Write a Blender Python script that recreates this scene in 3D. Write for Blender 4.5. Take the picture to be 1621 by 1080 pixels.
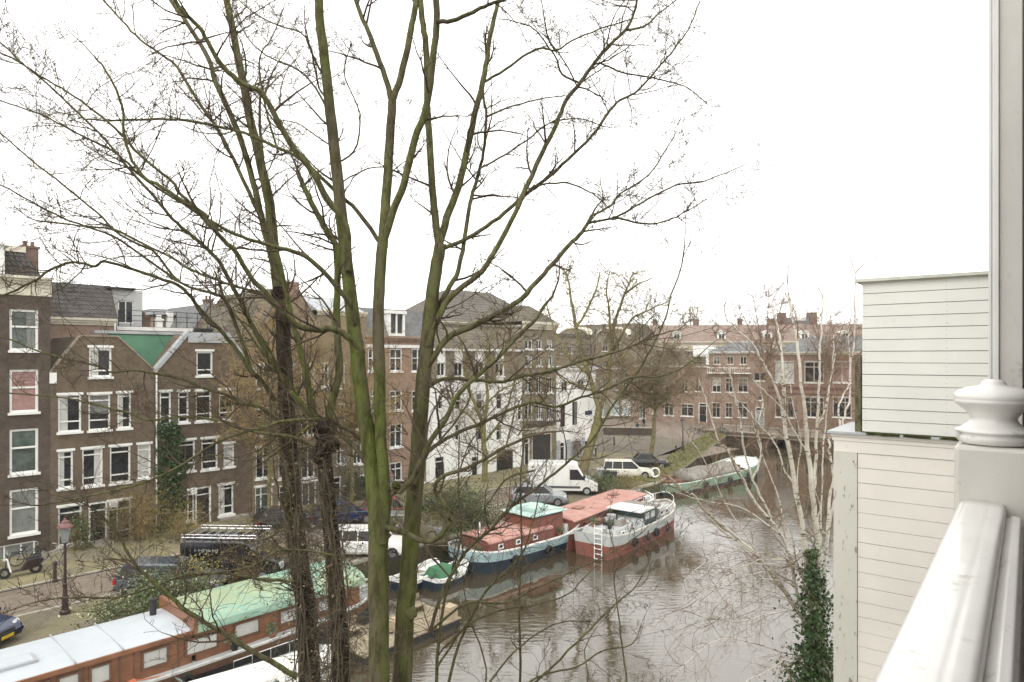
import bpy, bmesh, math, random
import numpy as np
from mathutils import Vector, Matrix
random.seed(7); RNG = np.random.default_rng(7)
SC = bpy.context.scene
for o in list(bpy.data.objects): bpy.data.objects.remove(o)
COL = SC.collection
R = math.radians
# ------------------------------------------------------------------ camera, sky, sun, exposure
F, CX, HY, H = 1060.0, 810.5, 565.0, 10.7      # focal length (px of the photo), centre, horizon, eye height over the street
cam = bpy.data.cameras.new('camera'); camo = bpy.data.objects.new('camera', cam); COL.objects.link(camo)
camo.location = (0, 0, H); camo.rotation_euler = (R(90), 0, 0)
cam.sensor_width = 36; cam.lens = F/1621*36; cam.shift_y = 25/1621
cam.clip_start = 0.05; cam.clip_end = 3000
cam.dof.use_dof = True; cam.dof.focus_distance = 22; cam.dof.aperture_fstop = 7.0
SC.camera = camo
SC.view_settings.view_transform = 'Standard'; SC.view_settings.look = 'None'
SC.view_settings.exposure = 0.1; SC.view_settings.gamma = 1.0
SUN_EL, SUN_AZ = R(48), R(200)
w = bpy.data.worlds.new('World'); SC.world = w; w.use_nodes = True
nt = w.node_tree; nt.nodes.clear()
sky = nt.nodes.new('ShaderNodeTexSky'); sky.sky_type = 'NISHITA'; sky.sun_disc = False
sky.sun_elevation = SUN_EL; sky.sun_rotation = SUN_AZ; sky.dust_density = 4
hs = nt.nodes.new('ShaderNodeHueSaturation'); hs.inputs['Saturation'].default_value = 0.15
mixw = nt.nodes.new('ShaderNodeMix'); mixw.data_type = 'RGBA'; mixw.inputs[0].default_value = 0.8
mixw.inputs[7].default_value = (16.4, 16.2, 15.6, 1)          # the flat white cloud layer under the sky
bg = nt.nodes.new('ShaderNodeBackground'); bg.inputs[1].default_value = 0.13
ow = nt.nodes.new('ShaderNodeOutputWorld')
nt.links.new(sky.outputs[0], hs.inputs['Color']); nt.links.new(hs.outputs[0], mixw.inputs[6])
nt.links.new(mixw.outputs[2], bg.inputs[0]); nt.links.new(bg.outputs[0], ow.inputs[0])
sl = bpy.data.lights.new('sun', 'SUN'); sl.energy = 1.1; sl.angle = R(25); sl.color = (1, .97, .92)
so = bpy.data.objects.new('sun', sl); COL.objects.link(so)
_sd = Vector((math.sin(SUN_AZ)*math.cos(SUN_EL), math.cos(SUN_AZ)*math.cos(SUN_EL), math.sin(SUN_EL)))
so.rotation_euler = _sd.to_track_quat('Z', 'Y').to_euler(); so.location = (0, -20, 60)

# ------------------------------------------------------------------ frames
QD = Vector((.682, .7314, 0)); QN = Vector((-.7314, .682, 0))      # along the far quay; away from the canal
RD = Vector((.6115, .7912, 0)); RP = Vector((-.7912, .6115, 0))    # along our balcony rail; out over the canal
def Wp(px, py, Y): return Vector(((px-CX)/F*Y, Y, H-(py-HY)/F*Y))
def G(px, py, z=0.0):
    Y = (H-z)*F/(py-HY); return Vector(((px-CX)/F*Y, Y, z))
WZ = -1.3
def QN_(q, n, z=0.0): v = QD*q+QN*n; v.z = z; return v
def RP_(a, p, z=0.0): v = RD*a+RP*p; v.z = z; return v

# ------------------------------------------------------------------ materials
MATS = {}
def new_mat(name):
    m = bpy.data.materials.new(name); m.use_nodes = True; nt = m.node_tree
    b = nt.nodes['Principled BSDF']; return m, nt, b
def ramp_mix(nt, fac, c1, c2):
    mx = nt.nodes.new('ShaderNodeMix'); mx.data_type = 'RGBA'
    nt.links.new(fac, mx.inputs[0])
    for i, c in ((6, c1), (7, c2)):
        if isinstance(c, tuple): mx.inputs[i].default_value = (*c, 1)
        else: nt.links.new(c, mx.inputs[i])
    return mx.outputs[2]
def noise(nt, scale, detail=4, vec=None, rough=.6):
    n = nt.nodes.new('ShaderNodeTexNoise'); n.inputs['Scale'].default_value = scale
    n.inputs['Detail'].default_value = detail; n.inputs['Roughness'].default_value = rough
    if vec is None:
        tc = nt.nodes.new('ShaderNodeTexCoord'); vec = tc.outputs['Object']
    nt.links.new(vec, n.inputs['Vector']); return n.outputs['Fac']
def crange(nt, v, a, b, lo=0, hi=1):
    m = nt.nodes.new('ShaderNodeMapRange'); m.inputs[1].default_value = a; m.inputs[2].default_value = b
    m.inputs[3].default_value = lo; m.inputs[4].default_value = hi
    nt.links.new(v, m.inputs[0]); return m.outputs[0]
def bump(nt, b, h, strength=.3, dist=.02):
    n = nt.nodes.new('ShaderNodeBump'); n.inputs['Strength'].default_value = strength
    n.inputs['Distance'].default_value = dist; nt.links.new(h, n.inputs['Height']); nt.links.new(n.outputs[0], b.inputs['Normal'])
def plain(name, c, rough=.6, var=.25, scale=3.0, metal=0, spec=.5, c2=None, bmp=0, coat=0):
    if name in MATS: return MATS[name]
    m, nt, b = new_mat(name)
    c2 = c2 or tuple(x*(1-var) for x in c)
    f = crange(nt, noise(nt, scale, 6), .35, .65)
    nt.links.new(ramp_mix(nt, f, c, c2), b.inputs['Base Color'])
    b.inputs['Roughness'].default_value = rough; b.inputs['Metallic'].default_value = metal
    b.inputs['Specular IOR Level'].default_value = spec; b.inputs['Coat Weight'].default_value = coat
    if bmp: bump(nt, b, noise(nt, scale*8, 5), bmp, .01)
    MATS[name] = m; return m
def bricks(name, c1, c2, mortar, bw=.22, bh=.066, ms=.012, rough=.85, flat=False, stain=(.5, .5, .5), stain_s=.35, moss=None):
    if name in MATS: return MATS[name]
    m, nt, b = new_mat(name)
    tc = nt.nodes.new('ShaderNodeTexCoord'); vec = tc.outputs['Object']
    if not flat:
        s = nt.nodes.new('ShaderNodeSeparateXYZ'); nt.links.new(vec, s.inputs[0])
        ad = nt.nodes.new('ShaderNodeMath'); nt.links.new(s.outputs[0], ad.inputs[0]); nt.links.new(s.outputs[1], ad.inputs[1])
        cb = nt.nodes.new('ShaderNodeCombineXYZ'); nt.links.new(ad.outputs[0], cb.inputs[0]); nt.links.new(s.outputs[2], cb.inputs[1]); bv = cb.outputs[0]
    else: bv = vec
    bt = nt.nodes.new('ShaderNodeTexBrick'); nt.links.new(bv, bt.inputs['Vector'])
    bt.inputs['Scale'].default_value = 1; bt.inputs['Brick Width'].default_value = bw; bt.inputs['Row Height'].default_value = bh
    bt.inputs['Mortar Size'].default_value = ms; bt.inputs['Color1'].default_value = (*c1, 1); bt.inputs['Color2'].default_value = (*c2, 1)
    bt.inputs['Mortar'].default_value = (*mortar, 1); bt.inputs['Bias'].default_value = 0
    col = bt.outputs['Color']
    mu = nt.nodes.new('ShaderNodeMix'); mu.data_type = 'RGBA'; mu.blend_type = 'MULTIPLY'
    nt.links.new(crange(nt, noise(nt, stain_s, 6), .35, .7), mu.inputs[0]); nt.links.new(col, mu.inputs[6]); mu.inputs[7].default_value = (*stain, 1)
    col = mu.outputs[2]
    m2 = nt.nodes.new('ShaderNodeMix'); m2.data_type = 'RGBA'; m2.blend_type = 'MULTIPLY'; nt.links.new(crange(nt, noise(nt, 2.3, 7, None, .75), .42, .62), m2.inputs[0]); nt.links.new(col, m2.inputs[6]); m2.inputs[7].default_value = (.7, .69, .67, 1); col = m2.outputs[2]
    if moss:
        col = ramp_mix(nt, crange(nt, noise(nt, moss[1], 8, rough=.7), moss[2], moss[3]), col, moss[0])
    nt.links.new(col, b.inputs['Base Color']); b.inputs['Roughness'].default_value = rough; b.inputs['Specular IOR Level'].default_value = .25
    bump(nt, b, bt.outputs['Fac'], -.25, .01)
    MATS[name] = m; return m
def glassy(name='window_glass', c=(.009, .010, .011)):
    if name in MATS: return MATS[name]
    m, nt, b = new_mat(name)
    f = crange(nt, noise(nt, 1.3, 3), .3, .7)
    nt.links.new(ramp_mix(nt, f, c, tuple(x*3.5 for x in c)), b.inputs['Base Color'])
    b.inputs['Roughness'].default_value = .08; b.inputs['Specular IOR Level'].default_value = .35
    MATS[name] = m; return m
def bark(name, c_dark, c_green, scale=6, lo=.4, hi=.6):
    if name in MATS: return MATS[name]
    m, nt, b = new_mat(name)
    tc = nt.nodes.new('ShaderNodeTexCoord'); mp = nt.nodes.new('ShaderNodeMapping'); mp.inputs['Scale'].default_value = (1, 1, .28)
    nt.links.new(tc.outputs['Object'], mp.inputs[0])
    f = crange(nt, noise(nt, scale, 8, mp.outputs[0], .7), lo, hi)
    c = ramp_mix(nt, f, c_dark, c_green)
    n2 = noise(nt, scale*7, 6, mp.outputs[0], .75)
    mu = nt.nodes.new('ShaderNodeMix'); mu.data_type = 'RGBA'; mu.blend_type = 'MULTIPLY'; nt.links.new(crange(nt, n2, .45, .6), mu.inputs[0])
    nt.links.new(c, mu.inputs[6]); mu.inputs[7].default_value = (.5, .48, .45, 1)
    nt.links.new(mu.outputs[2], b.inputs['Base Color']); b.inputs['Roughness'].default_value = .9; b.inputs['Specular IOR Level'].default_value = .2
    bump(nt, b, n2, .8, .03)
    MATS[name] = m; return m
M_WHITE = plain('white_paint', (.78, .78, .75), .5, .12, 2)
M_CREAM = plain('cream_paint', (.66, .62, .50), .6, .2, 1.5)
M_GLASS = glassy()
M_GLASSG = glassy('greenish_glass', (.035, .045, .04))
M_CURT = plain('curtain_cloth', (.50, .50, .47), .9, .16, 1.5)
M_CURTP = plain('pink_curtain_cloth', (.36, .22, .20), .9, .3, 3)
M_CURTG = plain('grey_curtain_cloth', (.20, .21, .195), .9, .3, 4)
M_DARK = plain('dark_metal', (.02, .02, .022), .5, .3)
M_BLACKP = plain('black_paint', (.012, .012, .014), .35, .3)
M_TYRE = plain('tyre_rubber', (.02, .02, .02), .8)
M_CHROME = plain('bright_metal', (.55, .55, .56), .3, .15, 5, metal=.9)
M_LAMP = plain('headlight_glass', (.6, .62, .64), .15, .2)
M_RED = plain('red_tail_glass', (.35, .02, .02), .25)
M_GALV = plain('galvanised_metal', (.42, .43, .43), .5, .3, 6, metal=.3)
# ------------------------------------------------------------------ mesh builder
class MB:
    def __init__(s): s.v = []; s.f = []; s.m = []
    def quad(s, *p, m=0):
        i = len(s.v); s.v += [tuple(x) for x in p]; s.f.append(tuple(range(i, i+len(p)))); s.m.append(m)
    def box(s, x0, x1, y0, y1, z0, z1, m=0, T=None):
        c = [(x0,y0,z0),(x1,y0,z0),(x1,y1,z0),(x0,y1,z0),(x0,y0,z1),(x1,y0,z1),(x1,y1,z1),(x0,y1,z1)]
        if T is not None: c = [tuple(T @ Vector(p)) for p in c]
        i = len(s.v); s.v += c
        for f in ((0,3,2,1),(4,5,6,7),(0,1,5,4),(1,2,6,5),(2,3,7,6),(3,0,4,7)): s.f.append(tuple(i+k for k in f)); s.m.append(m)
    def loft(s, rings, cap=True, m=0, closed=True):
        base = len(s.v); n = len(rings[0])
        for r in rings: s.v += [tuple(p) for p in r]
        for a in range(len(rings)-1):
            for k in range(n if closed else n-1):
                k2 = (k+1) % n
                s.f.append((base+a*n+k, base+a*n+k2, base+(a+1)*n+k2, base+(a+1)*n+k)); s.m.append(m)
        if cap:
            s.f.append(tuple(base+k for k in range(n))[::-1]); s.f.append(tuple(base+(len(rings)-1)*n+k for k in range(n))); s.m += [m, m]
    def tube(s, pts, r, sides=6, m=0, cap=True):
        pts = [Vector(p) for p in pts]; rs = r if isinstance(r, (list, tuple)) else [r]*len(pts)
        rings = []
        for i, p in enumerate(pts):
            t = (pts[min(i+1, len(pts)-1)]-pts[max(i-1, 0)]).normalized()
            u = t.cross(Vector((0, 0, 1)) if abs(t.z) < .95 else Vector((1, 0, 0))).normalized(); w_ = t.cross(u)
            rings.append([p+(u*math.cos(2*math.pi*k/sides)+w_*math.sin(2*math.pi*k/sides))*rs[i] for k in range(sides)])
        s.loft(rings, cap, m)
    def lathe(s, prof, c=(0, 0, 0), sides=16, m=0):
        s.loft([[(c[0]+r*math.cos(2*math.pi*k/sides), c[1]+r*math.sin(2*math.pi*k/sides), c[2]+z) for k in range(sides)] for r, z in prof], True, m)
    def disc_y(s, c, r0, r1, y0, y1, sides=16, m=0):   # ring or disc with its axis along y
        if r0 <= 0:
            s.loft([[(c[0]+r1*math.cos(2*math.pi*k/sides), yy, c[2]+r1*math.sin(2*math.pi*k/sides)) for k in range(sides)] for yy in (y0, y1)], True, m)
        else:
            s.loft([[(c[0]+rr*math.cos(2*math.pi*k/sides), yy, c[2]+rr*math.sin(2*math.pi*k/sides)) for k in range(sides)] for rr, yy in ((r0,y0),(r1,y0),(r1,y1),(r0,y1),(r0,y0))], False, m)
    def prism_y(s, poly, y0, y1, m=0):    # polygon in x,z extruded in y
        s.loft([[(x, yy, z) for x, z in poly] for yy in (y0, y1)], True, m)
    def build(s, name, mats, parent=None, smooth=False, bevel=0, loc=None):
        me = bpy.data.meshes.new(name); me.from_pydata(s.v, [], s.f)
        if not isinstance(mats, (list, tuple)): mats = [mats]
        for x in mats: me.materials.append(x)
        if len(mats) > 1: me.polygons.foreach_set('material_index', s.m)
        bm = bmesh.new(); bm.from_mesh(me); bmesh.ops.recalc_face_normals(bm, faces=bm.faces[:]); bm.to_mesh(me); bm.free()
        if smooth: me.polygons.foreach_set('use_smooth', [True]*len(me.polygons))
        o = bpy.data.objects.new(name, me); COL.objects.link(o)
        if parent: o.parent = parent
        if loc is not None: o.location = loc
        if bevel:
            b = o.modifiers.new('b', 'BEVEL'); b.width = bevel; b.segments = 2; b.limit_method = 'ANGLE'; b.angle_limit = R(40)
        return o
def tag(o, label=None, cat=None, group=None, kind=None):
    if label: o['label'] = label
    if cat: o['category'] = cat
    if group: o['group'] = group
    if kind: o['kind'] = kind
    return o
def empty(name, loc, rz, label, cat, group=None):
    o = bpy.data.objects.new(name, None); COL.objects.link(o); o.location = loc; o.rotation_euler = (0, 0, rz); o.empty_display_size = .3
    return tag(o, label, cat, group)
def kids(o): return [c for c in bpy.data.objects if c.parent == o]
def copy_tree(o, parent=None):
    c = o.copy(); COL.objects.link(c); c.parent = parent
    for ch in kids(o): copy_tree(ch, c)
    return c
def head(theta): return R(90-theta)     # heading clockwise from the view axis -> rotation
# ------------------------------------------------------------------ setting: ground, water, streets
M_ROAD = bricks('brick_paving', (.25, .20, .165), (.31, .245, .205), (.15, .135, .115), .21, .105, .012, flat=True, stain=(.75, .75, .7), stain_s=.15, moss=((.19, .17, .10), .5, .58, .75))
M_PATH = bricks('mossy_paving', (.23, .20, .15), (.27, .235, .18), (.12, .12, .06), .3, .3, .02, flat=True, stain=(.7, .72, .6), moss=((.28, .245, .125), .6, .42, .68))
M_STRIP = bricks('mossy_clinkers', (.23, .195, .155), (.28, .235, .19), (.13, .12, .09), .21, .105, .015, flat=True, stain=(.6, .62, .5), moss=((.18, .165, .085), .4, .45, .7))
M_KERB = plain('kerb_stone', (.36, .34, .27), .8, .3, 1)
M_QWALL = bricks('quay_brick', (.10, .075, .055), (.14, .10, .075), (.09, .085, .06), .25, .08, .014, moss=((.06, .07, .03), .8, .45, .65))
M_SOIL = bricks('old_paving', (.19, .165, .14), (.23, .20, .17), (.14, .125, .10), .21, .105, .012, flat=True, stain=(.75, .72, .66), stain_s=.2, moss=((.17, .155, .08), .3, .5, .72))
def poly_sheet(name, pts, z, mat, kind='structure'):
    mb = MB(); mb.quad(*[(p[0], p[1], 0) for p in pts]); o = mb.build(name, mat, loc=(0, 0, z)); tag(o, kind=kind)
    for p in o.data.polygons:
        if p.normal.z < 0: o.data.flip_normals(); break
    return o
A0 = QN_(-90, 29.8); A1 = QN_(50, 29.8); A2 = Vector((15.5, 62.5, 0)); A3 = Vector((29.5, 92, 0))
BR = Vector((.791, -.6115, 0)); BI = Vector((.6115, .791, 0))     # along and across the bridge, to the right and away
E3 = A3+BR*32                                                   # right end of the bridge
left = [A0, A1, A2, A3, E3, E3+BI*18, Vector((1500, 120, 0)), Vector((1500, 1500, 0)), Vector((-1500, 1500, 0)), Vector((-1500, A0.y, 0))]
mb = MB()
mb.quad(*[(p.x, p.y, 0) for p in (A0, A1, A2, A3)], (-1500, 92, 0), (-1500, A0.y, 0))
mb.quad((-1500, 92, 0), (A3.x, A3.y, 0), (A3.x+BI.x*20, A3.y+BI.y*20, 0), (A3.x+BI.x*20, 1500, 0), (-1500, 1500, 0))
S1 = A3+BI*9; S2 = E3+BI*9
mb.quad(*[(p.x, p.y, 0) for p in (A3, E3, E3+BI*20, A3+BI*20)])
mb.quad((A3.x+BI.x*20, A3.y+BI.y*20, 0), (E3.x+BI.x*20, E3.y+BI.y*20, 0), (1500, 100, 0), (1500, 1500, 0), (A3.x+BI.x*20, 1500, 0))
# our side of the canal
b0 = RP_(-60, 8.5); b1 = RP_(13, 8.5); b2 = RP_(19, 5); b3 = RP_(92, 5)
mb.quad((b0.x, b0.y, 0), (b1.x, b1.y, 0), (b1.x+300, b1.y-230, 0), (b0.x+300, b0.y-230, 0))
mb.quad((b1.x, b1.y, 0), (b2.x, b2.y, 0), (b2.x+300, b2.y-230, 0), (b1.x+300, b1.y-230, 0))
mb.quad((b2.x, b2.y, 0), (b3.x, b3.y, 0), (E3.x, E3.y, 0), (E3.x+BI.x*20, E3.y+BI.y*20, 0), (1500, 100, 0), (b2.x+300, b2.y-230, 0))
g = mb.build('ground', M_SOIL, loc=(0, 0, -.02)); tag(g, kind='structure')
for p in g.data.polygons:
    if p.normal.z < 0: p.flip()
# water
m, nt_, b_ = new_mat('canal_water')
tc = nt_.nodes.new('ShaderNodeTexCoord'); mp = nt_.nodes.new('ShaderNodeMapping'); mp.inputs['Rotation'].default_value = (0, 0, R(-14)); mp.inputs['Scale'].default_value = (.55, 1.9, 1)
nt_.links.new(tc.outputs['Object'], mp.inputs[0])
n1 = noise(nt_, 2.3, 3, mp.outputs[0], .5); n2 = noise(nt_, .16, 3, None, .5)
mm = nt_.nodes.new('ShaderNodeMath'); mm.operation = 'MULTIPLY'; nt_.links.new(n1, mm.inputs[0]); nt_.links.new(crange(nt_, n2, .42, .6, .15, 1.3), mm.inputs[1])
bump(nt_, b_, mm.outputs[0], .5, .027)
b_.inputs['Base Color'].default_value = (.052, .040, .022, 1); b_.inputs['Roughness'].default_value = .03; b_.inputs['IOR'].default_value = 2.45
mb = MB(); mb.quad((-300, -150, 0), (300, -150, 0), (300, 150, 0), (-300, 150, 0)); tag(mb.build('water', m, loc=(0, 0, WZ)), kind='structure')
# quay walls with stone coping
def quay(name, pts, flip=1, sl=0):
    mb = MB(); cp = MB()
    for a, b in zip(pts, pts[1:]):
        d = (b-a).normalized(); nn = Vector((d.y, -d.x, 0))*flip
        for t0 in (0,):
            mb.quad(a+nn*.02+Vector((0,0,-2.2)), b+nn*.02+Vector((0,0,-2.2)), b+nn*.02+Vector((0,0,.0)), a+nn*.02+Vector((0,0,.0)))
        T = Matrix.Translation(a) @ Matrix(((d.x, nn.x, 0, 0), (d.y, nn.y, 0, 0), (0, 0, 1, 0), (0, 0, 0, 1)))
        cp.box(0, (b-a).length, -.3, .07, -.12, .03, T=T)
    tag(mb.build(name, M_QWALL), kind='structure'); tag(cp.build('kerb', M_KERB), kind='structure')
quay('quay_wall', [A0, A1, A2, A3]); quay('quay_wall', [b0, b1, b2, b3], -1)
# streets: strips beside the canal
def strip(name, q0, q1, n0, n1, z, mat):
    mb = MB(); mb.box(q0, q1, n0, n1, -.05, 0)
    o = mb.build(name, mat, loc=(0, 0, z)); o.rotation_euler = (0, 0, math.atan2(QD.y, QD.x)); tag(o, kind='structure'); return o
strip('parking_strip', -90, 50, 30.1, 33.6, .012, M_STRIP)
strip('road', -90, 75, 33.8, 37.6, .016, M_ROAD)
strip('pavement', -90, 62, 37.8, 43.6, .08, M_PATH)
strip('kerb', -90, 62, 37.6, 37.8, .10, M_KERB); strip('kerb', -90, 50, 33.6, 33.8, .035, M_KERB)
poly_sheet('road', [QN_(46, 31.2), QN_(50, 31.2), A2+Vector((-2, 1.2, 0)), A3+Vector((-2, 0, 0)), A3+BR*40, A3+BR*40+BI*13, A3+BI*13+BR*-40, QN_(75, 37.8), QN_(60, 37.0), QN_(46, 37.0)], .006, M_ROAD)
M_GRASSB = plain('bank_grass_soil', (.15, .13, .055), .95, .4, 2, c2=(.10, .12, .035))
mb = MB()
for a, b in ((A1+Vector((-.2, .1, 0)), A2), (A2, A3)):
    d = (b-a).normalized(); nn = Vector((d.y, -d.x, 0))
    mb.quad(a+nn*.1+Vector((0,0,.05)), b+nn*.1+Vector((0,0,.05)), b+nn*-2.6+Vector((0,0,.22)), a+nn*-2.6+Vector((0,0,.22)))
o = mb.build('grass_bank', M_GRASSB); tag(o, kind='structure')
# the bridge: brick wall with a low arch
root = empty('bridge', A3-BR*1.5+Vector((0, 0, 0)), math.atan2(BR.y, BR.x), 'low brick arch bridge crossing the far end of the canal', 'bridge')
mb = MB(); L = 30; c0, cw = 8.4, 1.5; zt = .42
N = 14; arch = [(c0-cw*math.cos(math.pi*k/N), -1.3+1.45*math.sin(math.pi*k/N)) for k in range(N+1)]
for y in (0, 8.5):
    mb.quad((-2, y, -2), (c0-cw, y, -2), (c0-cw, y, zt), (-2, y, zt)); mb.quad((c0+cw, y, -2), (L, y, -2), (L, y, zt), (c0+cw, y, zt))
    for (xa, za), (xb, zb) in zip(arch, arch[1:]): mb.quad((xa, y, za), (xb, y, zb), (xb, y, zt), (xa, y, zt))
for (xa, za), (xb, zb) in zip(arch, arch[1:]): mb.quad((xa, 0, za), (xb, 0, zb), (xb, 8.5, zb), (xa, 8.5, za))
mb.build('wall', bricks('bridge_brick', (.17, .10, .075), (.22, .14, .10), (.18, .15, .12), moss=((.10, .10, .06), .6, .5, .7)), root)
mb = MB(); mb.box(-2, L, -.12, .25, zt, zt+.14); mb.box(-2, L, 8.25, 8.62, zt, zt+.14)
for (xa, za), (xb, zb) in zip(arch, arch[1:]):
    mb.quad((xa, -.05, za), (xb, -.05, zb), (c0+(xb-c0)*1.16, -.05, -1.3+(zb+1.3)*1.2), (c0+(xa-c0)*1.16, -.05, -1.3+(za+1.3)*1.2))
mb.build('coping', M_KERB, root)
mb = MB(); mb.box(-2, L, .25, 8.25, zt-.1, zt+.02); mb.build('deck', M_ROAD, root)
for y in (.05, 8.43):
    mb = MB()
    for k in range(17): mb.tube([(-1+k*1.9, y, zt+.14), (-1+k*1.9, y, zt+1.15)], .035, 6)
    mb.tube([(-1, y, zt+1.12), (29.4, y, zt+1.12)], .028); mb.tube([(-1, y, zt+.65), (29.4, y, zt+.65)], .018)
    mb.build('railing', plain('railing_green_black', (.03, .045, .035), .5), root)
# ------------------------------------------------------------------ houses
class Fac:
    def __init__(s, O, d): s.O = Vector((O[0], O[1], 0)); s.d = Vector((d[0], d[1], 0)).normalized(); s.rz = math.atan2(s.d.y, s.d.x)
    def sY(s, px):
        t = (px-CX)/F; q = (t*s.O.y-s.O.x)/(s.d.x-t*s.d.y); return q, s.O.y+q*s.d.y
    def s(s, px): return s.sY(px)[0]
    def z(s, px, py): return H-(py-HY)/F*s.sY(px)[1]
    def pt(s, px, py): return s.s(px), s.z(px, py)
DEF_FRAME = [M_WHITE]; WR = random.Random(21)
class House:
    def __init__(h, name, label, fac, x0, depth, cat='house', base=None):
        h.fac = fac; h.s0 = fac.s(x0); h.depth = depth
        h.root = empty(name, fac.O+fac.d*h.s0, fac.rz, label, cat); h.holes = []
    def P(h, px, py): s, z = h.fac.pt(px, py); return s-h.s0, z
    def wall(h, outline, mat, name='wall', y0=0.0, back=True):
        pts = outline; xs = sorted({p[0] for p in pts}); x0, x1 = min(xs), max(xs); z0 = min(p[1] for p in pts); z1 = max(p[1] for p in pts)
        hs = [q for q in h.holes]
        gx = sorted({x0, x1} | {v for q in hs for v in q[:2] if x0 < v < x1}); gz = sorted({z0, z1} | {v for q in hs for v in q[2:] if z0 < v < z1})
        bm = bmesh.new(); vd = {}
        def V(x, z):
            k = (round(x, 4), round(z, 4))
            if k not in vd: vd[k] = bm.verts.new((x, y0, z))
            return vd[k]
        for a, b in zip(gx, gx[1:]):
            for c, d in zip(gz, gz[1:]):
                mx, mz = (a+b)/2, (c+d)/2
                if any(q[0] < mx < q[1] and q[2] < mz < q[3] for q in hs): continue
                if b-a < 1e-3 or d-c < 1e-3: continue
                bm.faces.new((V(a, c), V(b, c), V(b, d), V(a, d)))
        n = len(pts)
        for i in range(n):
            a, b = pts[i], pts[(i+1) % n]
            if abs(a[0]-b[0]) < 1e-6 or abs(a[1]-b[1]) < 1e-6: continue
            no = Vector((b[1]-a[1], 0, -(b[0]-a[0])))       # outward for counter-clockwise outlines
            bmesh.ops.bisect_plane(bm, geom=bm.verts[:]+bm.edges[:]+bm.faces[:], plane_co=(a[0], y0, a[1]), plane_no=no, clear_outer=True)
        mb = MB(); bm.verts.index_update(); mb.v = [tuple(v.co) for v in bm.verts]
        for f in bm.faces: mb.f.append(tuple(v.index for v in f.verts)); mb.m.append(0)
        bm.free()
        for q in hs:
            a, b, c, d = q; y = y0+.19
            mb.quad((a,y0,c),(b,y0,c),(b,y,c),(a,y,c)); mb.quad((a,y0,d),(b,y0,d),(b,y,d),(a,y,d)); mb.quad((a,y0,c),(a,y0,d),(a,y,d),(a,y,c)); mb.quad((b,y0,c),(b,y0,d),(b,y,d),(b,y,c))
        D = h.depth
        if back:
            for i in range(n):
                a, b = pts[i], pts[(i+1) % n]
                mb.quad((a[0], y0, a[1]), (b[0], y0, b[1]), (b[0], D, b[1]), (a[0], D, a[1]))
            mb.quad(*[(p[0], D, p[1]) for p in pts])
        h.out = pts; o = mb.build(name, mat, h.root); return o
    def win(h, x0, y0, x1, y1, bars=((), (.28,)), fr=.09, curt=0, glass=None, sill=True, frame=None, name='window', head=.12, local=False, door=None, cmat=None):
        if local: s0, s1, z0, z1 = x0, x1, y0, y1
        else:
            s0 = h.fac.s(x0)-h.s0; s1 = h.fac.s(x1)-h.s0; xc = (x0+x1)/2; z1 = h.fac.z(xc, y0); z0 = h.fac.z(xc, y1)
        frame = frame or DEF_FRAME[0]; glass = glass or M_GLASS
        h.holes.append((s0, s1, z0, z1)); ft = fr
        mb = MB(); y0_, y1_ = .07, .15
        mb.box(s0, s0+ft, y0_, y1_, z0, z1); mb.box(s1-ft, s1, y0_, y1_, z0, z1)
        mb.box(s0+ft, s1-ft, y0_, y1_, z0, z0+ft); mb.box(s0+ft, s1-ft, y0_, y1_, z1-ft, z1)
        for v in bars[0]: x = s0+(s1-s0)*v; mb.box(x-ft*.4, x+ft*.4, y0_+.01, y1_, z0+ft, z1-ft)
        for v in bars[1]: z = z1-(z1-z0)*v; mb.box(s0+ft, s1-ft, y0_+.005, y1_-.003, z-ft*.4, z+ft*.4)
        if head: mb.box(s0-.08, s1+.08, -.05, .069, z1-.02, z1+head)
        o = mb.build(name, frame, h.root)
        g = MB(); g.box(s0+.02, s1-.02, .135, .18, z0+.02, z1-.02); g.build('pane', glass, o)
        if sill: g = MB(); g.box(s0-.08, s1+.08, -.1, .069, z0-.12, z0+.015); g.build('sill', M_WHITE, o)
        if curt == 0 and WR.random() < .38: curt = WR.choice((1, 2, 4, 6, 6)); cmat = cmat or WR.choice((M_CURT, M_CURTG, M_CURTG))
        if curt:
            c = MB(); zt = z1-ft; zb = z0+ft; W_ = s1-s0-2*ft
            spans = {1: [(0, .42)], 2: [(.62, 1)], 3: [(0, 1)], 4: [(0, .25), (.75, 1)], 5: [(0, 1)], 6: [(0, 1)]}[curt]
            if curt == 6: zb = z0+(z1-z0)*.45
            for a, b in spans:
                n = max(4, int((b-a)*W_/.06)); xs = [s0+ft+W_*(a+(b-a)*k/n) for k in range(n+1)]
                for k in range(n): mb_y = (.130, .118); c.quad((xs[k], mb_y[k % 2], zb), (xs[k+1], mb_y[(k+1) % 2], zb), (xs[k+1], mb_y[(k+1) % 2], zt), (xs[k], mb_y[k % 2], zt))
            c.build('curtain', M_CURTP if curt == 5 else (cmat or M_CURT), o)
        return o
    def door(h, x0, y0, x1, y1, mat=None, lights=True, frame=None, garage=0):
        s0 = h.fac.s(x0)-h.s0; s1 = h.fac.s(x1)-h.s0; xc = (x0+x1)/2; z1 = h.fac.z(xc, y0); z0 = h.fac.z(xc, y1) if garage != 2 else .1
        h.holes.append((s0, s1, z0, z1)); ft = .1
        mb = MB(); mb.box(s0, s0+ft, .0, .13, z0, z1); mb.box(s1-ft, s1, .0, .13, z0, z1); mb.box(s0+ft, s1-ft, .0, .13, z1-ft, z1)
        zt = z1-.45
        if lights and not garage: mb.box(s0+ft, s1-ft, .01, .128, zt-.06, zt)
        o = mb.build('door', frame or M_WHITE, h.root)
        g = MB(); top = zt-.06 if lights and not garage else z1-ft
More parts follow.
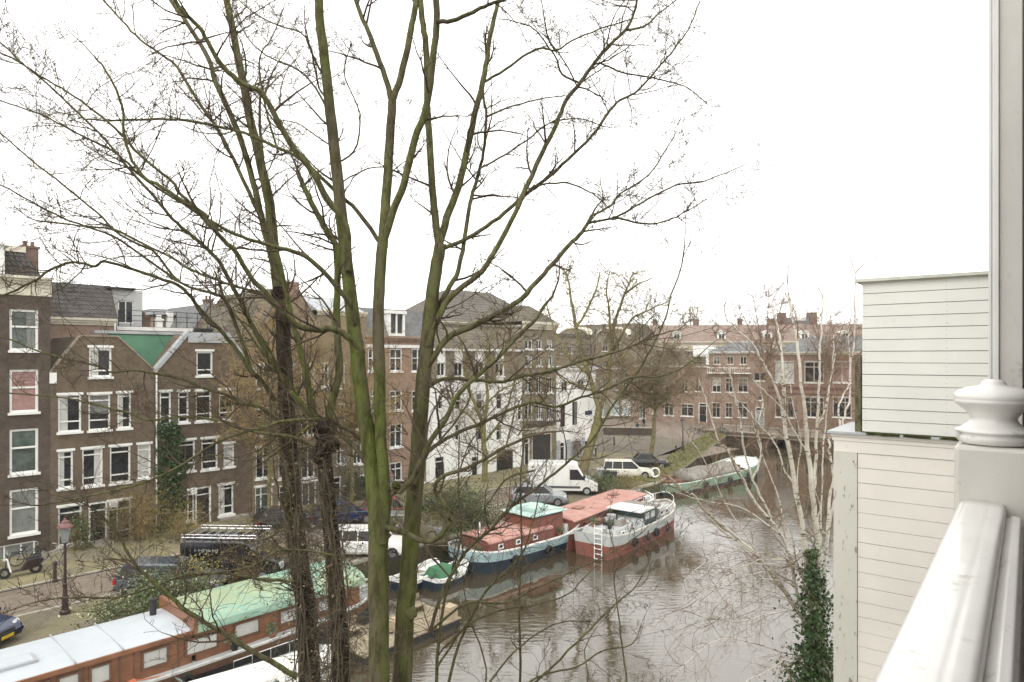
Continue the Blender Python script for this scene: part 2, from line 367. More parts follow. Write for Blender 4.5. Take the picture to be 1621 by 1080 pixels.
        if garage:
            n = 5
            for k in range(n): zz0 = z0+(top-z0)*k/n; g.box(s0+ft, s1-ft, .08, .12, zz0+.01, zz0+(top-z0)/n-.01)
            g.box(s0+ft, s1-ft, .122, .15, z0, top)
        else:
            g.box(s0+ft, s1-ft, .09, .14, z0, top); g.box(s0+ft+.15, s1-ft-.15, .07, .088, z0+.25, z0+(top-z0)*.42); g.box(s0+ft+.15, s1-ft-.15, .07, .088, z0+(top-z0)*.5, top-.2)
        g.build('door_leaf', mat or M_BLACKP, o)
        if not garage:
            if lights: g = MB(); g.box(s0+ft, s1-ft, .10, .13, zt, z1-ft); g.build('pane', M_GLASS, o)
            g = MB(); g.box(s0+ft+.06, s0+ft+.1, .04, .088, z0+1.0, z0+1.18); g.box(s0+ft+.25, s1-ft-.25, .055, .069, z0+(top-z0)*.455, z0+(top-z0)*.475); g.build('handle', M_CHROME, o)
        return o
    def part(h, name, mat, *boxes, bevel=0):
        mb = MB()
        for b in boxes: mb.box(*b)
        return mb.build(name, mat, h.root, bevel=bevel)
    def cornice(h, a, b, z0, z1, mat=None, out=.35, steps=3):
        mb = MB()
        for k in range(steps): o = out*(k+1)/steps; mb.box(a-(.0 if k < steps-1 else .06), b+(.0 if k < steps-1 else .06), -o, .0, z0+(z1-z0)*k/steps, z0+(z1-z0)*(k+1)/steps)
        return mb.build('cornice', mat or M_CREAM, h.root)
    def chimney(h, s, y, z0, z1, w=.6, d=.8, mat=None, parent=None):
        mb = MB(); mb.box(s-w/2, s+w/2, y-d/2, y+d/2, z0, z1); mb.box(s-w/2-.07, s+w/2+.07, y-d/2-.07, y+d/2+.07, z1, z1+.12)
        for k in (-.18, .18): mb.tube([(s+k*w*1.3, y, z1+.12), (s+k*w*1.3, y, z1+.42)], .1, 8)
        return mb.build('chimney', mat or M_CHIM, parent or h.root)
def roof_slab(mb, a, b, y0, y1, th=.12, over=.0):     # slab over a slanted outline edge a->b, running back in y
    d = Vector((b[0]-a[0], 0, b[1]-a[1])); n = Vector((-d.z, 0, d.x)).normalized()
    if n.z < 0: n = -n
    A = Vector((a[0], 0, a[1])); B = Vector((b[0], 0, b[1])); n *= th
    mb.loft([[A+Vector((0,y,0)), B+Vector((0,y,0)), B+Vector((0,y,0))+n, A+Vector((0,y,0))+n] for y in (y0, y1)])
M_BR_DARK = bricks('dark_brown_brick', (.105, .078, .058), (.14, .10, .075), (.10, .09, .08), stain=(.7, .68, .66))
M_BR_GREY = bricks('grey_brown_brick', (.145, .108, .076), (.175, .13, .092), (.15, .125, .095), stain=(.82, .8, .78))
M_BR_OCH = bricks('ochre_brick', (.27, .195, .12), (.33, .24, .155), (.27, .23, .17), stain=(.75, .72, .68))
M_BR_STONE = bricks('greyed_brick', (.26, .22, .165), (.30, .255, .19), (.26, .23, .18), stain=(.75, .72, .66))
M_BR_ORA = bricks('orange_brick', (.33, .22, .15), (.385, .26, .185), (.28, .22, .18), stain=(.8, .76, .72))
M_BR_RED = bricks('red_brick', (.29, .185, .135), (.35, .225, .165), (.24, .19, .16), stain=(.78, .74, .72))
M_CHIM = bricks('sooty_brick', (.20, .125, .095), (.25, .155, .12), (.18, .15, .13), stain=(.6, .58, .55))
M_BR_PINK = bricks('pinkish_brick', (.32, .225, .165), (.40, .28, .21), (.28, .23, .2), stain=(.8, .76, .74))
M_PLASTER = plain('white_plaster', (.86, .86, .83), .8, .10, .5, bmp=.05)
M_SLATE = bricks('slate_tiles', (.19, .195, .20), (.235, .24, .245), (.12, .12, .12), .2, .16, .012, stain=(.75, .75, .75))
M_TILE = bricks('grey_roof_tiles', (.085, .078, .075), (.115, .105, .10), (.04, .038, .036), .24, .3, .035, stain=(.8, .78, .75))
M_TILEB = bricks('brown_roof_tiles', (.18, .155, .12), (.22, .185, .145), (.10, .09, .075), .24, .3, .03, moss=((.13, .12, .06), .5, .5, .7))
M_TILER = bricks('red_roof_tiles', (.27, .21, .175), (.31, .235, .195), (.25, .19, .165), .24, .3, .03, stain=(.82, .8, .78))
M_GREENR = plain('green_roofing', (.062, .165, .098), .8, .3, .6, bmp=.05)
M_ZINC = plain('zinc_sheet', (.40, .42, .43), .55, .25, 1)
M_LEAD = plain('lead_flashing', (.36, .38, .41), .55, .3, 1.5)
M_BITU = plain('flat_roof_felt', (.30, .30, .29), .9, .3, .5)
FQ = Fac(QN*43.5, QD)

# H1 far-left dark house
h = House('dark_brick_house', 'tall dark brick house with cream cornice and tiled attic, far left of the row', FQ, -150, 11)
for y0, y1, c in ((490, 555, 2), (585, 653, 5), (679, 750, 0), (774, 846, 3)):
    h.win(15, y0, 61, y1, ((), (.42,)), fr=.12, curt=c, head=0, glass=M_GLASSG, cmat=M_CURTG); h.win(-62, y0+6 if y0 > 565 else y0-5, -14, y1+9, ((), (.42,)), fr=.12, curt=0, head=0)
h.win(-20, 862, 56, 892, ((.35, .7), ()), fr=.08, curt=3, cmat=M_CURTG, head=0, sill=False)
x1 = h.P(80, 500)[0]; ze = h.P(80, 470)[1]; zc = h.P(80, 441)[1]; xa = h.P(-150, 500)[0]
h.wall([(0, 0), (x1, 0), (x1, zc), (0, zc)], M_BR_DARK)
h.part('frieze', M_CREAM, (0, x1+.05, -.06, -.001, ze, h.P(80, 452)[1]))
h.cornice(0, x1, h.P(80, 452)[1], zc, steps=3, out=.5)
zt = h.P(45, 396)[1]+.3; mb = MB(); a = x1-.5
mb.loft([[(0, .6, zc), (a+.3, .6, zc), (a+.3, 8, zc), (0, 8, zc)], [(0, 1.6, zt), (a-.5, 1.6, zt), (a-.5, 7, zt), (0, 7, zt)]])
rf = mb.build('roof', M_TILE, h.root)
mb = MB(); mb.box(0, a-.35, 1.35, 1.7, zt-.28, zt+.04); mb.build('eaves_board', M_CREAM, rf)
s8 = h.P(8, 430)[0]; s_8 = s8-2.2
mb = MB(); mb.box(s_8, s8, .1, 2.6, zc, h.P(0, 388)[1]); mb.prism_y([(s_8-.2, h.P(0, 388)[1]), (s8+.25, h.P(0, 388)[1]), ((s_8+s8)/2, h.P(0, 372)[1])], -.05, 2.6); mb.build('dormer', M_WHITE, rf)
h.chimney(h.P(52, 400)[0]+.25, 2.2, zc, h.P(50, 386)[1], .75, .9, parent=rf)

# H2
h = House('gabled_brick_house', 'grey-brown gable house with a white-framed attic window, beside the far-left dark house', FQ, 80, 9)
h.win(141, 550, 177, 597, ((), (.08, .78)), fr=.1)
for x0, y0, x1_, y1, c in ((92, 625, 129, 684, 1), (140, 624, 175, 681, 0), (186, 622, 208, 678, 1)): h.win(x0, y0, x1_, y1, ((), (.1, .72)) if x0 != 140 else ((), (.18, .72)), curt=c)
for x0, y0, x1_, y1, c in ((92, 714, 116, 773, 1), (130, 710, 163, 769, 0), (174, 706, 207, 764, 0), (218, 703, 239, 757, 3)): h.win(x0, y0, x1_, y1, ((), (.17, .78)), curt=c)
h.win(92, 801, 130, 862, ((), (.18, .72)), curt=0); h.door(140, 795, 170, 874); h.win(171, 792, 208, 856, ((.42,), (.22, .76)), curt=0)
Wd = h.P(245.5, 600)[0]; zs = h.P(85, 590)[1]; zp = h.P(150, 533)[1]
ol = [(0, 0), (Wd, 0), (Wd, zs), (h.P(186, 540)[0], zp), (h.P(128, 540)[0], zp), (0, zs)]
h.wall(ol, M_BR_GREY)
mb = MB(); cap = plain('parapet_stone', (.29, .245, .185), .85, .3)
for a, b in ((ol[2], ol[3]), (ol[3], ol[4]), (ol[4], ol[5])): roof_slab(mb, a, b, -.05, .4, .08)
mb.build('parapet', cap, h.root)
mb = MB(); roof_slab(mb, (ol[2][0], zs-.25), (ol[3][0], zp-.25), .4, 9); roof_slab(mb, (ol[4][0], zp-.25), (0, zs-.25), .4, 9); roof_slab(mb, (ol[3][0]+.1, zp-.25), (ol[4][0]-.1, zp-.25), .4, 9); mb.build('roof', M_BITU, h.root)
h.part('gutter_block', M_WHITE, (-.05, .28, -.05, -.001, h.P(85, 597)[1]-.35, h.P(85, 590)[1]))
h.part('canopy_lamp', M_WHITE, (h.P(172, 800)[0], h.P(184, 800)[0], -.35, -.055, h.P(178, 802)[1], h.P(178, 791)[1]))
mb = MB(); mb.tube([(Wd+.05, -.1, .2), (Wd+.05, -.1, zs)], .05, 8); mb.build('downpipe', M_WHITE, h.root)
mb = MB(); mb.box(h.P(139, 860)[0], h.P(171, 860)[0], -1.1, 0, 0, .22); mb.build('doorstep', M_KERB, h.root)
# the green roof in the valley between the two gables
x_a, x_b = ol[3][0]+.3, h.P(292, 538)[0]; zg = h.P(245, 538)[1]; mb = MB()
mb.loft([[(x_a, 2.6, zg+.4), (x_b+.5, 2.6, zg+.4), (x_b+.5, 2.75, zg+.4), (x_a, 2.75, zg+.4)][::1], [(x_a, .6, zs-1.6), (x_b+.5, .6, zs-1.6), (x_b+.5, .75, zs-1.6), (x_a, .75, zs-1.6)]])
mb.build('green_roof', M_GREENR, h.root)
mb = MB(); mb.box(x_a-.8, x_b+1.4, 2.5, 3.2, zg+.4, zg+.58); mb.build('roof_edge', M_ZINC, h.root)
# H3
h = House('ivy_house', 'grey-brown gable house with ivy on its left edge and a grey parapet', FQ, 246.5, 9)
h.win(311, 556, 337, 595, ((), (.06, .76)), fr=.1)
for x0, y0, x1_, y1, c in ((253, 620, 271, 672, 0), (282, 620, 299, 669, 0), (310, 619, 335, 667, 0), (347, 617, 371, 665, 0)): h.win(x0, y0, x1_, y1, ((), (.18, .75)), curt=c)
for x0, y0, x1_, y1, c in ((283, 697, 309, 746, 0), (319, 694, 345, 743, 0), (354, 702, 371, 739, 3)): h.win(x0, y0, x1_, y1, ((), (.16, .75)), curt=c)
h.win(284, 777, 308, 826, ((.6,), (.15, .7)), curt=0); h.door(309, 771, 334, 836); h.win(346, 767, 370, 815, ((), (.14, .72)), curt=0)
Wd = h.P(399.5, 600)[0]; zs = h.P(255, 590)[1]; zp = h.P(320, 529)[1]
ol = [(0, 0), (Wd, 0), (Wd, zs), (h.P(358, 530)[0], zp), (h.P(300, 530)[0], zp), (0, zs)]
h.wall(ol, M_BR_GREY)
mb = MB()
for a, b in ((ol[2], ol[3]), (ol[4], ol[5])): roof_slab(mb, a, b, -.08, .5, .2)
mb.box(ol[4][0]-.1, ol[3][0]+.1, -.09, .5, zp-.55, zp+.1); mb.build('parapet', M_ZINC, h.root)
mb = MB(); roof_slab(mb, (ol[2][0], zs-.25), (ol[3][0], zp-.25), .5, 9); roof_slab(mb, (ol[4][0], zp-.25), (0, zs-.25), .5, 9); roof_slab(mb, (ol[3][0]+.1, zp-.25), (ol[4][0]-.1, zp-.25), .5, 9); mb.build('roof', M_BITU, h.root)
h.part('canopy_lamp', M_WHITE, (h.P(300, 780)[0], h.P(309, 780)[0], -.3, -.055, h.P(305, 782)[1], h.P(305, 772)[1]))
h.part('brick_planter', plain('render_grey', (.34, .31, .26), .8), (h.P(346, 830)[0], h.P(396, 830)[0], -.5, 0, .1, h.P(346, 820)[1]))
# H4
h = House('wide_gable_brick_house', 'brown brick house with a broad stepped gable and tall white-framed shopfront', FQ, 400, 10)
for x0, x1_ in ((405, 430), (441, 465), (477, 499)):
    h.win(x0, 577, x1_, 615, ((.5,), ()), curt=0); h.win(x0, 648, x1_, 690, ((.5,), (.3,)), curt=0); h.win(x0, 708, x1_, 757, ((.5,), ()), curt=0)
h.win(404, 770, 432, 834, ((.35,), (.2,)), glass=M_GLASSG, sill=False); h.win(478, 763, 501, 813, ((.5,), ()), glass=M_GLASSG)
h.door(441, 768, 462, 825)
Wd = h.P(502, 600)[0]; zs = h.P(400, 540)[1]; ze = h.P(500, 512)[1]
ol = [(0, 0), (Wd, 0), (Wd, ze), (h.P(470, 458)[0], h.P(470, 458)[1]), (h.P(452, 458)[0], h.P(470, 458)[1]), (0, zs)]
h.wall(ol, M_BR_OCH)
mb = MB()
for a, b in ((ol[2], ol[3]), (ol[4], ol[5])): roof_slab(mb, a, b, .0, 10, .15)
mb.build('roof', M_TILEB, h.root)
h.part('gable_top', M_BR_RED, (ol[4][0]-.15, ol[3][0]+.15, -.05, .5, ol[3][1]-.6, ol[3][1]+.5))
# H5
h = House('arched_window_house', 'narrow weathered brick house with arched windows, left of the orange brick house', FQ, 502.5, 10)
for x0, x1_ in ((508, 521), (533, 547), (559, 573)):
    h.win(x0, 575, x1_, 614, ((.5,), (.4,)), fr=.1, head=.05); h.win(x0, 640, x1_, 680, ((.5,), (.4,)), fr=.1, head=.05); h.win(x0, 700, x1_, 735, ((.5,), (.4,)), fr=.1, head=.05)
h.door(520, 755, 540, 805); h.win(556, 755, 574, 790, ((.5,), ()))
Wd = h.P(578, 600)[0]; zt = h.P(540, 500)[1]
h.wall([(0, 0), (Wd, 0), (Wd, zt), (0, zt)], M_BR_STONE); h.cornice(0, Wd, zt, zt+.35, M_CREAM, .3)
mb = MB(); mb.loft([[(0, 0, zt+.35), (Wd, 0, zt+.35), (Wd, 10, zt+.35), (0, 10, zt+.35)], [(0.2, 3, zt+1.6), (Wd-.2, 3, zt+1.6), (Wd-.2, 7, zt+1.6), (.2, 7, zt+1.6)]]); mb.build('roof', M_ZINC, h.root)
# H6
h = House('orange_brick_house', 'orange brick house with slate mansard roof and a white dormer', FQ, 578.5, 10)
for x0, x1_ in ((583, 598), (617, 637), (652, 672)):
    h.win(x0, 552, x1_, 588, ((.5,), (.42,)), fr=.1, head=0); h.win(x0, 618, x1_, 650, ((.5,), (.3,)), fr=.1, head=0); h.win(x0, 671, x1_, 708, ((.5,), (.35,)), fr=.1, head=0)
h.win(617, 732, 637, 762, ((.5,), (.35,)), fr=.1, head=0); h.door(583, 728, 598, 772, plain('dark_green_paint', (.02, .04, .03), .4)); h.win(650, 727, 672, 765, ((.5,), (.25,)))
Wd = h.P(679.5, 600)[0]; zt = h.P(630, 541)[1]; zm = h.P(630, 489)[1]
h.wall([(0, 0), (Wd, 0), (Wd, zt), (0, zt)], M_BR_ORA)
h.part('string_course', M_WHITE, (0, Wd, -.09, -.001, h.P(630, 546)[1]-.25, h.P(630, 546)[1])); h.cornice(0, Wd, zt, zt+.4, M_BR_ORA, .35)
mb = MB(); mb.loft([[(0, 0, zt+.4), (Wd, 0, zt+.4), (Wd, 10, zt+.4), (0, 10, zt+.4)], [(0, .9, zm), (Wd, .9, zm), (Wd, 9, zm), (0, 9, zm)]]); rf = mb.build('roof', M_SLATE, h.root)
d0, d1 = h.P(615, 510)[0], h.P(641, 510)[0]; zd = h.P(628, 497)[1]
mb = MB(); mb.box(d0, d0+.22, -.02, 1.2, zt+.45, zd); mb.box(d1-.22, d1, -.02, 1.2, zt+.45, zd); mb.box(d0-.1, d1+.1, -.12, 1.2, zd, zd+.25); mb.box(d0+.22, d1-.22, -.02, .3, zt+.45, zt+.65); mb.box((d0+d1)/2-.06, (d0+d1)/2+.06, 0, .2, zt+.65, zd); dm = mb.build('dormer', M_WHITE, rf)
mb = MB(); mb.box(d0+.22, d1-.22, .12, .3, zt+.65, zd); o = mb.build('window', M_GLASS, h.root)
h.part('pilaster', M_WHITE, (Wd-.35, Wd, -.07, -.001, .2, zt-.3))
# H7 white house
h = House('white_plaster_house', 'wide white plastered house with brown tiled roof, behind the bare street tree', FQ, 680, 10)
for x0, x1_ in ((694, 702), (721, 730), (754, 764), (786, 795)):
    h.win(x0, 623+ (3 if x0 < 730 else 0), x1_, 648, ((), (.4,)), fr=.07, head=0, frame=M_WHITE); h.win(x0, 672, x1_, 697, ((), (.4,)), fr=.07, head=0)
    h.win(x0-2, 574, x1_+3, 596, ((.5,), ()), fr=.1, head=.05)
for x0, x1_ in ((688, 704), (746, 757)): h.door(x0, 722, x1_, 757)
h.door(786, 713, 812, 745, garage=1, frame=plain('dark_frame', (.1, .09, .08), .6)); h.win(820, 640, 826, 665, ((), (.4,)), fr=.06, head=0)
Wd = h.P(826.5, 600)[0]; zt = h.P(750, 556)[1]; zr = h.P(750, 517)[1]
h.wall([(0, 0), (Wd, 0), (Wd, zt), (0, zt)], M_PLASTER)
zz = h.P(750, 604)[1]; h.part('upper_brickwork', M_BR_STONE, *[(a, b, -.04, -.001, zz, zt) for a, b in zip([0]+[q[1] for q in sorted(q for q in h.holes if q[3] > zz+.2)], [q[0] for q in sorted(q for q in h.holes if q[3] > zz+.2)]+[Wd])])
h.part('cornice', M_WHITE, (0, Wd, -.25, 0, zt, zt+.2))
mb = MB(); mb.loft([[(0, -.1, zt+.2), (Wd, -.1, zt+.2), (Wd, 10, zt+.2), (0, 10, zt+.2)], [(1.0, 3.2, zr), (Wd-3.2, 3.2, zr), (Wd-3.2, 6, zr), (1.0, 6, zr)]]); mb.build('roof', M_TILEB, h.root)
# H8 behind: big hip roof
FB = Fac(QN*55, QD)
h = House('hip_roofed_house', 'large brick house with a steep hipped slate roof rising over the white plastered house', FB, 700, 12)
Wd = h.P(872, 520)[0]; zt = h.P(786, 513)[1]
h.wall([(0, 0), (Wd, 0), (Wd, zt), (0, zt)], M_BR_STONE); h.cornice(0, Wd, zt-.3, zt, M_CREAM, .4)
zr = h.P(786, 456)[1]; mb = MB(); mb.loft([[(0, -.2, zt), (Wd, -.2, zt), (Wd, 12, zt), (0, 12, zt)], [(h.P(752, 456)[0]+1.2, 5, zr), (h.P(826, 456)[0]-.4, 5, zr), (h.P(826, 456)[0]-.4, 7, zr), (h.P(752, 456)[0]+1.2, 7, zr)]]); mb.build('roof', bricks('taupe_roof_tiles', (.17, .155, .135), (.215, .195, .17), (.09, .08, .07), .3, .34, .04, stain=(.75, .73, .7)), h.root)
# H8 front
h = House('tall_brown_house', 'tall brown brick house with cream cornice, small balcony and dark garage door', FQ, 827, 10)
for x0, x1_ in ((831, 843), (849, 858), (866, 875)):
    h.win(x0, 538, x1_, 553, ((.5,), ()), fr=.09, head=0); h.win(x0, 563, x1_, 580, ((.5,), ()), fr=.09, head=0); h.win(x0, 597, x1_, 622, ((.5,), (.3,)), fr=.09, head=0); h.win(x0, 640, x1_, 664, ((.5,), ()), fr=.09, head=0)
h.door(842, 687, 873, 729, garage=1, frame=M_CREAM, mat=plain('charcoal_paint', (.03, .03, .034), .5)); h.door(830, 694, 838, 735)
Wd = h.P(880.5, 600)[0]; zt = h.P(855, 522)[1]
h.wall([(0, 0), (Wd, 0), (Wd, zt), (0, zt)], M_BR_STONE); h.cornice(0, Wd, zt, zt+.75, M_CREAM, .5)
mb = MB(); mb.loft([[(0, -.3, zt+.75), (Wd, -.3, zt+.75), (Wd, 8, zt+.75), (0, 8, zt+.75)], [(Wd*.3, 1.5, h.P(850, 483)[1]), (Wd*.55, 1.5, h.P(850, 483)[1]), (Wd*.55, 6, h.P(850, 483)[1]), (Wd*.3, 6, h.P(850, 483)[1])]]); mb.build('roof', M_TILEB, h.root)
zb = h.P(850, 668)[1]; h.part('lintel_band', M_CREAM, (0, Wd, -.08, -.001, h.P(855, 684)[1], h.P(855, 676)[1]))
mb = MB(); mb.box(.2, Wd-.2, -.9, 0, zb-.12, zb)
for k in range(16): mb.box(.22+k*(Wd-.5)/15, .26+k*(Wd-.5)/15, -.88, -.84, zb, zb+1)
mb.box(.2, Wd-.2, -.9, -.83, zb+1, zb+1.05); mb.build('balcony', plain('balcony_iron', (.10, .07, .06), .6), h.root)
# H9
h = House('white_corner_house', 'white corner house with grey plinth and narrow dark windows at the end of the row', FQ, 881, 9)
for x0, x1_, a, b in ((887, 895, 641, 676), (906, 914, 636, 673)): h.win(x0, a, x1_, b, ((.5,), (.3,)), fr=.06, head=0, frame=plain('brown_frame', (.12, .08, .06), .6))
h.win(889, 604, 899, 620, ((.5,), ()), fr=.07, head=0); h.win(915, 602, 925, 617, ((.5,), ()), fr=.07, head=0)
h.door(886, 700, 894, 731); h.door(903, 698, 920, 722, garage=1, frame=M_ZINC, mat=M_ZINC); h.win(926, 697, 934, 710, ((), ()), head=0)
Wd = h.P(943, 600)[0]; zt = h.P(912, 588)[1]
h.wall([(0, 0), (Wd, 0), (Wd, zt), (0, zt)], M_PLASTER)
h.cornice(0, Wd, zt, zt+.35, M_WHITE, .3); zp = h.P(885, 698)[1]
[h.part('plinth', plain('grey_plinth', (.42, .44, .46), .7), (a, b, -.05, -.001, .05, zp)) for a, b in ((0, h.P(885.6, 700)[0]), (h.P(894.6, 700)[0], h.P(902.5, 700)[0]), (h.P(920.5, 700)[0], h.P(925.5, 700)[0]), (h.P(934.5, 700)[0], Wd))]
h.part('roof', M_ZINC, (0, Wd, -.3, 9, zt+.35, zt+.5))
mb = MB(); mb.box(h.P(926, 650)[0], h.P(937, 650)[0], -.03, -.001, h.P(930, 657)[1], h.P(930, 650.5)[1]); mb.build('street_sign', plain('sign_blue', (.03, .04, .09), .5), h.root)
# behind the corner, across the side street
DEF_FRAME[0] = plain('far_cream_frame', (.50, .47, .40), .7, .15, 2)
FD = Fac(G(985, 664), BR)
h = House('arched_gable_house', 'cream house with two round-arched roof gables, behind the large mossy street tree', Fac(G(985, 664)+BI*6, BR), 880, 12)
for x0 in (892, 911, 953, 972): h.win(x0, 540, x0+9, 556, ((.5,), ()), fr=.1, head=0); h.win(x0, 575, x0+9, 592, ((.5,), ()), fr=.1, head=0); h.win(x0, 605, x0+9, 625, ((.5,), ()), fr=.1, head=0)
Wd = h.P(996, 600)[0]; zt = h.P(940, 534)[1]
h.wall([(0, 0), (Wd, 0), (Wd, zt), (0, zt)], M_BR_STONE)
for a, b in ((884, 932), (944, 994)):
    s0, s1 = h.P(a, 530)[0], h.P(b, 530)[0]; cxx = (s0+s1)/2; r = (s1-s0)/2; hh = h.P((a+b)/2, 520)[1]-zt; N = 12
    arc = [(cxx-r*math.cos(math.pi*k/N), zt+hh*math.sin(math.pi*k/N)) for k in range(N+1)]
    mb = MB(); mb.prism_y(arc, 0, .3); mb.build('arched_gable', M_BR_STONE, h.root)
    mb = MB()
    for (xa, za), (xb, zb_) in zip(arc, arc[1:]): mb.quad((xa, -.15, za), (xb, -.15, zb_), (xb, -.15, zb_+.3), (xa, -.15, za+.3)); mb.quad((xa, -.15, za+.3), (xb, -.15, zb_+.3), (xb, 7, zb_+.3), (xa, 7, za+.3)); mb.quad((xa, -.15, za), (xb, -.15, zb_), (xb, .3, zb_), (xa, .3, za))
    mb.build('arch_moulding', M_CREAM, h.root)
mb = MB(); mb.loft([[(0, .5, zt), (Wd, .5, zt), (Wd, 12, zt), (0, 12, zt)], [(2, 4, h.P(940, 512)[1]), (Wd-1, 4, h.P(940, 512)[1]), (Wd-1, 9, h.P(940, 512)[1]), (2, 9, h.P(940, 512)[1])]]); mb.build('roof', M_TILEB, h.root)
h = House('shopfront_house', 'low house with pale green and white shop windows behind the street trees', FD, 935, 10)
M_SHOP = plain('shop_window', (.42, .50, .50), .2, .3, .8)
h.win(944, 634, 958, 660, ((.5,), (.25,)), fr=.12, glass=M_SHOP); h.win(966, 634, 980, 657, ((.5,), (.25,)), fr=.12, glass=M_SHOP); h.win(984, 633, 998, 657, ((.5,), (.25,)), fr=.12, glass=M_SHOP)
for x0 in (950, 970, 986): h.win(x0, 600, x0+8, 617, ((.5,), ()), head=0)
Wd = h.P(1000, 600)[0]; zt = h.P(970, 585)[1]; h.wall([(0, 0), (Wd, 0), (Wd, zt), (0, zt)], M_BR_STONE); h.cornice(0, Wd, zt, zt+.3, M_WHITE)
h = House('low_red_brick_house', 'low red brick house with tall white-framed windows, behind the round-crowned tree', FD, 1000.3, 10)
for x0, x1_, a, b in ((1012, 1022, 634, 663), (1033, 1040, 636, 655), (1051, 1066, 639, 658), (1078, 1098, 640, 659)): h.win(x0, a, x1_, b, ((.5,), (.25,)), fr=.12, head=.1)
h.door(1106, 638, 1119, 668)
for x0 in (1008, 1030, 1052, 1078, 1100): h.win(x0, 600, x0+11, 620, ((.5,), (.3,)), fr=.1, head=0)
Wd = h.P(1121.5, 600)[0]; zt = h.P(1060, 582)[1]; h.wall([(0, 0), (Wd, 0), (Wd, zt), (0, zt)], M_BR_PINK); h.cornice(0, Wd, zt, zt+.3, M_CREAM)
mb = MB(); zr = h.P(1060, 556)[1]; mb.loft([[(0, -.1, zt+.3), (Wd, -.1, zt+.3), (Wd, 10, zt+.3), (0, 10, zt+.3)], [(1, 4, zr), (Wd-1, 4, zr), (Wd-1, 7, zr), (1, 7, zr)]]); mb.build('roof', M_TILEB, h.root)
h.part('side_wall', M_PLASTER, (Wd-3.6, Wd-.1, 2.5, 3.5, zt-.5, h.P(1100, 547)[1]), (Wd-.5, Wd-.05, .3, 3.5, zt-.5, h.P(1115, 552)[1]))
h = House('slate_topped_house', 'three-storey pinkish brick house with grey slate top and a white balcony rail', FD, 1122, 10)
for x0, x1_ in ((1129, 1140), (1150, 1161), (1171, 1182)): h.win(x0, 564, x1_, 577, ((.5,), ()), fr=.12, head=0)
for x0, x1_, g_ in ((1127, 1141, M_SHOP), (1148, 1160, M_GLASS), (1168, 1184, M_SHOP)): h.win(x0, 599, x1_, 621, ((.5,), (.3,)), fr=.1, head=.1, glass=g_ if g_ is M_GLASS else None); h.win(x0, 638, x1_-1, 661, ((.5,), (.3,)), fr=.09, head=.1)
h.win(1199, 627, 1208, 634, ((), ()), head=0); h.door(1196, 645, 1210, 675, mat=M_SHOP); h.win(1193, 590, 1214, 603, ((.5,), ()), glass=M_GLASS, head=0)
Wd = h.P(1215, 600)[0]; zt = h.P(1168, 560)[1]; h.wall([(0, 0), (Wd, 0), (Wd, zt), (0, zt)], M_BR_PINK)
zz = h.P(1168, 584)[1]; h.cornice(0, Wd, zt, zt+.3, M_WHITE, .4)
mb = MB(); zr = h.P(1165, 541)[1]; mb.loft([[(0, -.4, zt+.3), (Wd-1.5, -.4, zt+.3), (Wd-1.5, 10, zt+.3), (0, 10, zt+.3)], [(2.2, 4, zr), (Wd*.55, 4, zr), (Wd*.55, 6, zr), (2.2, 6, zr)]]); mb.build('roof', M_SLATE, h.root)
mb = MB(); mb.box(0, Wd*.74, -.7, 0, zz-.75, zz-.6); mb.box(0, Wd*.74, -.7, -.64, zz+.1, zz+.2)
for k in range(20): mb.box(Wd*.74*k/20, Wd*.74*k/20+.05, -.69, -.65, zz-.6, zz+.1)
mb.build('balcony', M_WHITE, h.root)
h = House('hipped_red_brick_house', 'broad red brick house with grey hipped roof and wide windows, facing the bridge', FD, 1215.4, 12)
for (x0, x1_), g_, c in zip(((1227, 1257), (1273, 1304), (1318, 1348)), (M_SHOP, M_GLASS, M_GLASS), (3, 0, 5)):
    h.win(x0, 573, x1_, 606, ((.5,), (.25,)), fr=.14, head=.15, glass=g_, curt=c); h.win(x0, 629, x1_, 661, ((.33, .66), (.25,)), fr=.12, head=.1, curt=0)
h.win(1366, 573, 1396, 606, ((.5,), (.25,)), fr=.14); h.win(1366, 632, 1396, 665, ((.5,), (.25,)), fr=.14)
Wd = h.P(1420, 600)[0]; zt = h.P(1290, 562)[1]; h.wall([(0, 0), (Wd, 0), (Wd, zt), (0, zt)], M_BR_RED); h.cornice(0, Wd, zt, zt+.45, M_CREAM, .5)
h.part('string_course', plain('dark_red_band', (.14, .06, .05), .8), (0, Wd, -.06, -.001, h.P(1290, 618)[1], h.P(1290, 613)[1]), (0, Wd, -.06, -.001, h.P(1290, 626)[1], h.P(1290, 623)[1]))
mb = MB(); zr = h.P(1290, 531)[1]; mb.loft([[(0, -.5, zt+.45), (Wd, -.5, zt+.45), (Wd, 12, zt+.45), (0, 12, zt+.45)], [(5, 4.5, zr), (Wd-5, 4.5, zr), (Wd-5, 7, zr), (5, 7, zr)]]); mb.build('roof', M_SLATE, h.root)
h = House('end_brick_house', 'brown brick house at the right end of the row facing the bridge', FD, 1421, 12)
for x0 in (1436, 1482, 1530, 1580, 1635): h.win(x0, 573, x0+28, 606, ((.5,), (.25,)), fr=.14); h.win(x0, 632, x0+28, 665, ((.5,), (.25,)), fr=.14)
Wd = h.P(1720, 600)[0]; zt = h.P(1500, 556)[1]; h.wall([(0, 0), (Wd, 0), (Wd, zt), (0, zt)], M_BR_STONE); h.cornice(0, Wd, zt, zt+.45, M_CREAM, .5)
mb = MB(); mb.loft([[(0, -.5, zt+.45), (Wd, -.5, zt+.45), (Wd, 12, zt+.45), (0, 12, zt+.45)], [(3, 4.5, zt+3.5), (Wd-3, 4.5, zt+3.5), (Wd-3, 7, zt+3.5), (3, 7, zt+3.5)]]); mb.build('roof', M_TILEB, h.root)
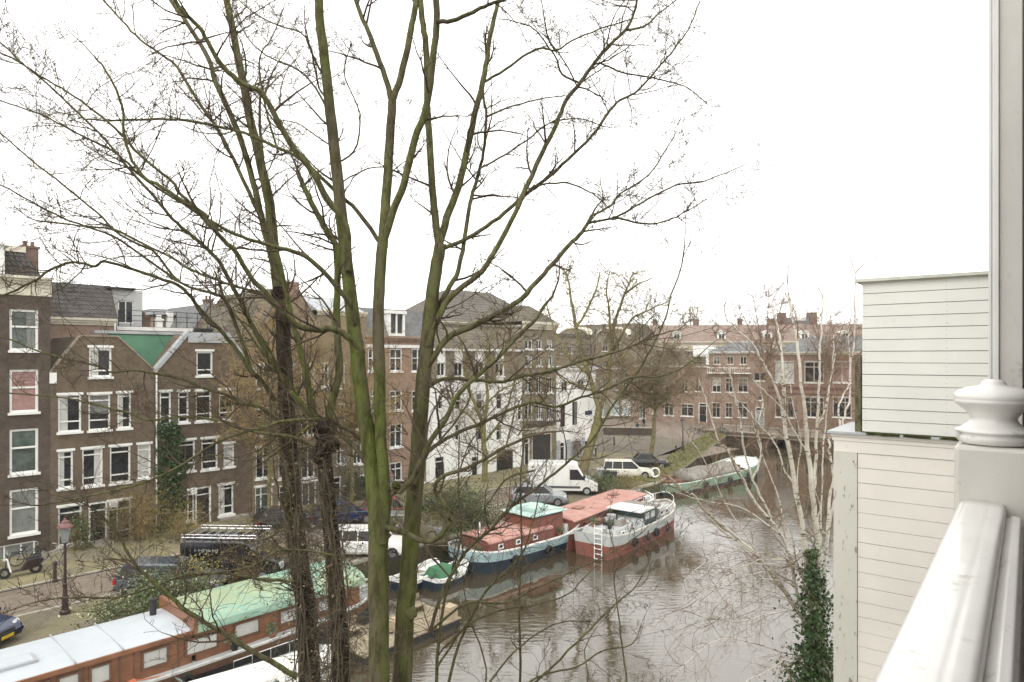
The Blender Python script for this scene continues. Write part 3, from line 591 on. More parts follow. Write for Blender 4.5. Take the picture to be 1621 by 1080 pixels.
# long red-tiled roof behind
FL = Fac(Vector((0, 165, 0)), (1, -.12))
h = House('long_red_roofed_building', 'long building under one red tiled roof with white dormers, beyond the far houses', FL, 930, 14, cat='building')
Wd = h.P(1800, 560)[0]; zt = h.P(1100, 541)[1]; zr = h.P(1100, 513)[1]
h.wall([(0, 0), (Wd, 0), (Wd, zt), (0, zt)], plain('cream_wall', (.50, .45, .36), .8)); h.cornice(0, Wd, zt-.5, zt, M_CREAM, .5)
mb = MB(); mb.loft([[(0, -.4, zt), (Wd, -.4, zt), (Wd, 14, zt), (0, 14, zt)], [(0, 5.5, zr), (Wd, 5.5, zr), (Wd, 7, zr), (0, 7, zr)]]); rf = mb.build('roof', M_TILER, h.root)
for px in (1072, 1143, 1216, 1275, 1340):
    s, z = h.P(px, 540); mb = MB(); mb.box(s-1, s+1, .6, 3.5, zt+.3, zt+2.1); mb.prism_y([(s-1.2, zt+2.1), (s+1.2, zt+2.1), (s, zt+2.7)], .5, 3.5); d_ = mb.build('dormer', M_WHITE, rf)
    mb = MB(); mb.box(s-.6, s-.06, .57, .599, zt+.6, zt+1.8); mb.box(s+.06, s+.6, .57, .599, zt+.6, zt+1.8); mb.build('window', M_GLASS, h.root)
for px, w_ in ((975, 1), (1040, 1), (1108, 1.3), (1180, 1), (1230, 1.4), (1300, 1.2)): h.chimney(h.P(px, 510)[0], 6, zr-1.5, zr+1.3, w_, w_, parent=rf)
h = House('far_flat_building', 'distant grey-roofed building with end chimneys showing over the long red roof', Fac(Vector((0, 215, 0)), (1, -.1)), 1236, 10, cat='building')
Wd = h.P(1292, 500)[0]; zt = h.P(1262, 503)[1]; h.wall([(0, 0), (Wd, 0), (Wd, zt), (0, zt)], M_SLATE); h.part('gable_chimney', M_CHIM, (-.3, 1.6, -.2, 3, zt-3, zt+1.6), (Wd-2, Wd+.2, -.2, 3, zt-3, zt+1.6)); h.part('roof_light', M_WHITE, (Wd*.4, Wd*.7, -.05, .3, zt-.9, zt-.1))
# left background roofs
DEF_FRAME[0] = M_WHITE
h = House('tiled_roof_building', 'building with a large dark tiled roof above a cream gutter, behind the gabled houses', Fac(QN*49.5, QD), 70, 9)
Wd = h.P(182, 500)[0]; zt = h.P(120, 503)[1]; zr = h.P(120, 443)[1]
h.wall([(0, 0), (Wd, 0), (Wd, zt), (0, zt)], M_BR_PINK); h.cornice(0, Wd, zt-.45, zt, M_CREAM, .3)
mb = MB(); mb.loft([[(0, -.3, zt), (Wd+.1, -.3, zt), (Wd+.1, 8, zt), (0, 8, zt)], [(0, 2.6, zr), (h.P(171, 450)[0]+.9, 2.6, zr), (h.P(171, 450)[0]+.9, 5, zr), (0, 5, zr)]]); mb.build('roof', M_TILE, h.root)
mb = MB(); mb.tube([(Wd-.1, -.35, zt-2.5), (Wd-.1, -.35, zt-.3)], .05); mb.build('downpipe', M_WHITE, h.root)
h = House('glass_roof_pavilion', 'pale grey rooftop pavilion with a glass door and terrace railing', Fac(QN*52, QD), 171, 6, cat='roof pavilion')
h.win(187, 476, 212, 512, ((.5,), ()), fr=.08, head=0, sill=False)
Wd = h.P(226, 500)[0]; zt = h.P(200, 459)[1]; h.wall([(0, 0), (Wd, 0), (Wd, zt), (0, zt)], plain('pale_panel', (.50, .51, .50), .6, .1)); h.part('roof', M_DARK, (-.2, Wd*.75, -.4, 4, zt, zt+.12))
zb = h.P(210, 518)[1]; mb = MB()
for k in range(9): mb.tube([(.3+k*.75, -1.2, zb), (.3+k*.75, -1.2, zb+1.1)], .03)
for z in (.4, .75, 1.1): mb.tube([(.3, -1.2, zb+z), (6.5, -1.2, zb+z)], .025)
mb.box(0, 6.8, -1.3, 0, zb-.5, zb); mb.tube([(6.5, -1.2, zb), (6.5, -1.2, zt)], .04); mb.build('terrace', M_DARK, h.root)
h = House('flat_roofed_rear_building', 'low rear building with white roof edge and brick vent stack, behind the green roof', Fac(QN*50.5, QD), 184, 7)
Wd = h.P(305, 520)[0]; zt = h.P(240, 524)[1]; h.wall([(0, 0), (Wd, 0), (Wd, zt), (0, zt)], M_BR_PINK); h.part('roof_edge', M_WHITE, (0, Wd, -.15, 7, zt, zt+.25)); h.chimney(2.2, 2.2, zt, zt+1.0, 1.1, .9); h.chimney(h.P(276, 500)[0], 3, zt, zt+.9, .4, .4, M_WHITE)
h = House('orange_panel_house', 'small rear house with orange wall panel under a low grey roof', Fac(QN*62, QD), 246, 8)
h.win(276, 506, 293, 521, ((), ()), fr=.15, head=0, glass=plain('orange_panel', (.55, .20, .10), .6), sill=False)
Wd = h.P(325, 500)[0]; zt = h.P(285, 500)[1]; h.wall([(0, 0), (Wd, 0), (Wd, zt), (0, zt)], M_BR_STONE); h.part('pier', M_WHITE, (h.P(262, 500)[0], h.P(271, 500)[0], -.5, 0, zt-4, zt+.3))
mb = MB(); zr = h.P(285, 487)[1]; mb.loft([[(-.3, -.5, zt), (Wd+.3, -.5, zt), (Wd+.3, 8, zt), (-.3, 8, zt)], [(.8, 3, zr), (Wd-.8, 3, zr), (Wd-.8, 5, zr), (.8, 5, zr)]]); mb.build('roof', M_SLATE, h.root)
h = House('rear_gable_house', 'brick house with a plain pointed gable and small chimney, behind the ivy house', Fac(QN*56, QD), 306, 9)
Wd = h.P(402, 500)[0]; ze = h.P(306, 527)[1]; zp = h.P(338, 482)[1]; zq = h.P(402, 540)[1]
ol = [(0, 0), (Wd, 0), (Wd, ze-.5), (h.P(345, 480)[0], zp), (h.P(334, 480)[0], zp), (0, ze)]; h.wall(ol, M_BR_PINK)
mb = MB(); roof_slab(mb, ol[2], ol[3], 0, 9, .15); roof_slab(mb, ol[4], ol[5], 0, 9, .15); mb.build('roof', M_SLATE, h.root); h.chimney(ol[3][0]-.4, 1, zp-.3, zp+.35, .6, .6)
h = House('rear_brick_block', 'plain brown rear block between the tall tree stems', Fac(QN*57, QD), 480, 9, cat='building')
Wd = h.P(560, 500)[0]; zt = h.P(520, 492)[1]; h.wall([(0, 0), (Wd, 0), (Wd, zt), (0, zt)], M_BR_PINK); h.part('roof_edge', M_WHITE, (0, Wd, -.2, 9, zt, zt+.25)); h.chimney(1.5, 2, zt, zt+1.2)
h = House('terrace_far_houses', 'pale far house row showing between the hip roof and the arched gables', Fac(QN*75, QD), 855, 9)
for x0 in (870, 885, 900, 915, 930): h.win(x0, 548, x0+6, 560, ((.5,), ()), head=0)
Wd = h.P(960, 540)[0]; zt = h.P(900, 534)[1]; h.wall([(0, 0), (Wd, 0), (Wd, zt), (0, zt)], M_BR_STONE); h.part('roof', M_TILEB, (0, Wd, -.2, 9, zt, zt+.6))
# ------------------------------------------------------------------ boats
def hull_pts(L, B, zd, bow_up=.5, stern=.8, bow_len=.3, n=22, stern_up=.15, flare=.12, blunt=0.0):
    st = []
    for i in range(n+1):
        t = i/n; x = (t-.5)*L
        hw = B/2
        if t > 1-bow_len: u = (t-(1-bow_len))/bow_len; hw *= max(blunt, math.sqrt(max(0, 1-u**2.2)))
        if t < .18: u = 1-t/.18; hw *= 1-(1-stern)*u**2
        z = zd+bow_up*max(0, (t-.55)/.45)**2+stern_up*max(0, (.3-t)/.3)**2
        st.append((x, max(hw, .03), z))
    return st
def hull_mesh(st, f0, f1, zb=-.35, flare=.14, deck=False, prox=0.0):
    # side strip from height fraction f0 to f1 (0 = below water, 1 = rail)
    mb = MB(); rings = []
    for x, hw, z in st:
        def pt(f, s): return (x, s*(hw+prox)*(1-flare*(1-f)), zb+(z-zb)*f)
        rings.append([pt(f0, -1), pt(f1, -1), pt(f1, 1), pt(f0, 1)])
    b = len(mb.v)
    for r in rings: mb.v += r
    for i in range(len(rings)-1):
        for k in (0, 2): a = b+i*4+k; mb.f.append((a, a+1, a+5, a+4)); mb.m.append(0)
    for i in (0, len(rings)-1): mb.f.append((b+i*4, b+i*4+1, b+i*4+2, b+i*4+3)); mb.m.append(0)
    return mb
def deck_mesh(st, dz=-.12):
    mb = MB(); b = 0
    for x, hw, z in st: mb.v += [(x, -hw*.97, z+dz), (x, hw*.97, z+dz)]
    for i in range(len(st)-1): mb.f.append((2*i, 2*i+1, 2*i+3, 2*i+2)); mb.m.append(0)
    return mb
def rail_mesh(st, dz, w=.08, h=.08):
    mb = MB()
    for s in (-1, 1):
        mb.loft([[(x, s*(hw-w), z+dz), (x, s*(hw+.03), z+dz), (x, s*(hw+.03), z+dz+h), (x, s*(hw-w), z+dz+h)] for x, hw, z in st])
    return mb
M_WOODO = plain('varnished_wood', (.25, .105, .05), .55, .35, 2.2, c2=(.17, .075, .035), coat=.2)
M_WOODB = plain('brown_wood', (.16, .085, .05), .7, .3, 3)
M_HULLK = plain('black_hull_paint', (.025, .027, .03), .45, .4, 2)
M_HULLR = plain('rust_red_paint', (.24, .065, .045), .6, .3, 2.4, c2=(.17, .075, .055))
M_REDC = plain('red_cabin_paint', (.23, .07, .048), .6, .35, 2.2, c2=(.17, .075, .055))
M_PINKR = plain('faded_red_roof', (.38, .18, .15), .8, .2, 1.1, c2=(.45, .27, .225))
M_LBLUE = plain('pale_blue_paint', (.34, .46, .48), .45, .2, 1.5)
M_NAVY = plain('navy_paint', (.012, .028, .045), .4, .3)
M_GREYP = plain('grey_blue_paint', (.34, .37, .38), .65, .25, 2.5, c2=(.43, .43, .40))
M_GREENH = plain('pale_green_paint', (.19, .33, .225), .55, .22, 1, c2=(.26, .37, .28))
M_DECKW = plain('deck_boards', (.31, .26, .18), .8, .35, 3)
M_ROOFW = plain('white_roof_paint', (.46, .49, .52), .5, .1, .8, c2=(.40, .43, .46))
def green_roof_mat():
    m, nt, b = new_mat('green_roof_paint')
    f = crange(nt, noise(nt, .22, 3), .48, .62)
    c = ramp_mix(nt, f, (.27, .33, .20), (.21, .36, .29)); f2 = crange(nt, noise(nt, 3, 8), .5, .7)
    nt.links.new(ramp_mix(nt, f2, c, (.33, .39, .25)), b.inputs['Base Color']); b.inputs['Roughness'].default_value = .6; return m
M_GREENROOF = green_roof_mat()
M_TARP = plain('grey_tarpaulin', (.26, .24, .21), .85, .35, 1.5, bmp=.4)
M_ROPE = plain('rope', (.35, .30, .20), .9)
def boat_root(name, label, q=None, n=None, loc=None, th=43.0, cat='houseboat', group=None):
    if loc is None: loc = QN_(q, n)
    return empty(name, (loc[0], loc[1], WZ), head(th), label, cat, group)
def side_windows(root, xs, w, z0, z1, y, frame_m, pane_m=M_CURT, s=-1, th=.05):
    for x in xs:
        mb = MB(); a, b = x-w/2, x+w/2; y0, y1 = sorted((s*y, s*(y+th)))
        mb.box(a, a+.07, y0, y1, z0, z1); mb.box(b-.07, b, y0, y1, z0, z1); mb.box(a+.07, b-.07, y0, y1, z0, z0+.07); mb.box(a+.07, b-.07, y0, y1, z1-.07, z1)
        o = mb.build('window', frame_m, root); mb = MB(); y0, y1 = sorted((s*y, s*(y+th*.4))); mb.box(a+.07, b-.07, y0, y1, z0+.07, z1-.07); mb.build('pane', pane_m, o)
# 1. long houseboat
r = boat_root('long_houseboat', 'long wooden houseboat with white front roof and green rear roof, moored along the quay', q=7.2, n=26.7); L = 23.0
st = hull_pts(L, 4.6, .95, .4, .7, .16)
hull_mesh(st, 0, .78).build('hull', M_HULLK, r); hull_mesh(st, .78, 1, prox=.02).build('strake', M_WOODB, r); deck_mesh(st).build('deck', M_GREYP, r); rail_mesh(st, 0).build('rub_rail', plain('off_white_paint', (.55, .55, .52), .6, .3), r)
y = 1.5; zs = .83
mb = MB(); mb.box(-11, 2.7, -y, y, zs, 2.0); mb.build('front_cabin', M_WOODO, r)
def curved_roof(x0, x1, yw, z0, h, th=.07, n=9):
    mb = MB(); rings = []
    for x in (x0, x1):
        up = [(x, yw*math.cos(math.pi*k/n), z0+h*math.sin(math.pi*k/n)**.7) for k in range(n+1)]
        rings.append(up+[(p[0], p[1], p[2]-th) for p in up[::-1]])
    mb.loft(rings); return mb
rf = curved_roof(-11.2, 2.75, y+.12, 2.0, .12).build('front_roof', M_ROOFW, r, smooth=False)
mb = MB(); mb.box(-3.0, -1.8, -.7, .1, 2.1, 2.2); mb.build('skylight', M_ZINC, rf); mb = MB(); mb.box(-2.9, -1.9, -.62, .02, 2.2, 2.215); mb.build('skylight_pane', M_ROOFW, rf)
mb = MB()
for x in (-9, -6, -3.6, -1.0, .4): mb.box(x, x+.03, -y-.1, y+.1, 2.06, 2.125)
mb.build('roof_seam', M_ZINC, rf)
mb = MB(); mb.tube([(2.2, .9, 2.1), (2.2, .9, 2.65)], .12, 10); mb.tube([(2.2, .9, 2.65), (2.2, .9, 2.72)], .15, 10); mb.build('chimney', M_DARK, rf)
mb = MB(); mb.box(-11.2, 2.7, -y-.14, -y-.004, 1.9, 2.04); mb.box(2.7, 2.85, -y-.2, y+.2, 1.9, 2.5); mb.build('fascia', M_WOODO, r)
side_windows(r, (-7, -5.4, -3.6, -2.0, -1.15, -.25), .66, 1.12, 1.78, y, M_WOODB); side_windows(r, (1.45,), .9, 1.12, 1.78, y, M_WOODB); side_windows(r, (3.05,), 1.2, 1.12, 1.75, y+.02, M_WOODB)
mb = MB()
for zz in (.98, 1.13, 1.28, 1.43, 1.58, 1.73): mb.box(-11, 2.7, -y-.004, -y-.001, zz, zz+.008); mb.box(2.85, 9.9, -y-.024, -y-.021, zz, zz+.008)
for xx in (-.75, .3, .75, 2.2): mb.box(xx, xx+.05, -y-.02, -y-.0045, zs, 1.9)
mb.build('plank_joint', M_WOODB, r)
mb = MB(); mb.box(2.85, 9.9, -y-.02, y, zs, 2.0); mb.build('rear_cabin', M_WOODO, r)
curved_roof(2.8, 10.1, y+.2, 2.0, .55, n=14).build('rear_roof', M_GREENROOF, r, smooth=False)
side_windows(r, (4.75, 6.6, 8.3), 1.05, 1.2, 1.8, y+.02, M_WOODB)
mb = MB()
for k in range(9): mb.tube([(.2+.12*math.cos(k*2.2)*1.2, -1.95+.1*math.sin(k*1.7), .98+.03*(k % 3)), (.55-.1*math.cos(k), -1.8, 1.0), (.7, -2.0+.03*k, 1.05)], .035, 5)
mb.tube([(.7, -1.9, 1.02), (1.6, -2.15, .98), (2.2, -2.3, .45), (2.9, -2.6, .25)], .025, 5); mb.build('mooring_rope', plain('orange_rope', (.5, .16, .08), .9), r)
# 2. white cabin cruiser
r = boat_root('cabin_cruiser', 'white cabin cruiser at the bottom edge, lying alongside the long houseboat', q=10.2, n=22.0, cat='motor boat')
st = hull_pts(7.4, 2.6, .85, .35, .9, .42)
M_GEL = plain('white_gelcoat', (.78, .77, .72), .3, .08, 1.2)
hull_mesh(st, 0, .9).build('hull', M_GEL, r, smooth=False); hull_mesh(st, .9, 1, prox=.015).build('rub_rail', M_GREYP, r); deck_mesh(st, -.02).build('deck', M_GEL, r)
mb = MB(); mb.loft([[(-1.6,-1,.8),(2.2,-.7,.95),(2.2,.7,.95),(-1.6,1,.8)], [(-1.5,-.92,1.25),(1.7,-.6,1.2),(1.7,.6,1.2),(-1.5,.92,1.25)], [(-1.4,-.8,1.32),(1.5,-.5,1.26),(1.5,.5,1.26),(-1.4,.8,1.32)]]); mb.build('cabin', M_GEL, r, bevel=.05)
mb = MB(); mb.box(-.9, .9, -.99, -.93, .98, 1.14); mb.box(-.9, .9, .93, .99, .98, 1.14); mb.loft([[(-1.55,-.85,1.3),(-1.5,.85,1.3),(-1.4,.85,1.3),(-1.45,-.85,1.3)],[(-1.85,-.8,1.62),(-1.8,.8,1.62),(-1.75,.8,1.62),(-1.8,-.8,1.62)]]); mb.build('window', M_GLASSG, r)
mb = MB(); mb.box(-3.2, -1.8, -.95, -.55, .84, 1.1); mb.box(-3.2, -1.8, .55, .95, .84, 1.1); mb.box(-3.3, -3.0, -.5, .5, .84, 1.15); mb.build('seat', plain('pale_upholstery', (.55, .60, .62), .7), r)
mb = MB()
for s in (-1, 1):
    P_ = [(x, s*(hw-.1), z+.45) for x, hw, z in st[12:21]]; mb.tube(P_, .02, 5)
    for k in (12, 14, 16, 18, 20): x, hw, z = st[k]; mb.tube([(x, s*(hw-.1), z), (x, s*(hw-.1), z+.45)], .015, 5)
mb.build('pulpit_rail', M_CHROME, r)
# 3. wooden deck raft
r = boat_root('deck_raft', 'low raft with pale wooden decking and benches behind the tree stems', q=17.7, n=23.3, th=41, cat='raft')
mb = MB(); mb.box(-2.6, 2.6, -1.25, 1.25, -.2, .28); mb.build('float', M_HULLK, r)
mb = MB()
for k in range(16): mb.box(-2.65+k*.332, -2.65+k*.332+.315, -1.3, 1.3, .28, .34)
mb.build('decking', M_DECKW, r)
for x in (-1.9, 1.6): mb = MB(); mb.box(x-.5, x+.5, .5, 1.0, .62, .68); mb.box(x-.5, x+.5, .95, 1.0, .68, 1.05); mb.box(x-.45, x-.38, .52, .95, .34, .62); mb.box(x+.38, x+.45, .52, .95, .34, .62); mb.build('bench', M_DECKW, r)
for b_x in ((2.0, 2.5, -1.2, -.6, .34, .9), (-.3, .5, -.4, .3, .34, .72)): mb = MB(); mb.box(*b_x); mb.build('chest', plain('light_wood', (.42, .34, .23), .7), r)
# 4. small boats
def small_boat(name, label, q, n, L, B, hm, rm, dm, th, cover=None):
    r = boat_root(name, label, q=q, n=n, th=th, cat='small boat', group='small boats between the houseboats')
    st = hull_pts(L, B, .5, .35, .8, .5, n=16); hull_mesh(st, 0, .82).build('hull', hm, r); hull_mesh(st, .82, 1, prox=.02).build('top_strake', rm, r); deck_mesh(st, -.18).build('deck', dm, r); rail_mesh(st, 0, .09, .05).build('gunwale', rm, r)
    if cover:
        mb = MB(); mb.loft([[(-L*.35,-B*.4,.5),(L*.12,-B*.42,.5),(L*.12,B*.42,.5),(-L*.35,B*.4,.5)],[(-L*.3,-B*.25,.95),(L*.05,-B*.25,.95),(L*.05,B*.25,.95),(-L*.3,B*.25,.95)]]); mb.build('canopy', cover, r)
    mb = MB(); mb.box(-L*.2, -L*.12, -B*.42, B*.42, .38, .44); mb.box(L*.12, L*.2, -B*.36, B*.36, .4, .46); mb.build('thwart', M_DECKW, r)
    return r
small_boat('sloop_boat', 'small white boat with blue hull and pointed bow, tied behind the long houseboat', 22.6, 27.9, 3.2, 1.5, M_NAVY, M_WHITE, M_WHITE, 30)
small_boat('sloop_boat', 'small white boat with a green canopy between the tree stem and the red barge', 23.7, 26.9, 3.0, 1.6, M_NAVY, M_WHITE, M_WHITE, 38, plain('green_canopy', (.05, .16, .08), .7))
# 5. red barge with wheelhouse
r = boat_root('red_cabin_barge', 'dark blue barge with pale blue rail, red cabin and turquoise-roofed wheelhouse', q=29.7, n=27.5, th=46, cat='barge')
st = hull_pts(9.2, 3.5, 1.0, .35, .75, .2, blunt=.25, stern_up=.45)
st = [(-x, hw, z) for x, hw, z in st]   # bow to the left
hull_mesh(st, 0, .66).build('hull', M_NAVY, r); hull_mesh(st, .66, 1, prox=.02).build('bulwark', M_LBLUE, r); deck_mesh(st, -.15).build('deck', M_GREYP, r); rail_mesh(st, 0, .1, .07).build('gunwale', M_WHITE, r)
mb = MB(); mb.box(-3.2, 2.2, -1.25, 1.25, .9, 1.6); mb.build('cabin', M_REDC, r)
curved_roof(-3.3, 2.0, 1.35, 1.6, .2).build('cabin_roof', M_PINKR, r)
side_windows(r, (-2.3, -.9, .5), .4, 1.1, 1.4, 1.25, M_WHITE, M_GLASS)
mb = MB(); mb.box(.4, 3.1, -1.15, 1.3, 1.75, 2.3); mb.box(2.1, 3.1, -1.15, 1.15, .9, 1.75); mb.build('wheelhouse', M_REDC, r)
mb = MB(); mb.box(.2, 3.4, -1.35, 1.5, 2.42, 2.5); mb.box(1, 2.4, -.6, .9, 2.5, 2.75); mb.build('wheelhouse_roof', plain('turquoise_paint', (.33, .50, .45), .6, .2, 1.5, c2=(.45, .52, .49)), r, bevel=.03)
mb = MB()
for x in (.45, 1.3, 2.15, 3.0):
    for yy in (-1.12, 1.25): mb.box(x, x+.08, yy, yy+.06, 2.3, 2.42)
mb.box(.55, 3.0, -1.1, 1.2, 2.3, 2.42); mb.build('window', M_GLASS, r)
mb = MB(); mb.box(3.35, 4.2, -1.15, .9, .85, 1.5); mb.build('stern_box', M_WHITE, r); side_windows(r, (3.6, 3.95), .22, 1.12, 1.34, 1.15, M_LBLUE, M_GLASS)
mb = MB(); mb.tube([(-2.6, .2, 1.7), (-2.6, .2, 2.4)], .05); mb.tube([(-4.2, 0, 1.2), (-4.2, 0, 1.9)], .04); mb.build('mast', M_WHITE, r)
# 6. long pink-roofed barge
r = boat_root('pink_roofed_barge', 'long barge with a faded pinkish red flat roof, moored against the quay', loc=(6.35, 47.5), th=36.5, cat='barge')
st = hull_pts(13.4, 3.6, .9, .5, .8, .22, blunt=.1)
hull_mesh(st, 0, 1).build('hull', M_HULLR, r); deck_mesh(st, -.1).build('deck', M_WHITE, r); rail_mesh(st, 0).build('gunwale', M_WHITE, r)
mb = MB(); mb.box(-6.0, 4.2, -1.35, 1.35, .8, 1.72); mb.build('cabin', M_REDC, r)
rf = curved_roof(-6.1, 4.3, 1.45, 1.72, .12, n=6).build('roof', M_PINKR, r)
mb = MB(); mb.box(-3.6, -2.8, -.3, .3, 1.85, 1.93); mb.box(1.6, 2.4, -.2, .4, 1.85, 1.95); mb.build('hatch', plain('hatch_brown', (.30, .16, .12), .6), rf)
mb = MB(); mb.box(4.2, 5.4, -1.2, 1.2, .85, 1.35); mb.build('bow_box', M_ROOFW, r)
side_windows(r, (-4.8, -3, -1.2, .8, 2.4, 3.7), .45, 1.15, 1.5, 1.35, M_REDC, M_GLASS)
mb = MB(); mb.tube([(5.6, 0, .9), (5.6, 0, 1.7)], .05); mb.tube([(5.2, .6, 1.3), (6.2, .5, 1.5), (6.4, -.5, 1.45), (5.4, -.7, 1.3)], .04, 5); mb.build('tackle', M_TARP, r)
# 7. grey and red boat in front
r = boat_root('grey_red_boat', 'weathered grey boat with red lower hull and white ladder, outermost of the moored group', loc=(8.0, 44.3), th=37.5, cat='houseboat')
st = hull_pts(10.6, 2.9, 1.15, .5, .85, .3, stern_up=.25)
hull_mesh(st, 0, .66).build('hull', M_HULLR, r); hull_mesh(st, .66, 1, prox=.015).build('bulwark', M_GREYP, r); deck_mesh(st, -.1).build('deck', plain('grey_deck', (.42, .40, .37), .8, .3), r); rail_mesh(st, 0).build('gunwale', plain('worn_white', (.62, .60, .54), .7, .3), r)
mb = MB(); mb.loft([[(-4.6,-1.2,1.1),(-.7,-1.25,1.1),(-.7,1.25,1.1),(-4.6,1.2,1.1)],[(-4.4,-1.05,1.55),(-.7,-1.1,1.6),(-.7,1.1,1.6),(-4.4,1.05,1.55)]]); mb.build('aft_cabin', M_GREYP, r, bevel=.03)
mb = MB(); mb.box(-.7, 1.1, -1.15, 1.15, 1.1, 2.05); mb.build('wheelhouse', plain('dark_green_cabin', (.05, .08, .075), .5), r)
mb = MB(); mb.box(-1.3, .6, -1.25, 1.25, 2.05, 2.13); mb.build('wheelhouse_roof', M_WHITE, r); mb = MB(); mb.box(.62, 1.7, -1.2, 1.2, 2.0, 2.1); mb.build('awning', M_TARP, r)
mb = MB(); mb.box(1.7, 3.5, -1.05, 1.05, 1.1, 1.75); mb.build('fore_cabin', M_GREYP, r, bevel=.04)
side_windows(r, (2.1, 2.9), .5, 1.3, 1.6, 1.05, M_WHITE, M_GLASS); side_windows(r, (-.3, .5), .55, 1.5, 1.9, 1.15, M_GREYP, M_CURT); side_windows(r, (-3.7, -2.4), .5, 1.2, 1.45, 1.22, M_WHITE, M_GLASS)
mb = MB()
for y_ in (-.75, -.25): mb.tube([(-5.42, y_, -.1), (-5.40, y_, 2.0)], .035)
for k in range(7): mb.tube([(-5.42, -.75, .0+k*.3), (-5.42, -.25, .0+k*.3)], .03)
mb.build('ladder', M_WHITE, r)
for fx in (-1.0, 1.9): mb = MB(); mb.lathe([(.1, .3), (.14, .4), (.14, .62), (.06, .75), (.02, 1.0)], (fx, -1.6, 0), 8); mb.build('fender', M_DARK, r)
mb = MB()
for s in (-1, 1):
    P_ = [(x, s*(hw-.1), z+.55) for x, hw, z in st[15:22]]; mb.tube(P_+[(5.2, 0, 2.3)], .022, 5)
    for k in (15, 17, 19, 21): x, hw, z = st[k]; mb.tube([(x, s*(hw-.1), z), (x, s*(hw-.1), z+.55)], .018, 5)
mb.build('bow_rail', M_WHITE, r)
mb = MB(); mb.tube([(-2.2, 0, 1.55), (-2.2, 0, 2.0)], .06); mb.box(-3.6, -2.8, -.4, .2, 1.56, 1.75); mb.tube([(-4.3, .8, 1.56), (-1.2, 1.0, 2.1)], .03); mb.tube([(-4.3, -.9, 1.56), (-4.3, -.9, 2.2), (-1.0, -1.0, 2.25)], .02); mb.build('deck_gear', M_DARK, r)
# 8. green barge
r = boat_root('green_barge', 'pale green barge with white foredeck and grey tarpaulin cargo, nearest the bridge', loc=(18.4, 63.6), th=48.5, cat='barge')
st = hull_pts(16.5, 4.0, .95, .75, .6, .2, blunt=.3, stern_up=.1)
hull_mesh(st, 0, .5, prox=-.02).build('hull', M_HULLK, r); hull_mesh(st, .5, 1, prox=.015).build('bulwark', M_GREENH, r); rail_mesh(st, 0, .14, .07).build('gunwale', plain('pale_grey_green', (.50, .58, .50), .6), r); deck_mesh(st, -.2).build('deck', M_WOODB, r)
mb = MB(); d2 = [(x, hw*.93, z) for x, hw, z in st[17:]]; deck_mesh(d2, -.02).build('foredeck', M_WHITE, r)
mb = MB(); random.seed(3); n = 14; rings = []
for i in range(n+1):
    x = -4.2+8.2*i/n; rings.append([(x, -1.6, .8), (x, -1.25, 1.2+.1*random.random()), (x, -.5, 1.45+.2*random.random()), (x, .5, 1.5+.2*random.random()), (x, 1.25, 1.2+.1*random.random()), (x, 1.6, .8)])
mb.loft(rings); mb.build('tarpaulin', M_TARP, r, smooth=True)
mb = MB(); mb.box(-7.2, -5.4, -1.2, 1.1, .8, 1.15); mb.box(-6.6, -6.0, -.5, .3, 1.15, 1.5); mb.build('cargo', plain('rusty_cargo', (.24, .12, .07), .85, .4, 3), r)
mb = MB(); mb.tube([(4.7, 0, .9), (4.7, 0, 2.0)], .08); mb.box(4.2, 5.1, -.7, .7, .95, 1.3); mb.tube([(4.2, -.8, 1.1), (4.7, 0, 1.9), (5.3, .9, 1.1)], .03); mb.build('windlass', M_DARK, r)
# deck clutter and mooring lines
def deck_pots(r, spots, z, seed=1):
    rr = random.Random(seed)
    for k, (x, y) in enumerate(spots):
        mb = MB(); mb.lathe([(.11, 0), (.16, .26), (.14, .26)], (x, y, z), 10); p = mb.build('flower_pot', plain('terracotta', (.30, .14, .09), .8) if k % 2 else M_DARK, r)
        mb = MB()
        for _ in range(60):
            c = Vector((x+rr.gauss(0, .12), y+rr.gauss(0, .12), z+.38+rr.gauss(0, .12))); a = Vector((rr.gauss(0, 1), rr.gauss(0, 1), rr.gauss(0, 1))).normalized()*.06; b = a.orthogonal()*.6; mb.quad(c-a, c-b, c+a, c+b)
        mb.build('foliage', plain('pot_plant_leaf', (.05, .09, .03), .6), p)
def coil(r, x, y, z): mb = MB(); mb.tube([(x+(.2+.01*k)*math.cos(k*.7), y+(.2+.01*k)*math.sin(k*.7), z+.006*k) for k in range(28)], .022, 5); mb.build('rope_coil', M_ROPE, r)
def line_to(r, a, b): a = Vector(a); b = Vector(b); mb = MB(); mb.tube([a.lerp(b, t)-Vector((0, 0, .5*t*(1-t))) for t in [k/8 for k in range(9)]], .02, 5); mb.build('mooring_line', M_ROPE, r)
def fenders(r, xs, y, z):
    for x in xs: mb = MB(); mb.disc_y((x, y, z), .14, .27, -.09+y, .09+y, 14); mb.build('tyre_fender', M_TYRE, r)
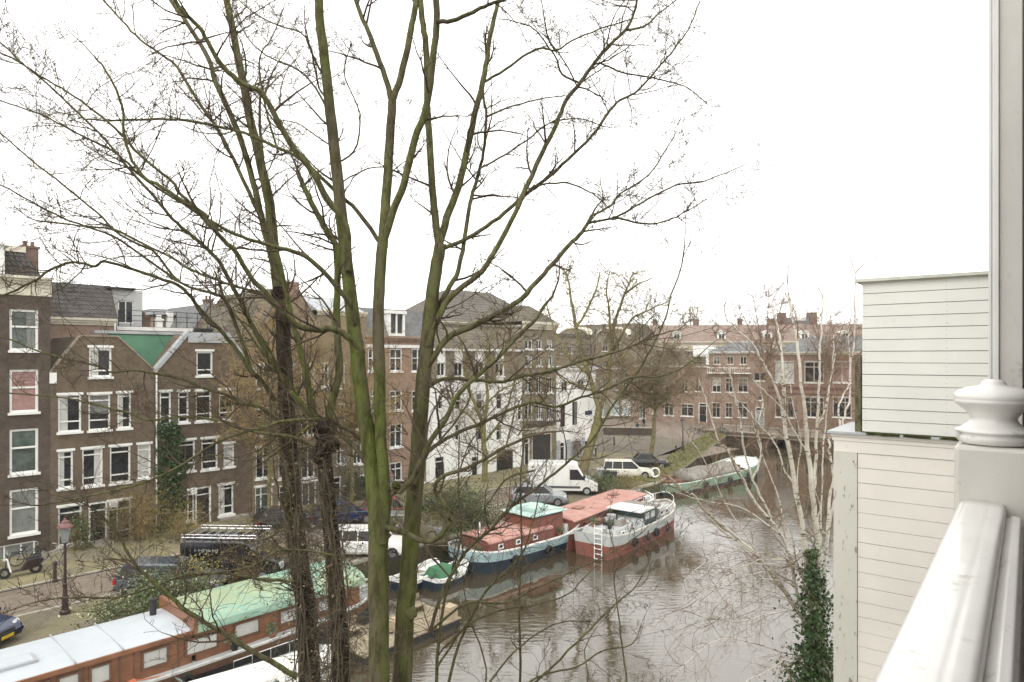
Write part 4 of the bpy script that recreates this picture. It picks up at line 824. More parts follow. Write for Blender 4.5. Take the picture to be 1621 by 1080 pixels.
for o in [q for q in bpy.data.objects if q.parent is None]:
    n_ = o.name.split('.')[0]
    if n_ == 'long_houseboat': deck_pots(o, ((4.1, -1.9), (5.6, -1.95), (-2.9, -1.95)), .98); coil(o, -1.6, -1.9, .98); line_to(o, (9.8, 1.7, 1.1), (10.6, 4.0, 1.3)); line_to(o, (-4, 2.1, 1.05), (-5, 3.6, 1.3)); fenders(o, (2.2, 7.4), -2.36, .62)
    if n_ == 'red_cabin_barge': deck_pots(o, ((-3.7, .6), (2.6, -1.35), (-3.6, -.8)), .92, 3); coil(o, -3.9, 0, .95); line_to(o, (-4.1, .5, 1.3), (-5.4, 3.2, 1.3)); fenders(o, (-1.6, 1.2), -1.8, .45)
    if n_ == 'pink_roofed_barge': line_to(o, (5.9, .6, 1.3), (7.6, 4.2, 1.3)); deck_pots(o, ((4.8, .9), (5.2, -.7), (-6.3, .4)), 1.35, 5); coil(o, 5.7, .2, .95)
    if n_ == 'green_barge': line_to(o, (7.6, .4, 1.8), (10.5, 3.6, 1.4)); coil(o, 6.0, .2, 1.12); fenders(o, (-3.2, .8, 4.2), -2.12, .55); deck_pots(o, ((-5.0, .9), (-7.3, .8)), .85, 6)
    if n_ == 'grey_red_boat':
        deck_pots(o, ((-4.2, -.6), (-4.3, .5), (-1.2, .9)), 1.56, 8); coil(o, 4.1, 0, 1.3); fenders(o, (-2.6, .4), -1.52, .55)
        mb = MB(); mb.lathe([(.26, 0), (.3, .3), (.26, .32)], (-2.0, .5, 1.57), 12); mb.build('tub', M_GALV, o); mb = MB(); mb.box(-3.9, -3.0, .35, .8, 1.56, 1.85); mb.build('crate', M_WOODB, o)
        mb = MB(); mb.loft([[(-3.4, -.9, 1.57), (-2.4, -.95, 1.57), (-2.4, -.3, 1.57), (-3.4, -.25, 1.57)], [(-3.2, -.8, 1.85), (-2.6, -.8, 1.92), (-2.7, -.4, 1.8), (-3.1, -.4, 1.88)]]); mb.build('covered_gear', M_TARP, o)
# lifebuoy on its post, quayside
r = empty('lifebuoy', G(1037, 768)+Vector((0, 0, 0)), 0, 'white ring lifebuoy on a post beside the green barge', 'lifebuoy')
mb = MB(); N = 20; rr = [(.36+.07*math.cos(a), .07*math.sin(a)) for a in [2*math.pi*k/6 for k in range(6)]]
mb.loft([[(c*math.cos(2*math.pi*k/N), dy, 1.05+c*math.sin(2*math.pi*k/N)) for c, dy in rr] for k in range(N+1)], cap=False); mb.build('ring', M_WHITE, r, smooth=True)
mb = MB(); mb.tube([(0, .1, 0), (0, .1, 1.6)], .04); mb.build('post', M_DARK, r)
# ------------------------------------------------------------------ cars
def arch_fill(x, r, hw, mb):
    for s in (-1, 1): mb.disc_y((x, 0, r), 0, r+.07, s*(hw-.03), s*(hw+.004), 18)
def car(name, label, loc, th, paint, L=4.2, W=1.75, Ht=1.45, kind='hatch', group='cars parked along the quay', cat='car', plate=None):
    r = empty(name, (loc[0], loc[1], loc[2] if len(loc) > 2 else 0), head(th), label, cat, group); hw = W/2; k = L/4.2
    belt = .92 if Ht < 1.7 else 1.1
    top = [(-2.1, .55), (-2.06, .88), (-1.6, belt), (-.5, belt-.01), (.7, belt-.02), (1.05, belt-.06), (1.7, .80), (2.0, .66), (2.1, .45)]
    if kind == 'sedan': top = [(-2.1, .6), (-2.05, .86), (-1.5, .9), (-.5, belt-.01), (.6, belt-.02), (1.0, belt-.06), (1.7, .78), (2.0, .66), (2.1, .45)]
    rings = []
    for x, zt in top:
        e = abs(x)/2.1; f = 1-.16*max(0, (e-.75)/.25)**2; h_ = hw*f; zb = .22 if e < .95 else .3
        x *= k
        rings.append([(x, -h_*.9, zb), (x, -h_, zb+.14), (x, -h_, (zt+zb)*.55), (x, -h_*.97, zt-.07), (x, -h_*.86, zt), (x, h_*.86, zt), (x, h_*.97, zt-.07), (x, h_, (zt+zb)*.55), (x, h_, zb+.14), (x, h_*.9, zb)])
    mb = MB(); mb.loft(rings); mb.build('body', paint, r, smooth=False, bevel=.02)
    rb = {'hatch': (-1.98, -1.6), 'wagon': (-2.0, -1.75), 'sedan': (-1.55, -.95), 'suv': (-2.0, -1.8), 'cabrio': (-1.2, -.7)}[kind]
    a0, a1, b1, b0 = rb[0]*k, rb[1]*k, .28*k, 1.02*k; g = hw*.86; gt = hw*.68
    mb = MB(); mb.loft([[(a0, -g, belt-.05), (b0, -g, belt-.08), (b0, g, belt-.08), (a0, g, belt-.05)], [(a1, -gt, Ht-.06), (b1, -gt, Ht-.06), (b1, gt, Ht-.06), (a1, gt, Ht-.06)]]); mb.build('windows', M_GLASS, r)
    mb = MB(); mb.loft([[(a1-.06, -gt-.03, Ht-.07), (b1+.07, -gt-.03, Ht-.07), (b1+.07, gt+.03, Ht-.07), (a1-.06, gt+.03, Ht-.07)], [(a1+.05, -gt+.08, Ht), (b1-.1, -gt+.08, Ht), (b1-.1, gt-.08, Ht), (a1+.05, gt-.08, Ht)]])
    for s in (-1, 1):
        mb.tube([(a0+.02, s*g, belt-.04), (a1-.02, s*gt, Ht-.05)], .045, 5); mb.tube([(b0, s*g, belt-.07), (b1+.04, s*gt, Ht-.05)], .035, 5)
        mb.tube([(-.45*k, s*(g+.01), belt-.04), (-.45*k, s*(gt+.01), Ht-.05)], .035, 5)
        if kind in ('wagon', 'suv'): mb.tube([(-1.25*k, s*(g+.01), belt-.04), (-1.2*k, s*(gt+.01), Ht-.05)], .04, 5)
    mb.build('roof', M_BLACKP if kind == 'cabrio' else paint, r)
    rw = .31 if kind != 'suv' else .36
    for x in (-1.3*k, 1.32*k):
        for s in (-1, 1):
            mb = MB(); mb.disc_y((x, 0, rw), .2, rw, *sorted((s*(hw-.2), s*(hw+.012))), 18); wo = mb.build('wheel', M_TYRE, r)
            mb = MB(); mb.disc_y((x, 0, rw), 0, .2, *sorted((s*(hw-.15), s*(hw-.0))), 12); mb.build('hub', M_CHROME, wo)
    for s in (-1, 1):
        mb = MB(); mb.loft([[(1.86*k, s*hw*.5, .6), (1.99*k, s*hw*.5, .68), (1.9*k, s*hw*.9, .68), (1.8*k, s*hw*.92, .6)], [(1.9*k, s*hw*.5, .74), (1.9*k, s*hw*.52, .755), (1.78*k, s*hw*.9, .76), (1.72*k, s*hw*.94, .72)]]); mb.build('headlight', M_LAMP, r)
        mb = MB(); mb.box(-2.1*k, -1.98*k, *sorted((s*hw*.62, s*hw*.9)), .62, .84); mb.build('tail_light', M_RED, r)
        mb = MB(); mb.box(.72*k, .86*k, *sorted((s*hw, s*(hw+.16))), belt-.02, belt+.1); mb.build('mirror', paint, r)
    for bx in ((1.98*k, 2.1*k+.03, -hw*.7, hw*.7, .28, .42), (-2.13*k, -2.05*k, -hw*.8, hw*.8, .3, .44)): mb = MB(); mb.box(*bx); mb.build('bumper', M_BLACKP if kind != 'suv' else M_CHROME, r)
    mb = MB(); mb.box(2.03*k, 2.1*k+.01, -hw*.4, hw*.4, .5, .6); mb.build('grille', M_DARK, r)
    for s in (-1, 1):
        mb = MB()
        for xx in (-1.0*k, .0, .95*k): mb.box(xx, xx+.012, *sorted((s*(hw-.004), s*(hw+.004))), .32, belt-.14)
        mb.box(-.35*k, -.2*k, *sorted((s*hw, s*(hw+.02))), belt-.22, belt-.18); mb.build('door_seam', M_DARK, r)
    if plate: mb = MB(); mb.box(2.1*k+.03, 2.1*k+.045, -.26, .26, .32, .44); mb.build('number_plate', plain('yellow_plate', (.62, .42, .03), .5), r)
    return r
P_BLUE = plain('dark_blue_car_paint', (.012, .025, .075), .22, .2, 1, coat=.6)
P_GREY = plain('steel_grey_car_paint', (.10, .115, .135), .25, .2, 1, metal=.3, coat=.6)
P_SILV = plain('silver_car_paint', (.30, .32, .34), .3, .2, 1, metal=.3, coat=.5)
P_WHITE = plain('white_car_paint', (.72, .72, .69), .3, .08, 1, coat=.4)
P_CREAMC = plain('cream_car_paint', (.66, .64, .55), .35, .1, 1, coat=.3)
P_BLK = plain('black_car_paint', (.012, .012, .016), .2, .2, 1, coat=.6)
P_RED = plain('dark_red_car_paint', (.18, .012, .02), .25, .2, 1, coat=.5)
car('parked_car', 'dark blue hatchback with yellow plate, cut off at the left edge', (-20.75, 25.0), 97, P_BLUE, 4.2, plate=1)
car('parked_car', 'steel grey hatchback between the street lamp and the black van', (-15.3, 30.4), 90, P_GREY, 4.7, 1.85, 1.48, 'wagon')
car('parked_car', 'white estate car seen between the tree stems behind the green roof', (-7.7, 36.3), 92, P_WHITE, 4.5, 1.8, 1.48, 'wagon')
car('parked_car', 'black hatchback on the far side, behind the roof rack van', (-13.8, 41.5), 60, P_BLK, 4.0, group=None)
car('parked_car', 'dark blue saloon just behind the ivy-clad tree stems', (-10.9, 43.0), 60, P_BLUE, 4.3, kind='sedan', group=None)
car('parked_car', 'dark red hatchback glimpsed behind the green tree stem', (-8.0, 44.2), 80, P_RED, 3.9, group=None)
car('parked_car', 'silver hatchback between the two green tree stems', (-5.9, 39.8), 92, P_SILV, 4.0)
car('parked_car', 'dark grey car behind the tangled twigs right of the tree stems', (-4.7, 42.6), 92, P_GREY, 4.2)
car('parked_car', 'silver-grey car in front of the white van', (2.0, 48.7), 92, P_SILV, 4.1)
car('parked_car', 'cream vintage estate car beside the wheelie bins', (10.2, 59.2), 94, P_CREAMC, 4.6, 1.75, 1.6, 'suv')
car('parked_car', 'black soft-top car behind the cream vintage estate', (13.0, 64.6), 93, P_BLK, 4.2, 1.7, 1.4, 'cabrio')
def van(name, label, loc, th, paint, L, W, Ht, rack=False, white=False):
    r = empty(name, (loc[0], loc[1], 0), head(th), label, 'van'); hw = W/2; h2 = L/2
    prof = [(-h2, .35), (-h2, Ht-.15), (-h2+.12, Ht), (h2-1.9, Ht), (h2-1.55, Ht-.12), (h2-.95, 1.32), (h2-.15, 1.05), (h2, .8), (h2, .35)]
    rings = []
    for s, f in ((-1, 1), (1, 1)):
        pass
    mb = MB(); n = len(prof)
    def ring(y, zf, inset): return [(x if abs(x) < h2-.01 else x-inset*(1 if x > 0 else -1), y, z-(inset if z > .5 else 0)) for x, z in prof]
    mb.loft([ring(-hw*.93, 1, .12), ring(-hw, 1, .0+.04), ring(-hw+.12, 1, 0), ring(hw-.12, 1, 0), ring(hw, 1, .04), ring(hw*.93, 1, .12)][1:5]); mb.build('body', paint, r, bevel=.03)
    zb = 1.2 if Ht > 2.2 else 1.1
    mb = MB()
    for s in (-1, 1):
        y0, y1 = sorted((s*(hw-.01), s*(hw+.012))); mb.prism_y([(h2-2.15, zb), (h2-1.0, zb), (h2-1.55, Ht-.45), (h2-2.15, Ht-.45)], y0, y1)
    mb.loft([[(h2-.92, -hw*.84, 1.36), (h2-.92, hw*.84, 1.36), (h2-.96, hw*.84, 1.33), (h2-.96, -hw*.84, 1.33)], [(h2-1.47, -hw*.8, Ht-.22), (h2-1.47, hw*.8, Ht-.22), (h2-1.52, hw*.8, Ht-.22), (h2-1.52, -hw*.8, Ht-.22)]])
    mb.build('windows', M_GLASS, r)
    for x in (-h2+.95, h2-.85):
        for s in (-1, 1):
            mb = MB(); mb.disc_y((x, 0, .34), .2, .34, *sorted((s*(hw-.22), s*(hw+.015))), 18); wo = mb.build('wheel', M_TYRE, r)
            mb = MB(); mb.disc_y((x, 0, .34), 0, .2, *sorted((s*(hw-.15), s*(hw+.002))), 12); mb.build('hub', M_GALV, wo)
    for s in (-1, 1):
        mb = MB(); mb.box(h2-.3, h2+.015, *sorted((s*hw*.6, s*hw*.94)), .72, .98); mb.build('headlight', M_LAMP, r)
        mb = MB(); mb.box(h2-1.15, h2-1.0, *sorted((s*(hw+.0), s*(hw+.22))), 1.25, 1.55); mb.build('mirror', M_BLACKP, r)
        mb = MB(); mb.box(-h2-.012, -h2+.08, *sorted((s*hw*.84, s*hw*.97)), .9, 1.3); mb.build('tail_light', M_RED, r)
    for nm_, bx in (('bumper', (h2-.2, h2+.06, -hw*.9, hw*.9, .35, .58)), ('bumper', (-h2-.05, -h2+.1, -hw*.9, hw*.9, .35, .5)), ('side_strip', (-h2+1.4, h2-1.35, -hw-.02, -hw+.05, .55, .72)), ('side_strip', (-h2+1.4, h2-1.35, hw-.05, hw+.02, .55, .72))): mb = MB(); mb.box(*bx); mb.build(nm_, M_BLACKP if not white else plain('grey_bumper', (.08, .08, .08), .6), r)
    mb = MB()
    for s in (-1, 1):
        for x in (-h2+.15, h2-2.2, h2-2.25-1.2): mb.box(x, x+.015, *sorted((s*(hw-.0), s*(hw+.004))), .6, Ht-.3)
    mb.box(h2+.0, h2+.02, -.5, .5, .6, .8); mb.build('seam', M_DARK, r)
    if rack:
        mb = MB(); z = Ht+.16; x0, x1 = -h2+.1, h2-1.2
        for y in (-hw+.05, hw-.05): mb.tube([(x0, y, z), (x1, y, z)], .035, 6); mb.tube([(x0, y, z+.14), (x1, y, z+.14)], .022, 6)
        for k in range(9): x = x0+(x1-x0)*k/8; mb.tube([(x, -hw+.05, z+.02), (x, hw-.05, z+.02)], .028, 6)
        for x in (x0, (x0+x1)/2, x1):
            for y in (-hw+.05, hw-.05): mb.tube([(x, y, Ht-.06), (x, y, z+.14)], .03, 6)
        mb.build('roof_rack', M_CHROME, r)
        mb = MB()   # worn white sign-writing on the flank, illegible in the photo: short strokes
        x = -h2+.75; yy = -hw-.006
        for k, wd in enumerate((.16, .2, .2, .18, .2, .12)):
            mb.box(x, x+.03, yy, yy+.005, 1.45, 1.6); mb.box(x+.03, x+wd-.05, yy, yy+.005, 1.5+.02*(k%3), 1.53+.02*(k%3))
            if k in (1, 2, 4): mb.box(x+wd-.04, x+wd, yy, yy+.005, 1.42, 1.56)
            x += wd+.03
        mb.build('lettering', plain('worn_white_lettering', (.28, .28, .28), .7), r)
    return r
van('parked_van', 'black van with a silver roof rack and worn white lettering', (-13.3, 32.6), 93, P_BLK, 4.9, 1.9, 1.95, rack=True)
van('parked_van', 'white high-roofed panel van in front of the white houses', (4.0, 52.7), 95, P_WHITE, 5.4, 2.0, 2.45, white=True)
# ------------------------------------------------------------------ two-wheelers
def bike(name, label, loc, th, frame, lean=.1, group='bicycles', rim=None):
    r = empty(name, loc, head(th), label, 'bicycle', group); r.rotation_euler = (lean, 0, head(th))
    for x in (-.52, .52):
        mb = MB(); mb.disc_y((x, 0, .34), .30, .34, -.02, .02, 20); wo = mb.build('wheel', rim or M_TYRE, r)
        mb = MB()
        for k in range(8): a = math.pi*k/8; mb.tube([(x-.31*math.cos(a), 0, .34-.31*math.sin(a)), (x+.31*math.cos(a), 0, .34+.31*math.sin(a))], .004, 3)
        mb.build('spokes', M_CHROME, wo)
    mb = MB(); B_, S_, H_, C_ = (-.52, 0, .34), (-.2, 0, .85), (.38, 0, .88), (-.06, 0, .30)
    for a, b in ((B_, C_), (B_, S_), (C_, S_), (C_, H_), ((-.17, 0, .68), (.36, 0, .78)), (H_, (.52, 0, .34))): mb.tube([a, b], .02, 6)
    mb.build('frame', frame, r)
    mb = MB(); mb.tube([(.38, 0, .88), (.34, 0, 1.03)], .018); mb.tube([(.22, -.28, 1.05), (.36, -.15, 1.06), (.36, .15, 1.06), (.22, .28, 1.05)], .016); mb.build('handlebar', M_CHROME, r)
    mb = MB(); mb.loft([[(-.36, -.09, .9), (-.08, -.03, .92), (-.08, .03, .92), (-.36, .09, .9)], [(-.35, -.08, .95), (-.08, -.02, .95), (-.08, .02, .95), (-.35, .08, .95)]]); mb.tube([(-.2, 0, .84), (-.22, 0, .92)], .018); mb.build('saddle', M_BLACKP, r)
    mb = MB(); mb.box(-.75, -.3, -.07, .07, .72, .74); mb.build('carrier', M_DARK, r)
    return r
bike('bicycle', 'pale framed bicycle leaning on the wall beside the scooter', G(76, 896, .09), 46, M_GALV, rim=M_GALV)
bike('bicycle', 'dark bicycle on the pavement behind the scooter', G(46, 893, .09), 44, M_BLACKP)
def copy_thing(src, loc, th, label):
    c = copy_tree(src); c.location = loc; c.rotation_euler = (random.uniform(-.12, .12), 0, head(th)); c['label'] = label; return c
b0_ = bike('bicycle', 'dark bicycle leaning on the bridge railing, first from the grassy bank', A3+BR*-.6+BI*-.25+Vector((0, 0, .1)), 128, M_DARK)
for k, (dx, dy, th, lb) in enumerate(((.8, -.5, 118, 'dark bicycle parked just in front of the bridge railing above the arch'), (-1.9, -1.2, 60, 'bicycle on the bank at the left foot of the bridge'), (-2.6, -2.6, 80, 'bicycle lying in the cluster beside the green barge bow'), (-1.4, -3.0, 30, 'bicycle closest to the water in the cluster by the bridge'))):
    copy_thing(b0_, A3+BR*dx+BI*dy+Vector((-1.2, 0, .15)), th, lb)
# more bikes near the doors further along
copy_thing(b0_, QN_(27.5, 42.6, .1), 45, 'dark bicycle against the arched window house beside its door'); copy_thing(b0_, QN_(5.6, 40.9, .1), 52, 'dark bicycle standing on the pavement at the left edge, before the basement window'); copy_thing(b0_, QN_(33.5, 42.6, .1), 48, 'dark bicycle against the orange brick house')
for px, lb in ((962, 'dark bicycle on the low wall, left of the walking person'), (985, 'dark bicycle by the low wall nearest the walking person')): copy_thing(b0_, G(px, 687, .03), 100, lb)
def scooter(loc, th):
    r = empty('motor_scooter', loc, head(th), 'dark motor scooter with a white leg shield beside the basement window', 'scooter')
    for x in (-.62, .62):
        mb = MB(); mb.disc_y((x, 0, .26), .13, .26, -.055, .055, 18); wo = mb.build('wheel', M_TYRE, r); mb = MB(); mb.disc_y((x, 0, .26), 0, .13, -.04, .04, 10); mb.build('hub', M_CHROME, wo)
    mb = MB(); mb.loft([[(-.95, -.05, .55), (-.95, .05, .55), (-.95, .05, .7), (-.95, -.05, .7)], [(-.7, -.2, .35), (-.7, .2, .35), (-.7, .17, .78), (-.7, -.17, .78)], [(-.3, -.19, .28), (-.3, .19, .28), (-.3, .15, .76), (-.3, -.15, .76)], [(-.05, -.16, .25), (-.05, .16, .25), (-.05, .14, .34), (-.05, -.14, .34)], [(.35, -.16, .25), (.35, .16, .25), (.35, .14, .32), (.35, -.14, .32)]]); mb.build('body', plain('maroon_paint', (.018, .006, .009), .3, coat=.5), r, bevel=.03)
    mb = MB(); mb.loft([[(.36, -.2, .3), (.36, .2, .3), (.42, .2, .3), (.42, -.2, .3)], [(.5, -.17, .95), (.5, .17, .95), (.56, .1, .95), (.56, -.1, .95)]]); mb.build('leg_shield', M_WHITE, r)
    mb = MB(); mb.loft([[(-.85, -.12, .78), (-.85, .12, .78), (-.1, .12, .76), (-.1, -.12, .76)], [(-.82, -.1, .88), (-.82, .1, .88), (-.15, .09, .84), (-.15, -.09, .84)]]); mb.build('seat', M_BLACKP, r, bevel=.02)
    mb = MB(); mb.tube([(.45, -.32, 1.05), (.52, 0, 1.0), (.45, .32, 1.05)], .025); mb.tube([(.62, 0, .26), (.5, 0, 1.0)], .035); mb.build('handlebar', M_DARK, r)
    for s in (-1, 1): mb = MB(); mb.tube([(.46, s*.25, 1.06), (.48, s*.33, 1.22)], .01); mb.lathe([(.0, 0), (.06, .02), (.06, .05), (0, .07)], (.48, s*.35, 1.2), 8); mb.build('mirror', M_CHROME, r)
    mb = MB(); mb.tube([(-.3, -.2, .25), (-.9, -.22, .3)], .05); mb.build('exhaust', M_CHROME, r)
    mb = MB(); mb.lathe([(0, .0), (.08, .02), (.08, .08), (0, .1)], (.6, 0, .85), 10); mb.build('headlight', M_LAMP, r)
scooter(G(32, 912, .08), 225)
# ------------------------------------------------------------------ street furniture
M_LAMPR = plain('dark_red_iron', (.040, .017, .015), .5, .3)
def lamp_post(loc, label, hgt=3.95):
    r = empty('street_lamp', loc, .4, label, 'street lamp', 'street lamps')
    mb = MB(); mb.lathe([(.2, 0), (.2, .12), (.13, .2), (.12, .62), (.15, .66), (.09, .8), (.075, 1.2), (.10, 1.24), (.06, 1.3), (.05, hgt-1.05), (.09, hgt-1.0), (.05, hgt-.9)], sides=12); mb.build('post', M_LAMPR, r, smooth=False)
    z = hgt-.9; mb = MB()
    for k in range(4):
        a = math.pi/4+k*math.pi/2; mb.tube([(.12*math.cos(a), .12*math.sin(a), z), (.27*math.cos(a), .27*math.sin(a), z+.55)], .016, 5)
    mb.lathe([(.12, -.06), (.14, 0)], (0, 0, z), 4); mb.build('lantern_frame', M_GALV, r)
    mb = MB(); mb.loft([[(.1*math.cos(math.pi/4+k*math.pi/2), .1*math.sin(math.pi/4+k*math.pi/2), z+.02) for k in range(4)], [(.25*math.cos(math.pi/4+k*math.pi/2), .25*math.sin(math.pi/4+k*math.pi/2), z+.53) for k in range(4)]]); mb.build('glass', plain('lantern_glass', (.25, .27, .26), .15), r)
    mb = MB(); mb.lathe([(.3, .55), (.29, .6), (.15, .74), (.15, .80), (.06, .86), (.02, .95)], (0, 0, z), 8); mb.build('cap', plain('faded_red_cap', (.17, .085, .075), .6), r)
    return r
lp = lamp_post(G(103, 972), 'dark red street lamp left of the grey hatchback')
for loc, lb in ((G(1081, 716), 'dark red street lamp by the grassy bank'), (G(617, 850), 'street lamp hidden behind the two green tree stems'), (G(1258, 696, .4)+BI*1.0, 'street lamp on the bridge over the arch')):
    c = copy_tree(lp); c.location = loc; c['label'] = lb
def bollard(loc, label, src=None):
    if src: c = copy_tree(src); c.location = loc; c['label'] = label; return c
    mb = MB(); mb.lathe([(.11, 0), (.11, .1), (.08, .16), (.07, .75), (.10, .8), (.09, .95), (.03, 1.02)], sides=10); o = mb.build('bollard', M_LAMPR, loc=loc); return tag(o, label, 'bollard', 'pavement bollards')
bo = bollard(G(87, 922), 'brown bollard on the kerb left of the street lamp')
for p, lb in ((G(584, 826), 'bollard behind the thick green stem'), (G(943, 724), 'bollard beside the large mossy street tree'), (G(972, 705), 'bollard on the paved corner near the low wall'), (G(1070, 720), 'bollard left of the lamp by the grassy bank'), (G(870, 748), 'bollard between white van and the grey garage door'), (G(535, 828), 'bollard by the dark door of the arched window house')): bollard(p, lb, bo)
def bin_(loc, label, mat):
    r = empty('wheelie_bin', loc, R(-5), label, 'wheelie bin', 'bins on the quay'); mb = MB(); mb.loft([[(-.24,-.28,.06),(.24,-.28,.06),(.24,.28,.06),(-.24,.28,.06)],[(-.29,-.36,1.0),(.29,-.36,1.0),(.29,.34,1.0),(-.29,.34,1.0)]]); mb.build('body', mat, r, bevel=.02)
    mb = MB(); mb.box(-.31, .31, -.39, .38, 1.0, 1.07); mb.tube([(-.25, .42, .98), (.25, .42, .98)], .02); mb.build('lid', mat, r, bevel=.02)
    mb = MB(); mb.disc_y((-.27, 0, .12), 0, .12, .2, .26); mb.disc_y((.27, 0, .12), 0, .12, .2, .26); mb.build('wheel', M_TYRE, r)
for px, py, lb, m_ in ((950, 762, 'grey wheelie bin at the left end of the row of bins', M_GALV), (960, 765, 'dark green wheelie bin, middle of the row of bins', plain('bin_green', (.02, .045, .035), .6)), (971, 766, 'navy wheelie bin at the right end of the row of bins', M_NAVY)): bin_(G(px, py), lb, m_)
# low wall in front of the far houses
r = empty('low_wall', G(955, 688)+Vector((0, 0, 0)), math.atan2(BR.y, BR.x)*.25, 'low dark brick wall with a stone cap in front of the shopfront house', 'wall')
mb = MB(); mb.box(0, 6.6, 0, .35, 0, .95); mb.build('brickwork', M_BR_DARK, r); mb = MB(); mb.box(-.05, 6.65, -.05, .4, .95, 1.05); mb.build('coping', M_KERB, r)
# planters by the doors
def planter(loc, label, s=1.0):
    r = empty('flower_pot', loc, 0, label, 'flower pot', 'pots by the front doors'); mb = MB(); mb.lathe([(.16*s, 0), (.24*s, .35*s), (.26*s, .38*s), (.2*s, .37*s)], sides=12); mb.build('pot', plain('terracotta', (.30, .14, .09), .8), r); return r
# ------------------------------------------------------------------ person walking
def person(loc, rz, label, coat, trousers, phase=1, hgt=1.74):
    k = hgt/1.74; root = empty('person', loc, rz, label, 'person')
    J = {'pel': (0, 0, .93), 'sp': (0, .0, 1.12), 'ch': (0, .01, 1.34), 'nk': (0, .02, 1.47), 'hb': (0, .03, 1.56), 'hc': (0, .035, 1.64), 'ht': (0, .03, 1.71),
         'hl': (-.1, 0, .90), 'kl': (-.11, .12*phase, .50), 'al': (-.11, -.02*phase+.02, .10), 'tl': (-.12, .16*phase*.5+.12, .04), 'hr': (.1, 0, .90), 'kr': (.11, -.02*phase, .48), 'ar': (.11, -.26*phase, .13), 'tr': (.12, -.14*phase, .03),
         'sl': (-.19, .01, 1.40), 'el': (-.25, -.06*phase, 1.13), 'wl': (-.24, .08, .90), 'fl': (-.23, .13, .80), 'sr': (.19, .01, 1.40), 'er': (.25, .04*phase, 1.13), 'wr': (.24, .14, .92), 'fr': (.23, .2, .83)}
    E = [('pel','sp'),('sp','ch'),('ch','nk'),('nk','hb'),('hb','hc'),('hc','ht'),('pel','hl'),('hl','kl'),('kl','al'),('al','tl'),('pel','hr'),('hr','kr'),('kr','ar'),('ar','tr'),('ch','sl'),('sl','el'),('el','wl'),('wl','fl'),('ch','sr'),('sr','er'),('er','wr'),('wr','fr')]
    Rr = dict(pel=.14, sp=.13, ch=.15, nk=.06, hb=.075, hc=.10, ht=.06, hl=.095, kl=.065, al=.045, tl=.04, hr=.095, kr=.065, ar=.045, tr=.04, sl=.07, el=.05, wl=.035, fl=.03, sr=.07, er=.05, wr=.035, fr=.03)
    ks = list(J); me = bpy.data.meshes.new('body'); me.from_pydata([tuple(c*k for c in J[q]) for q in ks], [(ks.index(a), ks.index(b)) for a, b in E], [])
    me.materials.append(coat); me.materials.append(trousers); me.materials.append(plain('skin', (.45, .27, .2), .6))
    o = bpy.data.objects.new('body', me); COL.objects.link(o); o.parent = root
    sk = o.modifiers.new('s', 'SKIN'); sk.use_smooth_shade = True
    for i, q in enumerate(ks): me.skin_vertices[0].data[i].radius = (Rr[q]*k, Rr[q]*k*.85); me.skin_vertices[0].data[i].use_root = q == 'pel'
    o.modifiers.new('ss', 'SUBSURF').levels = 1; o.modifiers['ss'].render_levels = 1
    dg = bpy.context.evaluated_depsgraph_get(); me2 = bpy.data.meshes.new_from_object(o.evaluated_get(dg)); o.modifiers.clear(); o.data = me2
    for p in me2.polygons:
        c = p.center; p.material_index = 2 if (c.z > 1.5*k or (c.z < .87*k and abs(c.x) > .19*k)) else (1 if c.z < .86*k else 0); p.use_smooth = True
    mb = MB(); mb.lathe([(.07, -.06), (.108, 0), (.105, .06), (.06, .11), (.01, .12)], (0, .0, 1.65*k), 12); mb.build('hair', plain('dark_hair', (.03, .02, .015), .8), root, smooth=True)
    mb = MB(); mb.lathe([(.19, 0), (.19, .2), (.2, .42), (.16, .5)], (0, 0, .82*k), 12)
    mb.v = [(x, y*.72, z) for x, y, z in mb.v]; mb.build('coat', coat, root, smooth=True)
    return root
person(G(1009, 688), R(200), 'person in a dark coat walking past the low wall', plain('dark_coat', (.02, .03, .035), .8), plain('dark_trousers', (.03, .03, .04), .8))
person(G(1019, 678), R(150), 'person in black by the tall windows, a little behind the walker', plain('black_coat', (.015, .015, .018), .8), plain('dark_trousers', (.03, .03, .04), .8), -1, 1.68)
